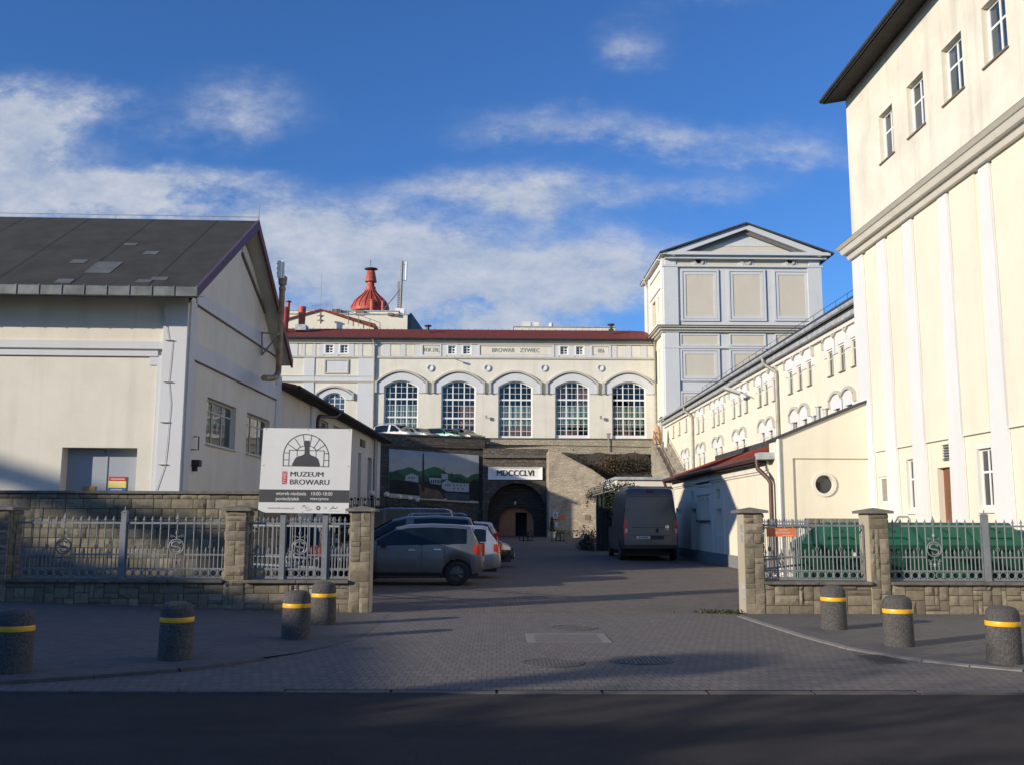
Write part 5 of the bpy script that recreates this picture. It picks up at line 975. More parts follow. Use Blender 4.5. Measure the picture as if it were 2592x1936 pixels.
mpoly('painted_chimney', [(1152, 418), (1170, 418), (1178, 900), (1182, 1040), (1136, 1040), (1146, 800)], simple('mural_chimney_paint', (.045, .035, .032, 1), .8, 0, .3))
for x, y in ((1482, 640), (1606, 712)): mpoly('painted_chimney', [(x-5, y), (x+5, y), (x+8, y+110), (x-8, y+110)], dkm)
# pale masonry wing wall with a sloping top
FQ = Fr(0, 73.4, 1, 0, 0, -1)
pw = thing('sloping_wing_wall', 'pale weathered masonry wall with a top sloping down to the right of the arch', 'wall', (FQ.U(1460, 1340), 73.4, .3))
P5 = [(FQ.U(1389, 1138), 0), (FQ.U(1541, 1300), 0), FQ.px(1541, 1222), FQ.px(1500, 1192), FQ.px(1450, 1166), FQ.px(1405, 1141), FQ.px(1389, 1139)]
w = MB(); w.fprism(FQ, P5, -3.4, 0); w.build('wall', M['palestone'], pw)
w = MB()
for (u0, z0), (u1, z1) in zip(P5[2:], P5[3:]): w.fprism(FQ, [(u0, z0), (u1, z1), (u1, z1+.12), (u0, z0+.12)], -.6, .08)
w.build('coping', M['parapet'], pw)
w = MB(); w.fbox(FQ, FQ.U(1480, 1308), FQ.U(1494, 1308), FQ.Z(1487, 1315), FQ.Z(1487, 1302), 0, .04); w.build('plaque', M['brownframe'], pw)
# planted bank
bk = MB(); bx = FQ.U(1393, 1200); X0, X1 = 4.3, 12.1
NX, NY = 24, 8
def bankp(i, j): x = X0+(X1-X0)*i/NX; t = j/NY; return (x, 73.7+(78.55-73.7)*t, 3.2+(6.9-3.2)*t**.9+.12*math.sin(x*2.3+j))
for i in range(NX):
    for j in range(NY): bk.poly([bankp(i, j), bankp(i+1, j), bankp(i+1, j+1), bankp(i, j+1)])
tag(bk.build('bank', M['soil'], smooth=60), kind='structure')
def leafcloud(mb, n, f, s0, s1, tint=(0.0, 1.0)):
    for _ in range(n):
        p = Vector(f()); mb.col = random.uniform(*tint); s = random.uniform(s0, s1); a = Vector((random.gauss(0, 1), random.gauss(0, 1), random.gauss(0, 1))).normalized(); b = a.orthogonal().normalized()*s*.5; a = a*s
        mb.poly([p-a*.5, p+b*.6, p+a*.5, p-b*.6])
    mb.col = .5
for k in range(11):
    x = X0+.5+k*.68; t = random.random()*.5+.35; y = 73.7+4.85*t; z = 3.2+3.7*t**.9
    s = thing('bank_shrub', 'low dry brown shrub on the shaded bank under the parapet', 'shrub', (x, y, z), group='shrubs on the bank')
    if k in (5, 6): s['label'] = 'shrub with rusty orange leaves near the top of the bank' if k == 5 else 'small rust-leaved shrub on the bank just below the parapet'; s['group'] = ''
    m_ = MB(); rr = random.uniform(.7, 1.1); hh = .95 if k not in (5, 6) else 1.2
    leafcloud(m_, 420, lambda: (x+random.gauss(0, .42)*rr, y+random.gauss(0, .45)*rr, z+abs(random.gauss(.3, .35))*rr*hh), .10, .22, (.0, 1)); m_.build('foliage', M['leaf_rust'] if k in (5, 6) else M['leaf_dry'], s, fix=False)
    m_ = MB()
    for j in range(6): a = random.uniform(0, 6.28); m_.tube([(x, y, z-.15), (x+.25*math.cos(a), y+.25*math.sin(a), z+.4), (x+.5*math.cos(a), y+.5*math.sin(a), z+.9*rr)], [.03, .02, .008], 4)
    m_.build('stem', M['bark'], s)
    if k in (5, 6): del s['group']
# outer stairs
so_ = thing('stone_stairs', 'stone staircase with a tube rail climbing beside the long wing to the terrace', 'stairs', (12.6, 70, 3))
N_ = 26; ya, yb, za, zb_ = 65.0, 76.2, 2.6, 7.25
w = MB()
for k in range(N_): y0 = ya+(yb-ya)*k/N_; z1 = za+(zb_-za)*(k+1)/N_; w.box(12.25, 13.2, y0, yb+.5, z1-.18, z1)
w.build('treads', M['concrete'], so_)
w = MB()
for x0, x1 in ((11.95, 12.25), (13.2, 13.48)): w.ext([(x0, ya, za-2), (x0, yb, zb_-2), (x0, yb, zb_+.35), (x0, ya, za+.35)], [(x1, ya, za-2), (x1, yb, zb_-2), (x1, yb, zb_+.35), (x1, ya, za+.35)])
w.build('side_wall', M['parapet'], so_)
w = MB(); w.tube([(12.2, ya, za+1.3), (12.2, yb, zb_+1.3)], .035, 6); w.tube([(12.2, ya, za+.85), (12.2, yb, zb_+.85)], .025, 6)
for k in range(9): y = ya+(yb-ya)*k/8; z = za+(zb_-za)*k/8; w.tube([(12.2, y, z+.3), (12.2, y, z+1.3)], .03, 6)
w.build('handrail', M['brownpipe'], so_)
ps = thing('folded_parasol', 'folded tan parasol standing at the head of the stone stairs', 'parasol', (12.55, 76.6, 7.3)); p = (12.55, 76.6, 7.2)
w = MB(); w.lathe([(.05, .3), (.32, .35), (.38, .8), (.3, 1.4), (.16, 1.75), (.04, 1.85)], p, 9); w.build('canopy', M['tan'], ps, smooth=25); w = MB(); w.tube([p, (p[0], p[1], p[2]+2.0)], .03, 6); w.build('pole', M['pipe'], ps)
for x, y0, y1 in ((1223, 1140, 1103), (1540.5, 1140, 1096)):
    a, b = atY(x, y0, 78.45), atY(x, y1, 78.45); l = thing('parapet_lamp', 'small box lamp on a post at the %s end of the pale parapet' % ('left' if x < 1300 else 'right'), 'lamp', tuple(a), group='lamps on the parapet'); q = MB(); q.tube([a, (a.x, a.y, b.z-.3)], .05, 6); q.build('post', M['concrete'], l)
    q = MB(); q.box(b.x-.13, b.x+.13, 78.3, 78.6, b.z-.34, b.z-.06); q.box(b.x-.17, b.x+.17, 78.26, 78.64, b.z-.06, b.z); q.build('lamp_head', M['pipe'], l)
# ------------------------------------------------------------------ shed behind the van, ivy screen, gate furniture
sh_ = thing('flat_roofed_shed', 'low cream flat-roofed shed between the van and the stone stairs', 'shed', (8, 50, 0)); a, b = atY(1556, 1212, 50), atY(1720, 1212, 50)
w = MB(); w.box(a.x+.2, b.x+2, 50.2, 55, 0, a.z-.35); w.build('wall', M['cream'], sh_); w = MB(); w.box(a.x, b.x+2.2, 49.8, 55.2, a.z-.02, a.z+.12); w.build('roof', M['zinc'], sh_); w = MB(); w.box(a.x+.08, b.x+2.1, 49.95, 55.1, a.z-.35, a.z-.02); w.build('fascia', M['white_cornice'], sh_)
iv = thing('ivy_screen', 'dark timber screen overgrown with ivy beside the van', 'screen', (5.4, 50, .1)); FI = Fr(4.95, 49.5, .35, 1, -1, .35)
w = MB(); w.box(4.95, 6.2, 49.42, 49.5, .0, 3.0); w.fbox(FI, 0, 12, 0, 2.9, -.08, 0)
for k in range(7): w.box(4.93+k*.21, 4.97+k*.21, 49.36, 49.42, 0, 3.05)
w.build('boards', simple('dark_green_boards', (.03, .042, .035, 1), .8, 0, .3, 5, 0, .4, (4, 4, .5)), iv)
w = MB()
for k in range(5): w.tube([(4.8, 49.2+k*.4, 2.85+k*.1), (6.8, 49.3+k*.4, 3.35+k*.12)], .035, 5)
w.build('pergola_bars', M['pipe'], iv)
w = MB(); leafcloud(w, 1500, lambda: (random.uniform(5.3, 6.9), 49.3+random.gauss(0, .15), min(3.6, random.uniform(.1, 1)**.6*3.4+random.gauss(0, .15))), .08, .17); leafcloud(w, 800, lambda: (4.9+random.uniform(-.3, .3)+random.random()*2, 49.5+random.random()*5, 2.9+random.gauss(0, .2)), .08, .17); leafcloud(w, 900, lambda: (4.6+random.gauss(0, .2), 49.2+random.uniform(-.3, 4), abs(random.gauss(.3, .4))), .08, .17); w.build('ivy', M['leaf_dark'], iv, fix=False)
def board(name, lab, cat, fr, x0, x1, y0, y1, mat, n=.04, extra=None):
    u0, u1, z1, z0 = fr.U(x0, y0), fr.U(x1, y0), fr.Z((x0+x1)/2, y0), fr.Z((x0+x1)/2, y1); t = thing(name, lab, cat, fr.P((u0+u1)/2, z0, n)); q = MB(); q.fbox(fr, u0, u1, z0, z1, 0, n); q.build('board', mat, t)
    if extra: extra(t, u0, u1, z0, z1, n)
    return t
def kettle(t, u0, u1, z0, z1, n):
    q = MB(); c = (u0+u1)/2; h = z1-z0; q.fprism(FQ, [(c-.13, z0+h*.42), (c+.13, z0+h*.42), (c+.11, z0+h*.56), (c+.03, z0+h*.64), (c+.03, z0+h*.84), (c-.03, z0+h*.84), (c-.03, z0+h*.64), (c-.11, z0+h*.56)], n, n+.006); q.build('emblem', M['signblue'], t)
    q = MB(); q.fbox(FQ, u0, u1, z0-.12, z0-.02, 0, n); q.build('red_strip', M['signred'], t); q = MB(); q.fbox(FQ, c-.12, c+.12, z0+h*.16, z0+h*.22, n, n+.005); q.fbox(FQ, c-.1, c+.1, z0+h*.28, z0+h*.33, n, n+.005); q.build('text_lines', M['signdark'], t)
board('museum_notice', 'small white notice with a kettle emblem on the wall right of the arch', 'sign', FQ, 1399.5, 1412, 1294, 1311, M['signwhite'], .04, kettle)
board('orange_notice', 'blank orange notice on the wall beside the white kettle notice', 'sign', FQ, 1415.5, 1429.5, 1304, 1314, M['orange'])
board('paper_notice', 'lower white paper notice beside the potted conifer', 'sign', FQ, 1405, 1412, 1320, 1332, M['signwhite'])
zg_ = yard_z(72.8)
pt_ = thing('square_planter', 'pale square planter holding a dark conifer right of the arch', 'planter', (4.1, 72.8, zg_)); a, b = atY(1384.5, 1340, 72.8).x, atY(1408, 1340, 72.8).x; q = MB(); q.box(a, b, 72.5, 73.1, zg_, zg_+.45); q.build('box', M['concrete'], pt_, bevel=.02)
cf = thing('potted_conifer', 'small dark conifer growing in the pale square planter', 'conifer', ((a+b)/2, 72.8, zg_+.45)); q = MB(); cxx = (a+b)/2+.02
def cone(): h = random.random(); a = random.random()*6.28; r = .24*(1-h*.75)*math.sqrt(random.random()); return (cxx+r*math.cos(a), 72.8+r*math.sin(a), zg_+.45+h*1.05)
leafcloud(q, 500, cone, .06, .13); q.build('crown', M['leaf_dark'], cf, fix=False); q = MB(); q.tube([(cxx, 72.8, zg_+.4), (cxx, 72.8, zg_+1.3)], [.04, .01], 5); q.build('trunk', M['bark'], cf)
pt_ = thing('long_planter', 'long low grey planter against the pale wall', 'planter', (6.2, 72.8, zg_)); a, b = atY(1452, 1340, 72.8).x, atY(1481, 1340, 72.8).x; q = MB(); q.box(a, b, 72.5, 73.1, zg_, zg_+.38); q.build('box', M['concrete'], pt_, bevel=.02); q = MB(); leafcloud(q, 300, lambda: (random.uniform(a-1.6, b+.3), 72.9+random.gauss(0, .15), zg_+.2+random.random()*.35), .06, .14); q.build('plants', M['leaf_dark'], pt_, fix=False)
for x, y, lab in ((1331, 1370, 'black bicycle stand in front of the arched gate'), (1412.5, 1370, 'black bicycle stand in front of the square planter')):
    p = ground(x, y, .25); Y = 64; p = atY(x, y, Y); z0 = yard_z(Y); s = thing('bicycle_stand', lab, 'bike stand', (p.x, Y, z0), group='bicycle stands by the gate'); q = MB()
    for dx in (-.28, 0, .28): q.tube([(p.x+dx-.12, Y, z0), (p.x+dx-.12, Y, z0+.55), (p.x+dx, Y, z0+.72), (p.x+dx+.12, Y, z0+.55), (p.x+dx+.12, Y, z0)], .022, 6)
    q.tube([(p.x-.45, Y, z0+.05), (p.x+.45, Y, z0+.05)], .025, 6); q.build('hoops', M['black'], s)
# ------------------------------------------------------------------ hedge, globe lamps and black railing along the left of the yard
hd_ = thing('ivy_hedge', 'dark ivy-covered hedge along the left side of the yard behind the cars', 'hedge', (-5.8, 55, 0))
q = MB(); q.slab([(-6.6, 40, 1.75), (-5.9, 40, 1.75), (-4.2, 73, 2.4), (-6.2, 73, 2.4)], 2.4); q.build('core', simple('hedge_core', (.012, .016, .010, 1), 1), hd_)
q = MB()
def hd(): t = random.random(); y = 40+t*33; xr_ = -5.75+(1.6*t); return ((xr_+random.gauss(0, .16), y, random.random()**.8*(1.9+.6*t)) if random.random() < .6 else (random.uniform(-6.7+t*.5, xr_), y, 1.75+.65*t+random.gauss(.05, .12)))
leafcloud(q, 7000, hd, .10, .22); leafcloud(q, 1500, lambda: (random.uniform(-6.7, -5.7), 39.9+random.gauss(0, .15), random.random()*1.9), .10, .2); q.build('leaves', M['leaf_dark'], hd_, fix=False)
for i, (x, y, r, Y) in enumerate(((941, 1247, 7.0, 53), (978.5, 1250, 6.6, 57), (1011, 1256, 6.1, 62), (1037.4, 1259.5, 5.5, 68), (1056.6, 1264, 5.0, 74))):
    p = atY(x, y, Y); z0 = yard_z(Y); g_ = thing('globe_lamp', ['white globe lamp nearest the low wing wall', 'white globe lamp just left of the mural board', 'white globe lamp under the left part of the mural', 'white globe lamp below the painted chimney', 'farthest and smallest white globe lamp along the hedge'][i], 'lamp', (p.x, Y, z0), group='globe lamps along the hedge')
    q = MB(); q.lathe([(.155*math.sin(math.pi*k/10), -.155*math.cos(math.pi*k/10)) for k in range(1, 10)], p, 16); q.build('globe', M['globe'], g_, smooth=60); q = MB(); q.tube([(p.x, Y, z0), (p.x, Y, p.z-.14)], .04, 6); q.lathe([(.09, -.2), (.1, -.13)], p, 10); q.build('post', M['black'], g_)
bf = thing('black_railing', 'black iron railing with looped tops left of the hedge', 'railing', (-6.9, 47, 0)); q = MB(); Y = 47
for k in range(16):
    x = atY(872+k*5.6, 1300, Y).x; zt_ = 2.55
    q.tube([(x, Y, 0), (x, Y, zt_-.05)], .018, 5)
    if k % 3 == 0: q.lathe([(.05, 0), (.07, .08), (.04, .12)], (x, Y, zt_-.05), 8)
    elif k % 3 == 1: x2 = atY(872+(k+1)*5.6, 1300, Y).x; xm = (x+x2)/2; q.tube([(x, Y, zt_-.06)]+[(xm-(xm-x)*math.cos(a), Y, zt_-.06+.16*math.sin(a)) for a in [math.pi*j/6 for j in range(1, 6)]]+[(x2, Y, zt_-.06)], .018, 5)
a, b = atY(868, 1300, Y).x, atY(960, 1300, Y).x; q.tube([(a, Y, 2.1), (b, Y, 2.1)], .022, 5); q.tube([(a, Y, .3), (b, Y, .3)], .022, 5); q.build('rails', M['black'], bf)
# ------------------------------------------------------------------ boundary walls, pillars, iron fence
YF = 17.2; FF = Fr(0, YF, 1, 0, 0, -1); FI_ = Fr(0, YF+.2, 1, 0, 0, -1)
def ashlar(mb, fr, u0, u1, z0, z1, n, seed, uw=.085, uh=.085, wmax=5, hmax=2, regular=False, dep=(.012, .045)):
    rnd = random.Random(seed); nu = max(1, round((u1-u0)/uw)); nz_ = max(1, round((z1-z0)/uh)); du, dz_ = (u1-u0)/nu, (z1-z0)/nz_; occ = [[False]*nu for _ in range(nz_)]
    for r in range(nz_):
        c = 0
        while c < nu:
            if occ[r][c]: c += 1; continue
            h = min(rnd.choice([1, 2, 2, 2, 3, 4][:hmax+2]) if not regular else hmax, nz_-r); w = min(rnd.randint(2, wmax) if h < 3 else rnd.choice((1, 2, 2)), nu-c)
            k = 0
            while k < w and c+k < nu and not occ[r][c+k]: k += 1
            w = k
            if nu-c-w == 1: w += 1 if not occ[r][c+w] else 0
            for a in range(h):
                for b in range(w): occ[r+a][c+b] = True
            g = .006; a0, a1, b0, b1 = u0+c*du+g, u0+(c+w)*du-g, z0+r*dz_+g, z0+(r+h)*dz_-g; mb.col = min(1, max(0, rnd.gauss(.5, .28))); d = rnd.uniform(*dep)
            nx, ny = max(2, min(6, int((a1-a0)/.05))), max(2, min(5, int((b1-b0)/.05))); idx = []
            for j in range(ny+1):
                row = []
                for i in range(nx+1):
                    e = min(i, nx-i, j, ny-j); q = n+(d*.45 if e == 0 else d+rnd.uniform(-.014, .014)); row.append(mb.add([fr.P(a0+(a1-a0)*i/nx+(rnd.uniform(-.005, .005) if 0 < i < nx else 0), b0+(b1-b0)*j/ny, q)]))
                idx.append(row)
            for j in range(ny):
                for i in range(nx): mb.face((idx[j][i], idx[j][i+1], idx[j+1][i+1], idx[j+1][i]))
            rim = idx[0]+[idx[j][nx] for j in range(1, ny+1)]+idx[ny][-2::-1]+[idx[j][0] for j in range(ny-1, 0, -1)]
            uz = [(a0+(a1-a0)*i/nx, b0) for i in range(nx+1)]+[(a1, b0+(b1-b0)*j/ny) for j in range(1, ny+1)]+[(a0+(a1-a0)*i/nx, b1) for i in range(nx-1, -1, -1)]+[(a0, b0+(b1-b0)*j/ny) for j in range(ny-1, 0, -1)]
            bk_ = [mb.add([fr.P(u, z, n-.01)]) for u, z in uz]
            for i in range(len(rim)): j = (i+1) % len(rim); mb.face((rim[i], bk_[i], bk_[j], rim[j]))
            c += w
    mb.col = .5
zc1, zc0 = FF.Z(2300, 1471.5), FF.Z(2300, 1479); pz = FF.Z(1900, 1297); ptop = FF.Z(1900, 1287.5)
XP = {'l0': (-8.82, -8.46), 'l1': (-4.72, -4.37), 'l2': (-2.56, -2.21), 'r1': (4.30, 4.64), 'r2': (6.50, 6.84), 'r3': (10.8, 11.15)}
PD = .46
def pillar(par, key, seed, smooth_l=False, smooth_r=False):
    a, b = XP[key]; base = lsz(a, 17) if a < 0 else 0
    q = MB(); q.box(a, b, YF, YF+PD, -.1, pz); o = q.build('pillar', M['render'], par)
    q = MB(); ashlar(q, FF, a+.005, b-.005, 0.0+base*.6, pz-.005, .004, seed, wmax=3, hmax=3)
    if not smooth_l: ashlar(q, Fr(a, YF+PD, 0, -1, -1, 0), 0.005, PD-.005, base*.6, pz-.005, .004, seed+50, wmax=3, hmax=3)
    if not smooth_r: ashlar(q, Fr(b, YF, 0, 1, 1, 0), 0.005, PD-.005, base*.6, pz-.005, .004, seed+70, wmax=3, hmax=3)
    q.build('stone_facing', M['stone'], o, smooth=22, fix=False)
    q = MB(); e = .085; z0, z1, z2 = pz, pz+.045, ptop+.035; cx_, cy_ = (a+b)/2, YF+PD/2
    q.box(a-e, b+e, YF-e, YF+PD+e, z0, z1); i = q.add([(a-e, YF-e, z1), (b+e, YF-e, z1), (b+e, YF+PD+e, z1), (a-e, YF+PD+e, z1), (cx_, cy_-.05, z2), (cx_, cy_+.05, z2)])
    for f in ((0, 1, 4), (1, 2, 5, 4), (2, 3, 5), (3, 0, 4, 5)): q.face([i+k for k in f])
    q.build('cap', M['cap'], o)
lwall = thing('boundary_wall', 'low sandstone boundary wall with pillars left of the gateway', 'wall', (-5.5, YF, 0)); rwall = thing('boundary_wall', 'low sandstone boundary wall with pillars right of the gateway', 'wall', (7, YF, 0))
def plinth(par, x0, x1, seed):
    q = MB(); q.box(x0, x1, YF+.02, YF+.42, -.1, zc0); o = q.build('plinth', M['mortar'], par); q = MB(); ashlar(q, FF, x0, x1, -.02, zc0-.004, -.018, seed, wmax=5, hmax=3); q.build('stone_facing', M['stone'], o, smooth=22, fix=False)
    q = MB(); n = max(1, round((x1-x0)/1.0))
    for k in range(n): q.box(x0+(x1-x0)*k/n+.003, x0+(x1-x0)*(k+1)/n-.003, YF-.09+random.uniform(-.006, .006), YF+.47, zc0, zc1+random.uniform(-.004, .004))
    q.build('coping', M['coping'], par, bevel=.008)
for k, (x0, x1) in enumerate(((-14, -8.82), (-8.46, -4.72), (-4.37, -2.56))): plinth(lwall, x0, x1, 11+k)
for k, (x0, x1) in enumerate(((4.64, 6.50), (6.84, 10.8))): plinth(rwall, x0, x1, 21+k)
for k, s in (('l0', 1), ('l1', 2)): pillar(lwall, k, s)
pillar(lwall, 'l2', 3, smooth_r=True); pillar(rwall, 'r1', 4, smooth_l=True); pillar(rwall, 'r2', 5, smooth_l=True); pillar(rwall, 'r3', 6)
q = MB()
for z in (.25, .42, 1.25, 1.42): q.box(4.27, 4.30, YF+.05, YF+.11, z, z+.12)
q.build('gate_hinge', M['zinc'], rwall)
zt_, zm_, zl_, zb_ = FI_.Z(2300, 1330), FI_.Z(2300, 1409), FI_.Z(2300, 1444), FI_.Z(2300, 1466); ztip = FI_.Z(2300, 1305)
def spear(q, x, y, z, s=1.0):
    q.lathe([(.012*s, 0), (.020*s, .015*s), (.012*s, .03*s), (.010*s, .045*s), (.030*s, .05*s), (.016*s, .085*s), (.002, .125*s)], (x, y, z), 6)
_proto = {}
def proto(key, mk):
    if key not in _proto:
        q = MB(); mk(q); o = q.build(key, M['iron']); COL.objects.unlink(o); _proto[key] = o.data; bpy.data.objects.remove(o)
    return _proto[key]
def put(nm, me, par, loc): o = bpy.data.objects.new(nm, me); COL.objects.link(o); o.parent = par; o.location = loc; return o
def mk_picket(h, knot, tall):
    def f(q):
        q.tube([(0, 0, zb_), (0, 0, zt_+.01)], .0105, 6); spear(q, 0, 0, zt_, 1.35 if tall else 1.0)
        q.lathe([(.012, -.015), (.018, 0), (.012, .015)], (0, 0, zt_-.1), 6)
        if knot:
            for a in range(4):
                c, s = math.cos(a*math.pi/2+.78), math.sin(a*math.pi/2+.78); q.tube([(0, 0, zm_+.08), (.028*c, .028*s, zm_+.125), (.028*c, .028*s, zm_+.145), (0, 0, zm_+.19)], .006, 4)
    return f
def mk_short(q): q.tube([(0, 0, zl_), (0, 0, zm_+.05)], .0105, 6); q.lathe([(.010, 0), (.018, .03), (.012, .07), (.002, .10)], (0, 0, zm_+.04), 6)
def ironfence(x0, x1, label, emblem=True, y=YF+.2, rot=0.0):
    """panel along +X from x0 to x1"""
    L = x1-x0; t = thing('iron_fence', label, 'fence', (x0, y, 0), 0, 'grey iron fence panels')
    n = max(4, round(L/.144)); dx = L/n; mid = n//2
    q = MB()
    for z, r in ((zt_, .016), (zl_, .014), (zb_, .014)): q.box(x0, x1, y-.012, y+.012, z-r, z+r)
    cx_ = x0+mid*dx; er = .128
    if emblem: q.box(x0, cx_-dx, y-.010, y+.010, zm_-.013, zm_+.013); q.box(cx_+dx, x1, y-.010, y+.010, zm_-.013, zm_+.013)
    else: q.box(x0, x1, y-.010, y+.010, zm_-.013, zm_+.013)
    q.box(x0, x0+.025, y-.011, y+.011, zb_, zt_); q.box(x1-.025, x1, y-.011, y+.011, zb_, zt_); q.build('rails', M['iron'], t)
    for k in range(1, n):
        if emblem and k == mid: continue
        kn = (k % 3 == 1) and not (emblem and abs(k-mid) < 2); put('picket', proto('picket_knot' if kn else 'picket_plain', mk_picket(0, kn, False)), t, (k*dx, 0, 0))
    for k in range(n):
        if emblem and abs(k+.5-mid) < 1.2: continue
        put('short_picket', proto('picket_short', mk_short), t, ((k+.5)*dx, 0, 0))
    q = MB()
    for k in range(n):
        c = (x0+(k+.5)*dx, y, (zl_+zb_)/2); r = min(.058, (zl_-zb_)/2-.004)
        q.tube([(c[0]+r*math.cos(a), y, c[2]+r*math.sin(a)) for a in [2*math.pi*j/14 for j in range(15)]], .009, 5, False)
    q.build('ring_frieze', M['iron'], t)
    if emblem:
        zc_ = FI_.Z(2300, 1389); q = MB(); q.tube([(cx_+er*math.cos(a), y, zc_+er*math.sin(a)) for a in [2*math.pi*j/24 for j in range(25)]], .014, 6, False)
        s = er*.92
        q.tube([(cx_+s*u, y-.005, zc_+s*v) for u, v in ((.45, .62), (.2, .78), (-.2, .78), (-.62, .55), (-.68, .2), (-.3, .02), (.3, -.06), (.66, -.25), (.6, -.62), (.15, -.82), (-.25, -.7), (-.35, -.45))], [.006, .01, .013, .016, .018, .019, .019, .018, .016, .013, .01, .006], 6)
        q.poly([(cx_+s*.1, y-.012, zc_+s*.7), (cx_+s*.7, y-.012, zc_+s*.75), (cx_+s*.45, y-.012, zc_+s*.35)]); q.poly([(cx_-s*.45, y-.012, zc_-s*.2), (cx_-s*.2, y-.012, zc_-s*.5), (cx_-s*.42, y-.012, zc_-s*.65)])
        for sg in (-1, 1):
            for zz_, fl in ((zc_+er+.03, 1), (zc_-er-.04, -1)):
                q.tube([(cx_, y, zz_+fl*.0), (cx_+sg*.05, y, zz_+fl*.02), (cx_+sg*.10, y, zz_+fl*.05), (cx_+sg*.115, y, zz_+fl*.02), (cx_+sg*.09, y, zz_+fl*.005), (cx_+sg*.08, y, zz_+fl*.03)], .007, 5)
            q.tube([(cx_+sg*.072, y, zl_), (cx_+sg*.072, y, zl_+.10)], .010, 6); spear(q, cx_+sg*.072, y, zl_+.06, 1.0)
        q.tube([(cx_, y, zl_), (cx_, y, zc_-er)], .0105, 6); q.tube([(cx_, y, zc_+er), (cx_, y, zt_+.01)], .0105, 6); spear(q, cx_, y, zt_, 1.4)
        for z in (zl_+.10, zc_+er+.11): q.lathe([(.008, -.045), (.026, -.012), (.026, .012), (.008, .045)], (cx_, y, z), 4)
        q.build('emblem', M['iron'], t, smooth=50)
    return t
def FX(px_): return FI_.U(px_, 1400)
def post(px0, px1, ztop_, label, zb0=None):
    a, b = FX(px0), FX(px1); c = (a+b)/2; w = max(.05, (b-a)/2); t = thing('fence_post', label, 'post', (c, YF+.2, zc1), 0, 'square grey fence posts'); q = MB(); q.box(c-w, c+w, YF+.15, YF+.15+2*w, zc1-.02, ztop_); q.build('shaft', M['iron'], t, bevel=.006)
    q = MB(); i = q.add([(c-w-.012, YF+.138, ztop_), (c+w+.012, YF+.138, ztop_), (c+w+.012, YF+.162+2*w, ztop_), (c-w-.012, YF+.162+2*w, ztop_), (c, YF+.15+w, ztop_+.06)])
    for f in ((0, 1, 2, 3), (0, 1, 4), (1, 2, 4), (2, 3, 4), (3, 0, 4)): q.face([i+k for k in f])
    q.lathe([(.010, 0), (.014, .02), (.003, .06)], (c, YF+.15+w, ztop_+.05), 6); q.build('cap', M['iron'], t)
ironfence(XP['l0'][1]+.02, FX(304), 'grey iron fence panel in deep shade at the far left')
ironfence(FX(318), XP['l1'][0]-.02, 'grey iron fence panel half in shade between post and second pillar')
post(304, 318, FI_.Z(310, 1296), 'square grey post between the two shaded fence panels on the left')
ironfence(XP['l1'][1]+.02, FX(710), 'narrow grey iron fence panel beside the second pillar, left of the museum sign posts', False)
ironfence(FX(719.5), FX(817.5), 'grey iron fence panel with round emblem between the museum sign posts')
ironfence(FX(826.5), XP['l2'][0]-.02, 'narrow grey iron fence panel between museum sign and left gate pillar', False)
ironfence(XP['r1'][1]+.02, XP['r2'][0]-.02, 'grey iron fence panel with orange sign between the two right pillars', False)
ironfence(XP['r2'][1]+.02, FX(2488), 'long grey iron fence panel with round emblem in front of the green skip')
ironfence(FX(2505), XP['r3'][0]-.02, 'grey iron fence panel cut by the right edge of the photo')
post(2489, 2504, FI_.Z(2496, 1304), 'square grey post in front of the green skip')
# gate leaves standing open
def gateleaf(x, y, ang, L, label):
    t = thing('gate_leaf', label, 'gate', (0, 0, 0), 0, 'open gate leaves'); q = MB()
    for z in (zt_-.05, zm_-.1, zb_+.12, .2): q.box(0, L, -.015, .015, z-.018, z+.018)
    q.box(0, .05, -.025, .025, .1, zt_+.05); q.box(L-.05, L, -.025, .025, .1, zt_); q.build('frame', M['iron'], t); n = int(L/.145)
    for k in range(1, n):
        put('picket', proto('gate_picket', lambda q: (q.tube([(0, 0, .2), (0, 0, zt_+.02)], .0105, 6), spear(q, 0, 0, zt_))), t, (k*L/n, 0, 0))
    q = MB(); c = L/2; q.tube([(c+.13*math.cos(a), -.01, .85+.13*math.sin(a)) for a in [2*math.pi*j/20 for j in range(21)]], .014, 6, False); q.tube([(c+.1*u, -.01, .85+.12*v) for u, v in ((.5, .6), (0, .8), (-.6, .5), (-.3, 0), (.4, -.1), (.6, -.5), (0, -.8), (-.5, -.5))], .014, 6); q.build('emblem', M['iron'], t)
    t.location = (x, y, 0); t.rotation_euler = (0, 0, ang)
gateleaf(4.42, 17.75, math.atan2(4.0, 2.7), 4.2, 'grey iron gate leaf folded open behind the right gate pillar')
gateleaf(-2.45, 17.75, math.atan2(2.9, -3.2), 4.2, 'grey iron gate leaf folded open behind the left gate pillar')
# inner stone wall on the left
Yi = 20.4; FN = Fr(0, Yi, 1, 0, 0, -1); xi = FN.U(656, 1250); zi = FN.Z(300, 1248)
iw = thing('inner_stone_wall', 'tall coursed sandstone wall with dark coping behind the left iron fence', 'wall', (-9, Yi, 0))
q = MB(); q.box(-17, xi, Yi+.02, Yi+.4, -.1, zi); q.box(xi-.4, xi, Yi+.4, 24.4, -.1, zi); q.build('core', M['mortar'], iw); q = MB(); ashlar(q, FN, -17, xi, 0, zi-.004, 0, 31, uw=.09, uh=.10, wmax=5, hmax=2, regular=True); ashlar(q, Fr(xi, Yi, 0, 1, 1, 0), 0, 3.9, 0, zi-.004, .004, 32, uw=.09, uh=.1, regular=True); q.build('stone_facing', M['stone_inner'], iw, smooth=22, fix=False)
q = MB(); q.box(-17, xi+.06, Yi-.08, Yi+.45, zi, zi+.055); q.box(xi-.45, xi+.06, Yi+.45, 24.4, zi, zi+.055); q.build('coping', M['coping'], iw)
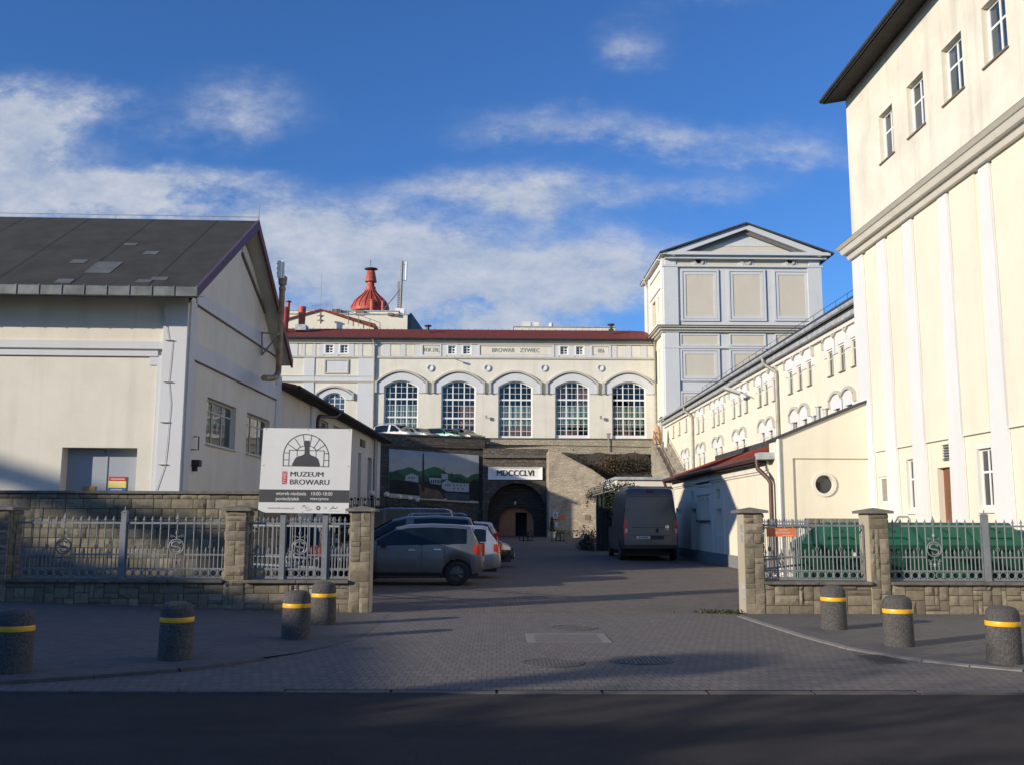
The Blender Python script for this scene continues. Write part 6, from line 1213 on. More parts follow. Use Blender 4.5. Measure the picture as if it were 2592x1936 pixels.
# block wall behind the skip
FK = Fr(0, 25.6, 1, 0, 0, -1); bw_ = thing('low_block_wall', 'low brown block wall behind the green skip', 'wall', (8.5, 25.6, 0)); q = MB(); q.box(FK.U(2045, 1320), FK.U(2180, 1320), 25.62, 25.9, 0, FK.Z(2100, 1311)); q.build('core', M['mortar'], bw_); q = MB(); ashlar(q, FK, FK.U(2045, 1320), FK.U(2180, 1320), 0, FK.Z(2100, 1311), 0, 41, uw=.16, uh=.13, wmax=4, hmax=2, regular=True, dep=(.008, .02)); q.build('stone_facing', M['stone_inner'], bw_, smooth=22, fix=False)
# green skip
Yk = 19.5; FS = Fr(0, Yk, 1, 0, 0, -1); sx0, sx1 = FS.U(2068, 1375), FS.U(2612, 1375); zlid = FS.Z(2300, 1380); ztk = FS.Z(2300, 1319); FSb = Fr(0, Yk+.75, 1, 0, 0, -1); ztk = FSb.Z(2300, 1321); tx0, tx1 = FSb.U(2112, 1330), FSb.U(2557, 1330); D_ = 1.9
sk = thing('waste_skip', 'long green waste skip with sloping lid behind the right fence', 'skip', ((sx0+sx1)/2, Yk+.9, 0))
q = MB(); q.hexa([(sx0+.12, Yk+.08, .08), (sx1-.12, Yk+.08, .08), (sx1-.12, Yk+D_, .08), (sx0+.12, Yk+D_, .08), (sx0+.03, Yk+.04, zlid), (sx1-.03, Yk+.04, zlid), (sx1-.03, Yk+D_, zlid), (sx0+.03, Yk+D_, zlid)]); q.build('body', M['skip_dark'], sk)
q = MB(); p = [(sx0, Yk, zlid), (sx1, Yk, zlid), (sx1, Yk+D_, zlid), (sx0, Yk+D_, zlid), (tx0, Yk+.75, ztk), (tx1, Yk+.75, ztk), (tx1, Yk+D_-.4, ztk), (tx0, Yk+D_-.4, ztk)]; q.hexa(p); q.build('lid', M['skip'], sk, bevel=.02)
q = MB(); q.box(sx0-.02, sx1+.02, Yk-.03, Yk+.03, zlid-.07, zlid); q.build('lid_rim', M['skip_dark'], sk)
q = MB()
for k in range(9): x = sx0+.3+(sx1-sx0-.6)*k/8; q.hexa([(x-.05, Yk+.02, .1), (x+.05, Yk+.02, .1), (x+.05, Yk+.09, .1), (x-.05, Yk+.09, .1), (x-.05, Yk-.02, zlid-.07), (x+.05, Yk-.02, zlid-.07), (x+.05, Yk+.05, zlid-.07), (x-.05, Yk+.05, zlid-.07)])
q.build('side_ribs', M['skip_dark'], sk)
q = MB(); lp_ = lambda x, t: (x, Yk+.75*t, zlid+(ztk-zlid)*t+.018)
for k in range(1, 4): x = sx0+(sx1-sx0)*k/4; a, b = lp_(x, .03), lp_(x, .97); q.tube([a, b], .014, 4)
for k in range(4): x = sx0+(sx1-sx0)*(k+.5)/4; q.tube([lp_(x-.25, .22), lp_(x-.25, .30), lp_(x+.25, .30), lp_(x+.25, .22)], .016, 5); q.tube([lp_(x-.05, .9), lp_(x+.12, .55)], .018, 5)
q.build('lid_handles', M['skip_dark'], sk)
q = MB(); q.box(FS.U(2158, 1400), FS.U(2168, 1400), Yk-.035, Yk-.02, FS.Z(2160, 1410), FS.Z(2160, 1397)); q.build('sticker', M['signwhite'], sk)
# orange sign on the fence
FO = Fr(0, YF+.17, 1, 0, 0, -1); og = thing('orange_fence_sign', 'orange sign with white lettering wired to the right iron fence', 'sign', FO.P(FO.U(1978, 1346), FO.Z(1978, 1356)))
q = MB(); u0, u1, z0, z1 = FO.U(1940, 1346), FO.U(2014, 1346), FO.Z(1978, 1357), FO.Z(1978, 1335.5); q.fbox(FO, u0, u1, z0, z1, 0, .012); q.build('board', M['orange'], og)
text('AKTYWNY', .055, M['signwhite'], og, FO.P((u0+u1)/2+.03, (z0+z1)/2-.01, .014), (R(90), 0, 0), ext=.001)
q = MB(); q.fbox(FO, u0+.22, u1-.14, z1-.035, z1-.028, .012, .014); q.fbox(FO, u0+.28, u1-.05, z0+.018, z0+.024, .012, .014); q.build('text_lines', M['signwhite'], og)
# ------------------------------------------------------------------ museum sign
FS_ = Fr(0, YF+.10, 1, 0, 0, -1); TH = R(.55)
def sp_(x, y): return FS_.px(640+x/6.354, 1060+y/6.354)
ms = thing('museum_sign', 'large white museum sign with brewing kettle emblem on the left fence', 'sign', FS_.P(*sp_(860, 1500)))
poly_ = [sp_(175, 143), sp_(1600, 161), sp_(1540, 1518), sp_(190, 1500), sp_(90, 1452), sp_(92, 1400)]
q = MB(); q.fprism(FS_, poly_, 0, .02); q.build('board', M['signwhite'], ms)
q = MB(); q.fprism(FS_, [sp_(110, 1126), sp_(1556, 1142), sp_(1547, 1344), sp_(100, 1332)], .02, .022); q.build('dark_band', M['signdark'], ms)
def stroke(q, pts, w, n0=.02, n1=.0225):
    P_ = [Vector(sp_(*p)) for p in pts]; w = w/6.354/CF*17.3
    for a, b in zip(P_, P_[1:]):
        d = (b-a); l = d.length; d = d/l*(l+w*.5)*.5 if l else d; c = (a+b)/2; nn = Vector((-d.y, d.x)).normalized()*w/2; q.fprism(FS_, [tuple(c-d-nn), tuple(c+d-nn), tuple(c+d+nn), tuple(c-d+nn)], n0, n1)
q = MB()
oc = lambda a, r: (860+r*math.cos(a), 612-r*math.sin(a)+(math.cos(a)*r)*.014)
stroke(q, [(492, 750)]+[oc(math.pi-math.pi*k/28, 365) for k in range(29)]+[(1222, 764)], 15); stroke(q, [(490, 748), (1224, 764)], 13)
stroke(q, [(580, 750), (592, 498), (1152, 510), (1138, 762)], 13); stroke(q, [(716, 500)]+[(868+150*math.cos(math.pi-math.pi*k/12), 508-78*math.sin(math.pi-math.pi*k/12)) for k in range(1, 12)]+[(1022, 508)], 12); stroke(q, [(716, 500), (714, 600)], 10); stroke(q, [(1020, 508), (1018, 606)], 10)
for a, b in (((815, 252), (836, 440)), ((955, 255), (920, 425)), ((685, 318), (768, 440)), ((1080, 322), (980, 468)), ((575, 405), (708, 495)), ((1168, 412), (1035, 503)), ((515, 538), (588, 548)), ((1225, 545), (1150, 558)), ((500, 652), (580, 654)), ((1228, 662), (1145, 664))): stroke(q, [a, b], 12)
q.build('window_emblem', M['grey_text'] if False else simple('emblem_grey', (.10, .105, .11, 1), .6), ms)
q = MB(); q.fprism(FS_, [sp_(*p) for p in ((634, 752), (638, 715), (655, 690), (672, 650), (700, 615), (750, 592), (800, 580), (828, 562), (836, 540), (838, 345), (916, 346), (912, 545), (920, 565), (950, 583), (1000, 600), (1042, 628), (1060, 660), (1066, 700), (1078, 712), (1076, 760))], .0225, .0245); q.build('kettle_emblem', M['signdark'], ms)
q = MB(); q.fprism(FS_, [sp_(480, 838), sp_(560, 839), sp_(551, 1043), sp_(470, 1043)], .02, .0222); q.build('red_label', M['signred'], ms)
k6 = 17.3/CF/6.354
def stext(s, x0, x1, y, hpx, mat, bold=0.0, nm='lettering'):
    o = text(s, hpx*k6*1.38, mat, ms, FS_.P(*sp_(x0, y), .0226), (R(90), TH, 0), 'LEFT', name=nm, ext=.0006, bold=bold); o['w_px'] = (x1-x0)*k6; return o
TXT = [stext('MUZEUM', 597, 1120, 885, 80, M['signdark'], .0045), stext('BROWARU', 590, 1212, 1012, 86, M['signdark'], .0045), stext('wtorek-niedziela', 376, 856, 1192, 58, M['signwhite'], .0007), stext('poniedziałek', 372, 742, 1276, 58, M['signwhite'], .0007), stext('10:00-18:00', 930, 1264, 1198, 58, M['signwhite'], .0007), stext('nieczynne', 924, 1212, 1276, 48, M['signwhite'], .0007), stext('muzeumbrowaru.pl', 240, 650, 1424, 34, M['grey_text'])]
o = text('ŻYWIEC', 62*k6*1.2, M['signwhite'], ms, FS_.P(*sp_(515, 1036), .0226), (R(90), R(-90)+TH, 0), 'LEFT', ext=.0006); o['w_px'] = 190*k6; TXT.append(o)
q = MB(); stroke(q, [(800, 1420), (815, 1385), (835, 1385), (850, 1420)], 14); stroke(q, [(855, 1412), (905, 1414)], 10); stroke(q, [(855, 1442), (955, 1445)], 12); stroke(q, [(855, 1466), (940, 1468)], 10); stroke(q, [(1245, 1448), (1290, 1420), (1330, 1440), (1362, 1412)], 14); stroke(q, [(1262, 1425), (1300, 1422), (1320, 1434)], 10); stroke(q, [(1290, 1392), (1296, 1402)], 14); stroke(q, [(1188, 1400), (1187, 1446)], 5); stroke(q, [(1140, 1410), (1170, 1411), (1170, 1440), (1140, 1440)], 5)
stroke(q, [(1215, 1474), (1395, 1478)], 4); q.build('small_logos', M['grey_text'], ms)
q = MB(); stroke(q, [(1056+26*math.cos(a), 1427+26*math.sin(a)) for a in [2*math.pi*k/16 for k in range(17)]], 16); q.build('round_logo', simple('logo_blue_grey', (.09, .14, .19, 1), .6), ms)
q = MB()
for x, y in ((225, 157), (892, 170), (1556, 180), (180, 742), (1540, 757), (803, 1492), (1500, 1500)): u, z = sp_(x, y); q.lathe([(.008, -.022), (.007, -.026)], FS_.P(u, z, 0), 8, 'y')
q.build('bolts', M['black'], ms)
post(710, 719.5, FI_.Z(715, 1150), 'grey square post carrying the left side of the museum sign'); post(817.5, 826.5, FI_.Z(822, 1150), 'grey square post carrying the right side of the museum sign')
# ------------------------------------------------------------------ bollards
bp = [((25, 1456), 'bollard at the left edge of the photo, cut off by the frame'), ((378, 1427), 'bollard alone in front of the shaded left wall'), ((638, 1382), 'bollard of the left pair standing nearer the road'), ((698, 1350), 'bollard of the left pair standing nearer the gate pillar'), ((1802, 1360), 'right bollard nearest the wall, below the second pillar'), ((1943, 1397), 'middle bollard of the three on the right'), ((2171, 1435), 'right bollard nearest the road, by the photo edge')]
def mkboll():
    t = thing('bollard', '', 'bollard', (0, 0, 0), 0, 'concrete bollards with yellow bands'); r = .183; H = .91
    q = MB(); q.lathe([(r+.008, -.1), (r+.006, .1), (r, .575*H), (r*.975, .615*H), (r*.90, .652*H), (r*.76, .680*H), (r*.5, .697*H), (.01, .703*H)], (0, 0, 0), 28, capt=False); q.build('body', M['bollard'], t, smooth=45)
    q = MB(); q.lathe([(r+.004, .455*H), (r+.0055, .46*H), (r+.005, .51*H), (r+.003, .515*H)], (0, 0, 0), 28, capb=False, capt=False); q.build('reflective_band', M['band'], t, smooth=45); return t
b0 = None
for (x, y), lab in bp:
    z = 0.03; p = ground(x*S_, y*S_, .06 if x < 800 else .015); zz = lsz(p.x, p.y) if x < 800 else .012; p = ground(x*S_, y*S_, zz)
    o = mkboll() if b0 is None else copy_tree(b0); b0 = b0 or o; o.location = (p.x*(p.y+.17)/p.y, p.y+.17, zz); o['label'] = 'grey concrete '+lab; o.rotation_euler = (random.uniform(-.012, .012), random.uniform(-.012, .012), random.uniform(0, 6))
# ------------------------------------------------------------------ covers in the paving
def manhole(x, y, r, lab, pat):
    p = ground(x*S_, y*S_); t = thing('manhole_cover', lab, 'manhole cover', (p.x, p.y, .005), 0, 'round covers in the forecourt'); q = MB(); q.lathe([(r, .003), (r, .008), (r*.9, .008), (r*.9, .002)], (p.x, p.y, 0), 32, capb=False, capt=False); q.build('ring', M['castiron'], t)
    q = MB(); q.lathe([(r*.89, .0045), (.001, .0045)], (p.x, p.y, 0), 32, capb=False, capt=False)
    if pat == 'bar':
        for k in range(-6, 7): a = k*r*.13; h = math.sqrt(max(0, (r*.85)**2-a*a)); q.box(p.x+a-.015, p.x+a+.015, p.y-h, p.y+h, .0045, .010)
    else:
        for i in range(-6, 7):
            for j in range(-6, 7):
                a, b = i*r*.13, j*r*.13
                if a*a+b*b < (r*.82)**2: q.box(p.x+a-.012, p.x+a+.012, p.y+b-.012, p.y+b+.012, .0045, .009)
    q.build('plate', M['castiron'], t)
manhole(1240, 1355, .36, 'round iron cover farthest up the forecourt, near the gate line', 'dot'); manhole(1194, 1431, .36, 'round iron cover left of the ribbed one, nearest the road', 'dot'); manhole(1386, 1425, .38, 'sunken ribbed round iron cover on the right of the forecourt pair', 'bar')
a, b, c, d = [ground(x*S_, y*S_) for x, y in ((1134, 1368), (1296, 1369), (1330, 1387), (1150, 1386))]; t = thing('access_hatch', 'square access hatch with pale concrete frame in the forecourt', 'access hatch', (a.x, c.y, .004)); q = MB(); x0, x1, y0, y1 = a.x, c.x-.05, c.y, a.y; w_ = .12
for r_ in ((x0, x1, y1-.1, y1), (x0, x0+w_, y0, y1-.1), (x1-w_, x1, y0, y1-.1)): q.box(*r_, .0, .008)
q.build('frame', M['kerb'], t); q = MB(); q.box(x0+w_, x1-w_, y0, y1-.1, 0, .0075); q.box((x0+x1)/2-.12, (x0+x1)/2+.1, (y0+y1)/2-.02, (y0+y1)/2+.05, .0075, .009); q.build('lid', simple('hatch_lid', (.135, .122, .112, 1), .9, 0, .2, 20), t)
a, b, c, d = [ground(x*S_, y*S_) for x, y in ((1842, 1415), (1903, 1413), (1958, 1430), (1892, 1432))]; t = thing('drain_grate', 'rusty iron drain grate beside the right kerb', 'drain grate', tuple(((a+b+c+d)/4).xy)+(.004,)); q = MB(); q.slab([(p.x, p.y, .007) for p in (a, b, c, d)], .006); q.build('frame', M['castiron'], t); q = MB()
for k in range(1, 12): s = k/12; p0, p1 = a+(b-a)*.08+(d-a)*s, a+(b-a)*.92+(c-b)*s; q.slab([(p0.x-.012, p0.y, .010), (p0.x+.012, p0.y, .010), (p1.x+.012, p1.y, .010), (p1.x-.012, p1.y, .010)], .003)
q.build('bars', simple('drain_bars', (.02, .015, .012, 1), .9), t)
q = MB()
def tuft(): return (4.1+random.gauss(0, .25)-.2, 17.3+random.gauss(0, .06), random.random()*.07)
leafcloud(q, 260, tuft, .03, .07); tag(q.build('gate_weeds', tinted('weed_leaves', (.03, .05, .015, 1), (.08, .10, .03, 1)), fix=False), kind='stuff')
# ------------------------------------------------------------------ houses across the road (behind the viewer): their roofs shade the road and the left fence
hs = thing('house_row', 'rendered house row with stepped roofline across the road', 'building', (-25, -8, 0)); FHs = Fr(0, -6, 1, 0, 0, 1)
q = MB(); q.fprism(FHs, [(-90, 0), (-20.5, 0), (-20.5, 7.15), (-24, 7.25), (-25.2, 8.0), (-30.6, 9.65), (-36.7, 11.3), (-40.5, 12.3), (-46.5, 14.2), (-47.5, 13.6), (-64, 18.5), (-90, 12)], -9, 0); q.fprism(FHs, [(-15.5, 0), (-9, 0), (-9, 6.9), (-15.5, 7.05)], -9, 0); q.build('wall', M['cream'], hs)
q = MB(); q.fprism(FHs, [(-47.5, 13.62), (-64, 18.52), (-64, 18.65), (-47.5, 13.75)], -9, .3); q.fprism(FHs, [(-8.7, 6.92), (-15.7, 7.07), (-15.7, 7.2), (-8.7, 7.05)], -9, .3); q.build('roof', M['redroof'], hs)
q = MB(); q.fprism(FHs, [(-46, 14.1), (-64, 19.3), (-64, 19.95), (-46, 14.75)], -.7, 0)
for k in range(5): u = -47-k*3.9; z = 13.6+(-47.5-u)*.298; q.fbox(FHs, u-.06, u+.06, z-.3, z+1, -.4, -.3)
q.build('added_shade_band', M['darkroof'], hs)  # unseen band added above the roof to shape the streak of sun
q = MB(); q.box(-25.4, -25.0, -6.6, -6.2, 7, 8.8); q.box(-25.7, -24.7, -6.9, -5.9, 8.8, 9.25); q.build('chimney', M['brick_red'], hs)

tr_ = thing('street_tree', 'sparse street tree across the road behind the viewer', 'tree', (-17, -4.2, 0)); q = MB(); q.tube([(-17, -4.2, 0), (-17.1, -4.2, 3), (-16.9, -4.3, 6.2)], [.22, .17, .1], 8); brs = []
for k in range(16):
    a = k*2.4; z = 3.2+k*.2; l = 1.3+.9*random.random(); e = (-17+l*math.cos(a), -4.2+l*math.sin(a), z+1.0+random.random()*.8); brs.append(e); q.tube([(-17, -4.2, z), (-17+l*.5*math.cos(a), -4.2+l*.5*math.sin(a), z+.4), e], [.07, .045, .015], 5)
q.build('trunk', M['bark'], tr_); q = MB()
for e in brs: leafcloud(q, 60, lambda: (e[0]+random.gauss(0, .35), e[1]+random.gauss(0, .35), e[2]+random.gauss(0, .3)), .12, .26)
q.build('crown', M['leaf_dry'], tr_, fix=False)
# ------------------------------------------------------------------ vehicles
def interp(tab, x):
    if x <= tab[0][0]: return tab[0][1]
    for (a, b), (c, d) in zip(tab, tab[1:]):
        if x <= c: return b+(d-b)*(x-a)/(c-a) if c > a else d
    return tab[-1][1]
def vehicle(name, label, cat, S, body, loc, rz, group=None):
    """lofted body: x from the tail (0) to the nose (L); S holds the outline tables"""
    t = thing(name, label, cat, (0, 0, 0), 0, group); L = S['L']; top = lambda x: interp(S['top'], x); belt = lambda x: interp(S['belt'], x); wid = lambda x: interp(S['wid'], x)
    tum = S.get('tum', .30); wr = S['wr']; Ra = wr+S.get('gap', .065); sill = S.get('sill', .22)
    def zb(x):
        z = interp(S['bot'], x) if 'bot' in S else sill
        for w in S['wheels']:
            d = abs(x-w)
            if d < Ra: z = max(z, wr-.02+math.sqrt(Ra*Ra-d*d)*1.0)
        return z
    def sec(x):
        b, tp, w = zb(x), top(x), wid(x); bl = min(belt(x), tp-.03); b = min(b, bl-.05); mid = max(b+.05, b+(bl-b)*.5); gh = tp-bl; wt = w*.985-gh*tum; ed = min(.07, gh*.35); cr = min(.09, gh*.5)
        return [(w*.93, b), (w*.985, b+min(.1, (bl-b)*.3)), (w, mid), (w*.985, bl), (w*.985-(gh-ed)*tum*.9, bl+gh-ed), (wt-cr, tp-ed*.22), (wt*.45, tp), (0, tp+.004)], wt
    xs = sorted(set([0, L]+[p[0] for p in S['top']]+[i*.07 for i in range(1, int(L/.07))]+[w+Ra*math.cos(math.pi*k/14) for w in S['wheels'] for k in range(15)])); xs = [x for i, x in enumerate(xs) if i == 0 or x-xs[i-1] > .006 or x == L]
    q = MB(); rows = []
    for x in xs:
        s, _ = sec(x); rows.append(q.add([(x, y, z) for y, z in s]+[(x, -y, z) for y, z in s[-2::-1]]))
    n = 15
    for a, b in zip(rows, rows[1:]):
        for k in range(n-1): q.face((a+k, b+k, b+k+1, a+k+1))
    q.face([rows[0]+k for k in range(n)]); q.face([rows[-1]+k for k in range(n)][::-1]); ob = q.build('body', body, t, smooth=38)
    q = MB(); q.box(S.get('ub', .12), L-.12, -wid(L/2)*.80, wid(L/2)*.80, sill-.04, sill+.35); q.build('underbody', M['plastic'], t)
    def yside(x, z):
        s, _ = sec(x); pr = sorted([(b_, a_) for a_, b_ in s[:6]]); return interp(pr, z)
    gl = S.get('glass', M['carglass'])
    def strip(nm, x0, x1, lo, hi, mat, off=.007, par=t, rows_=3):
        for sg in (1, -1):
            m = MB(); N = max(2, int((x1-x0)/.06)); idx = []
            for i in range(N+1):
                x = x0+(x1-x0)*i/N; a, b = lo(x), max(lo(x)+.004, hi(x)); idx.append(m.add([(x, sg*(yside(x, a+(b-a)*j/rows_)+off), a+(b-a)*j/rows_) for j in range(rows_+1)]))
            for a, b in zip(idx, idx[1:]):
                for j in range(rows_): m.face((a+j, b+j, b+j+1, a+j+1))
            m.build(nm, mat, par, smooth=40, fix=False)
    for x0, x1 in S['win']: strip('side_window', x0, x1, lambda x: belt(x)+.03, lambda x: min(top(x)-S.get('head', .085), S.get('wtop', 9)), gl)
    def slope(nm, x0, x1, ins, mat, off=.008):
        m = MB(); N = 5; idx = []
        for i in range(N+1):
            x = x0+(x1-x0)*i/N; _, wt = sec(x); dz = (top(x+.02)-top(x-.02))/.04; l = math.hypot(1, dz); nx, nzv = -dz/l, 1/l; w = max(.1, wt-ins); idx.append(m.add([(x+nx*off, -w, top(x)+nzv*off), (x+nx*off, 0, top(x)+nzv*off+.002), (x+nx*off, w, top(x)+nzv*off)]))
        for a, b in zip(idx, idx[1:]): m.face((a, a+1, b+1, b)); m.face((a+1, a+2, b+2, b+1))
        m.build(nm, mat, t, smooth=60, fix=False)
    if 'rear' in S: slope('rear_window', *S['rear'], .12, gl)
    if 'front' in S: slope('windscreen', *S['front'], .06, gl)
    for w in S['wheels']:
        for sg in (1, -1):
            wh_ = bpy.data.objects.new('wheel', None); COL.objects.link(wh_); wh_.parent = t; wh_.location = (w, sg*(wid(w)-.11), wr); q = MB(); c = (w, sg*(wid(w)-.11), wr); hw = .10
            q.lathe([(wr*.62, -hw), (wr*.93, -hw), (wr, -hw*.7), (wr, hw*.7), (wr*.93, hw), (wr*.62, hw)], c, 28, 'y', False, False); q.build('tyre', M['rubber'], wh_, smooth=40)
            q = MB(); q.lathe([(wr*.64, sg*hw*.9), (wr*.60, sg*hw*.55), (wr*.25, sg*hw*.75), (wr*.12, sg*hw*.95), (.01, sg*hw)], c, 24, 'y', False, False)
            for k in range(S.get('spk', 8)):
                a = 2*math.pi*k/S.get('spk', 8); q.tube([(c[0]+wr*.18*math.cos(a), c[1]+sg*hw*.85, c[2]+wr*.18*math.sin(a)), (c[0]+wr*.58*math.cos(a), c[1]+sg*hw*.75, c[2]+wr*.58*math.sin(a))], .022, 5)
            q.build('rim', S.get('rim', M['rim']), wh_, smooth=35)
    dl = simple('shut_line', (.01, .01, .01, 1), .9)
    for x in S.get('doors', ()): strip('door_gap', x-.006, x+.006, lambda x: zb(x)+.05, lambda x: belt(x)+.01, dl, .0025)
    for x in S.get('pillars', ()): strip('door_pillar', x-.065, x+.065, lambda x: belt(x)+.02, lambda x: top(x)-.085, M['carglass'], .010)
    for x in S.get('handles', ()):
        for sg in (1, -1): q = MB(); z = belt(x)-.09; y = yside(x, z); q.box(x-.09, x+.09, sg*y, sg*(y+.03), z-.018, z+.018); q.build('door_handle', S.get('hmat', M['chrome']), t, bevel=.008)
    if 'mirror' in S:
        x, z = S['mirror'][:2]
        for sg in (1, -1): q = MB(); y = yside(x, z); hh = S['mirror'][2] if len(S['mirror']) > 2 else .12; q.hexa([(x-.03, sg*y, z), (x+.10, sg*y, z), (x+.10, sg*(y+.2), z-.0), (x-.03, sg*(y+.2), z), (x-.03, sg*y, z+hh*.6), (x+.06, sg*y, z+hh*.6), (x+.05, sg*(y+.2), z+hh), (x-.03, sg*(y+.2), z+hh)]); q.build('mirror', M['plastic'], t, bevel=.02)
    if 'tail' in S:
        x0, x1, z0, z1 = S['tail']; strip('tail_light', x0, x1, lambda x: z0+(z1-z0)*.25*(x-x0)/(x1-x0), lambda x: z1-(z1-z0)*.1*(x-x0)/(x1-x0), M['taillight'], .010)
        for sg in (1, -1): q = MB(); xx = x0-.012; w = yside(max(x0, .01), (z0+z1)/2); q.box(xx-.03, x0+.03, sg*(w-.13), sg*(w-.005), z0, z1); q.build('tail_light', M['taillight'], t, bevel=.01)
    if 'head' in S or 'lamp' in S:
        x0, x1, z0, z1 = S.get('lamp', (L-.55, L-.12, .62, .78)); strip('headlight', x0, x1, lambda x: z0, lambda x: min(z1, top(x)-.03), M['headlight'], .010)
    if 'plate' in S: x, z = S['plate']; q = MB(); q.box(x-.012, x+.012, -.26, .26, z-.055, z+.055); q.build('number_plate', M['plate'], t)
    if 'plate2' in S: x, z = S['plate2']; q = MB(); q.box(x-.012, x+.012, -.26, .26, z-.055, z+.055); q.build('number_plate', M['plate'], t)
    if 'grille' in S: x, z0, z1 = S['grille']; q = MB(); q.box(x-.06, x+.012, -.45, .45, z0, z1); q.build('grille', M['plastic'], t, bevel=.01)
    if 'rails' in S:
        for sg in (1, -1):
            x0, x1, y, z = S['rails']; q = MB(); q.tube([(x0, sg*y, z-.06), (x0+.1, sg*y, z), (x1-.1, sg*y, z-.01), (x1, sg*y, z-.08)], .022, 6); q.build('roof_rail', S.get('rmat', M['chrome']), t, smooth=50)
    if 'trim' in S: strip('sill_trim', S['wheels'][0]+Ra+.02, S['wheels'][1]-Ra-.02, lambda x: sill+.02, lambda x: sill+.10, M['plastic'], .006)
    t.location = loc; t.rotation_euler = (0, 0, rz); return t, sec, yside
HATCH = dict(L=3.72, wr=.30, wheels=(.64, 3.02), wid=[(0, .66), (.06, .72), (.2, .79), (.55, .845), (3.0, .845), (3.35, .77), (3.58, .66), (3.72, .48)],
    top=[(0, .50), (.015, .66), (.05, .82), (.10, .98), (.20, 1.22), (.29, 1.42), (.36, 1.455), (.7, 1.485), (1.3, 1.505), (1.9, 1.48), (2.2, 1.41), (2.5, 1.25), (2.85, 1.03), (3.1, .95), (3.4, .85), (3.58, .74), (3.68, .58), (3.72, .45)],
    belt=[(0, 1.0), (.5, .985), (2.7, .93), (3.2, .86), (3.72, .7)], bot=[(0, .34), (.3, .26), (1, .22), (3, .2), (3.72, .26)], tum=.34, win=[(.41, .86), (.90, 1.48), (1.56, 2.62)], pillars=(1.52, .88), rear=(.11, .28), front=(2.2, 2.82), doors=(.95, 1.52, 2.62), handles=(1.12, 1.75), mirror=(2.42, .93), tail=(.02, .24, .72, 1.02), lamp=(3.15, 3.6, .62, .80), plate=(.0, .62), spk=8)
def var(b, **k): d = dict(b); d.update(k); return d
silver = paint('dusty_silver_paint', (.115, .122, .135, 1), .6, .45, .34); silver2 = paint('clean_silver_paint', (.34, .36, .39, 1), .30, .5, .28); olive = paint('grey_green_paint', (.10, .11, .105, 1), .3, .4, .3); blackp = paint('black_car_paint', (.010, .011, .013, 1), .12, .1, .2); redp = paint('red_car_paint', (.22, .018, .02, 1), .2, .1, .25); whitep = paint('white_car_paint', (.62, .62, .60, 1), .2, 0, .3); greenp = paint('green_car_paint', (.015, .15, .10, 1), .1, .3, .25); greyp = paint('dark_grey_car_paint', (.09, .10, .10, 1), .2, .4, .28); vanp = paint('dark_grey_van_paint', (.095, .094, .095, 1), .45, .2, .36, .3)
PI = math.pi
def xat(px_, Y): return atY(px_, 1400, Y).x
Yc = 24.35+.845
vehicle('parked_car', 'dusty silver hatchback parked nearest the gate pillar', 'car', var(HATCH, trim=1), silver, (xat(1223, 24.5), Yc, 0), PI, 'cars parked along the yard')
EST = dict(L=4.65, wr=.31, wheels=(.95, 3.65), wid=[(0, .72), (.06, .79), (.2, .85), (.6, .875), (3.8, .875), (4.2, .80), (4.5, .66), (4.65, .5)], top=[(0, .52), (.02, .7), (.06, .88), (.10, .98), (.24, 1.2), (.38, 1.40), (.5, 1.435), (1.5, 1.475), (2.4, 1.455), (2.75, 1.36), (3.35, 1.04), (3.55, .96), (4.2, .86), (4.5, .72), (4.65, .48)], belt=[(0, .98), (3.4, .93), (4.65, .75)], bot=[(0, .32), (.5, .24), (4.0, .22), (4.65, .28)], tum=.33, win=[(.42, 1.15), (1.2, 2.05), (2.13, 3.1)], pillars=(2.09, 1.17), rear=(.11, .36), front=(2.75, 3.32), doors=(1.25, 2.09, 3.1), handles=(1.45, 2.3), mirror=(2.95, .95), tail=(.02, .20, .68, .96), lamp=(4.05, 4.5, .62, .8), plate=(.0, .8), rim=M['alloy'], spk=6)
vehicle('parked_car', 'silver estate car with red tail lights right behind the dusty hatchback', 'car', EST, silver2, (xat(1268, 27.3), 28.15, 0), PI, 'cars parked along the yard')
MPV = dict(L=4.7, wr=.32, wheels=(.95, 3.8), wid=[(0, .74), (.06, .82), (.2, .88), (.6, .91), (3.9, .91), (4.3, .82), (4.6, .66), (4.7, .5)], top=[(0, .55), (.02, .8), (.06, 1.0), (.12, 1.15), (.24, 1.45), (.34, 1.64), (.46, 1.685), (1.4, 1.735), (2.4, 1.70), (2.8, 1.6), (3.2, 1.38), (3.75, 1.06), (3.95, .99), (4.4, .88), (4.6, .72), (4.7, .48)], belt=[(0, 1.08), (3.4, 1.0), (4.7, .78)], bot=[(0, .32), (.5, .24), (4.0, .22), (4.7, .28)], tum=.30, win=[(.40, 1.0), (1.05, 2.1), (2.35, 3.5)], pillars=(1.02,), rear=(.13, .33), front=(2.8, 3.72), doors=(1.2, 2.2, 3.4), handles=(1.45, 2.4), mirror=(3.2, 1.02), tail=(.02, .16, .8, 1.3), lamp=(4.1, 4.55, .66, .86), plate=(.0, .8), rails=(.5, 2.3, .60, 1.80), rim=M['alloy'], spk=6)
vehicle('parked_car', 'grey-green people carrier with bright roof rails behind the silver estate', 'car', MPV, olive, (xat(1218, 30.5), 31.4, 0), PI, 'cars parked along the yard')
NOSE = var(EST, lamp=(3.95, 4.52, .60, .82), grille=(4.6, .48, .66), plate2=(4.66, .40))
vehicle('parked_car', 'black car with its nose and headlight pointing into the yard', 'car', NOSE, blackp, (xat(1302, 33.6)-4.65, 34.5, 0), 0, 'cars parked along the yard')
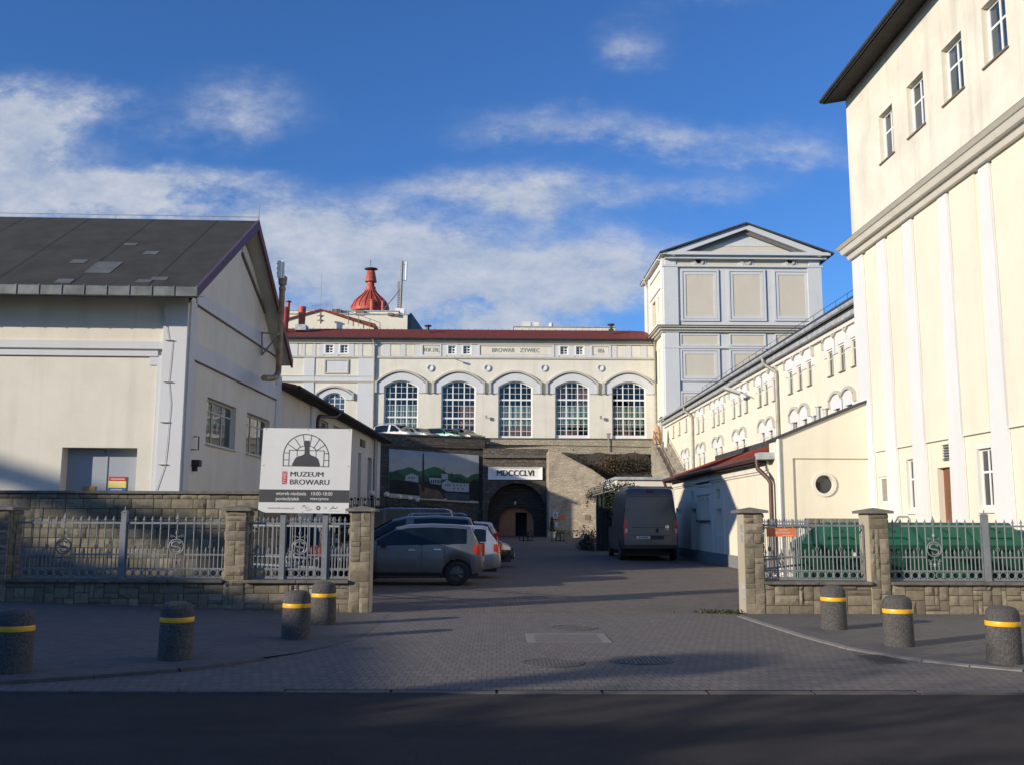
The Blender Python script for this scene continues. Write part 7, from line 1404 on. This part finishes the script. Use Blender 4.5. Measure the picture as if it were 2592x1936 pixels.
BUS = dict(L=4.9, wr=.33, wheels=(.95, 3.95), wid=[(0, .86), (.05, .92), (.3, .95), (4.1, .95), (4.5, .86), (4.8, .72), (4.9, .6)], top=[(0, .6), (.03, 1.1), (.10, 1.7), (.2, 1.95), (.4, 2.02), (2.5, 2.05), (3.0, 1.98), (3.4, 1.75), (4.1, 1.22), (4.3, 1.1), (4.75, .92), (4.88, .7), (4.9, .5)], belt=[(0, 1.12), (4, 1.08), (4.9, .8)], sill=.24, tum=.16, win=[(.3, 1.3), (1.4, 2.6), (2.7, 3.9)], rear=(.035, .10), front=(3.05, 4.05), doors=(2.65, 3.8), mirror=(3.7, 1.1, .22), tail=(.02, .10, .9, 1.35), lamp=(4.3, 4.75, .7, .92), spk=6)
vehicle('minibus', 'black minibus half hidden behind the people carrier below the mural', 'van', BUS, blackp, (xat(1152, 36.6), 37.6, 0), PI)
for lab, px_, Y, p, S in (('red hatchback tail showing behind the people carrier', 1256, 40.2, redp, HATCH), ('white hatchback tail showing behind the red one', 1262, 43.0, whitep, HATCH), ('grey estate tail farthest along the parked row', 1263, 46.0, greyp, EST)): vehicle('parked_car', lab, 'car', S, p, (xat(px_, Y), Y+.85, yard_z(Y)), PI, 'cars parked along the yard')
vehicle('parked_car', 'dark car with red rear lights seen through the fence left of the hatchback', 'car', var(HATCH, tail=(.02, .2, .7, 1.02)), blackp, (-4.75, 22.3, 0), PI/2+.08, 'cars parked along the yard')
for lab, px_, Y, p, S, rz_ in (('white car roof above the parapet at the left end of the terrace', 999, 79.4, whitep, MPV, -.75), ('silver car roof second from the left on the terrace', 1049, 79.6, silver2, EST, -.85), ('bright green car roof on the terrace above the mural', 1112, 79.9, greenp, EST, -.55), ('dark grey car roof rightmost on the terrace', 1160, 80.3, greyp, EST, -.9)):
    c = atY(px_, 1100, Y); vehicle('terrace_car', lab, 'car', S, p, (c.x-math.cos(rz_)*S['L']*.42, Y-math.sin(rz_)*S['L']*.42, 7.55), rz_, 'cars on the terrace')
VAN = dict(L=6.0, ub=.9, wr=.35, gap=.06, wheels=(1.0, 4.9), wid=[(0, 1.06), (.04, 1.10), (.15, 1.13), (.5, 1.15), (5.0, 1.14), (5.5, 1.06), (5.85, .9), (6.0, .7)], top=[(0, .62), (.02, 1.0), (.04, 1.45), (.075, 2.0), (.13, 2.5), (.19, 2.78), (.28, 2.88), (.5, 2.93), (1.2, 2.95), (3.9, 2.93), (4.2, 2.82), (4.6, 2.35), (5.1, 1.7), (5.3, 1.45), (5.75, 1.15), (5.95, .9), (6.0, .55)], belt=[(0, 1.35), (5, 1.3), (6, .9)], bot=[(0, .50), (.4, .46), (1.5, .36), (6, .34)], tum=.155, win=[(4.0, 4.95)], wtop=1.95, front=(4.25, 5.2), doors=(1.9, 3.2, 4.0), mirror=(4.85, 1.35, .42), lamp=(5.4, 5.8, .9, 1.15), spk=6, hmat=M['plastic'])
vx = (5.13+7.11)/2; vl, sec, ysd = vehicle('delivery_van', 'tall dark grey delivery van parked with its closed rear doors to the viewer', 'van', VAN, vanp, (0, 0, 0), 0)
def vbox(nm, mat, y0, y1, z0, z1, d=.014, bev=0):
    q = MB(); f = lambda z: interp([(b, a) for a, b in VAN['top'] if a < .3], z)-d; q.hexa([(f(z0), y0, z0), (f(z0), y1, z0), (f(z0)+.05, y1, z0), (f(z0)+.05, y0, z0), (f(z1), y0, z1), (f(z1), y1, z1), (f(z1)+.05, y1, z1), (f(z1)+.05, y0, z1)]); return q.build(nm, mat, vl, bevel=bev)
gapm = simple('van_shut_line', (.008, .008, .008, 1), .9)
vbox('door_gap', gapm, -.008, .008, .72, 2.55, .004); vbox('door_gap', gapm, -.80, .80, 2.55, 2.562, .004)
for z in (1.0, 1.32): vbox('door_crease', gapm, -.78, .78, z, z+.012, .004)
for a in (-.92, .92): vbox('door_gap', gapm, a-.006, a+.006, .72, 2.1, .004)
for sg in (-1, 1):
    lo_ = .90; q = vbox('tail_light', M['taillight'], sg*1.0-.07, sg*1.0+.075, .98, 1.62, .02, .012)
    l2 = vbox('reversing_lens', simple('van_clear_lens', (.55, .52, .48, 1), .25), sg*1.0-.062, sg*1.0+.03, 1.12, 1.28, .03, .006)
    q = MB(); q.box(-.03, .03, sg*1.06-.03, sg*1.06+.03, 1.95, 2.1); q.build('hinge', M['plastic'], vl)
vbox('brake_light', simple('dark_red_lens', (.10, .008, .006, 1), .3), -.16, .16, 2.72, 2.80, .02); vbox('bumper', M['plastic'], -1.07, 1.07, .48, .64, .07, .03)
vbox('plate_recess', M['plastic'], -.52, .12, .86, 1.0, .010); vbox('number_plate', M['plate'], -.02+.05, .52+.05, .88, .99, .022); vbox('door_handle', M['plastic'], -.31, -.21, 1.12, 1.30, .03, .01)
vl.location = (vx, 39.35, 0); vl.rotation_euler = (0, 0, PI/2)
pl2 = [o for o in vl.children if o.name.startswith('number_plate')][0]
# rear of the van faces the viewer: local +y is the viewer's left
def vtext(s, size, mat, y, z, sx=1.0, bold=0):
    cu = bpy.data.curves.new('lettering', 'FONT'); cu.body = s; cu.size = size; cu.extrude = .002; cu.align_x = 'CENTER'; cu.align_y = 'CENTER'; cu.offset = bold; o = bpy.data.objects.new('lettering', cu); COL.objects.link(o); cu.materials.append(mat); o.parent = vl
    o.location = (interp([(b, a) for a, b in VAN['top'] if a < .3], z)-.028, y, z); o.rotation_euler = (R(90), 0, R(-90)); o.scale = (sx, 1, 1); return o
vtext('SB 9426K', .105, M['black_text'], .30, .935, .95, .002); vtext('www', .05, M['chrome'], -.66, 1.24); vtext('(5)', .13, M['chrome'], -.66, 1.36, 1, .003)
# ------------------------------------------------------------------ lettering becomes plain mesh
bpy.context.view_layer.update(); dg = bpy.context.evaluated_depsgraph_get()
for o in [o for o in COL.objects if o.type == 'FONT']:
    me = bpy.data.meshes.new_from_object(o.evaluated_get(dg)); n = bpy.data.objects.new(o.name, me); COL.objects.link(n); n.parent = o.parent; n.location = o.location; n.rotation_euler = o.rotation_euler; n.scale = o.scale
    if 'w_px' in o: w = max(v.co.x for v in me.vertices)-min(v.co.x for v in me.vertices); n.scale = (o['w_px']/w, 1, 1)
    if 'twice' in o:                      # a heavier stroke: the same letters set again a little to the side
        bm = bmesh.new(); bm.from_mesh(me); g_ = bmesh.ops.duplicate(bm, geom=bm.verts[:]+bm.edges[:]+bm.faces[:])
        for v in g_['geom']:
            if isinstance(v, bmesh.types.BMVert): v.co.x += o['twice']; v.co.z += .0003
        bm.to_mesh(me); bm.free()
    nm = o.name; bpy.data.objects.remove(o); n.name = nm
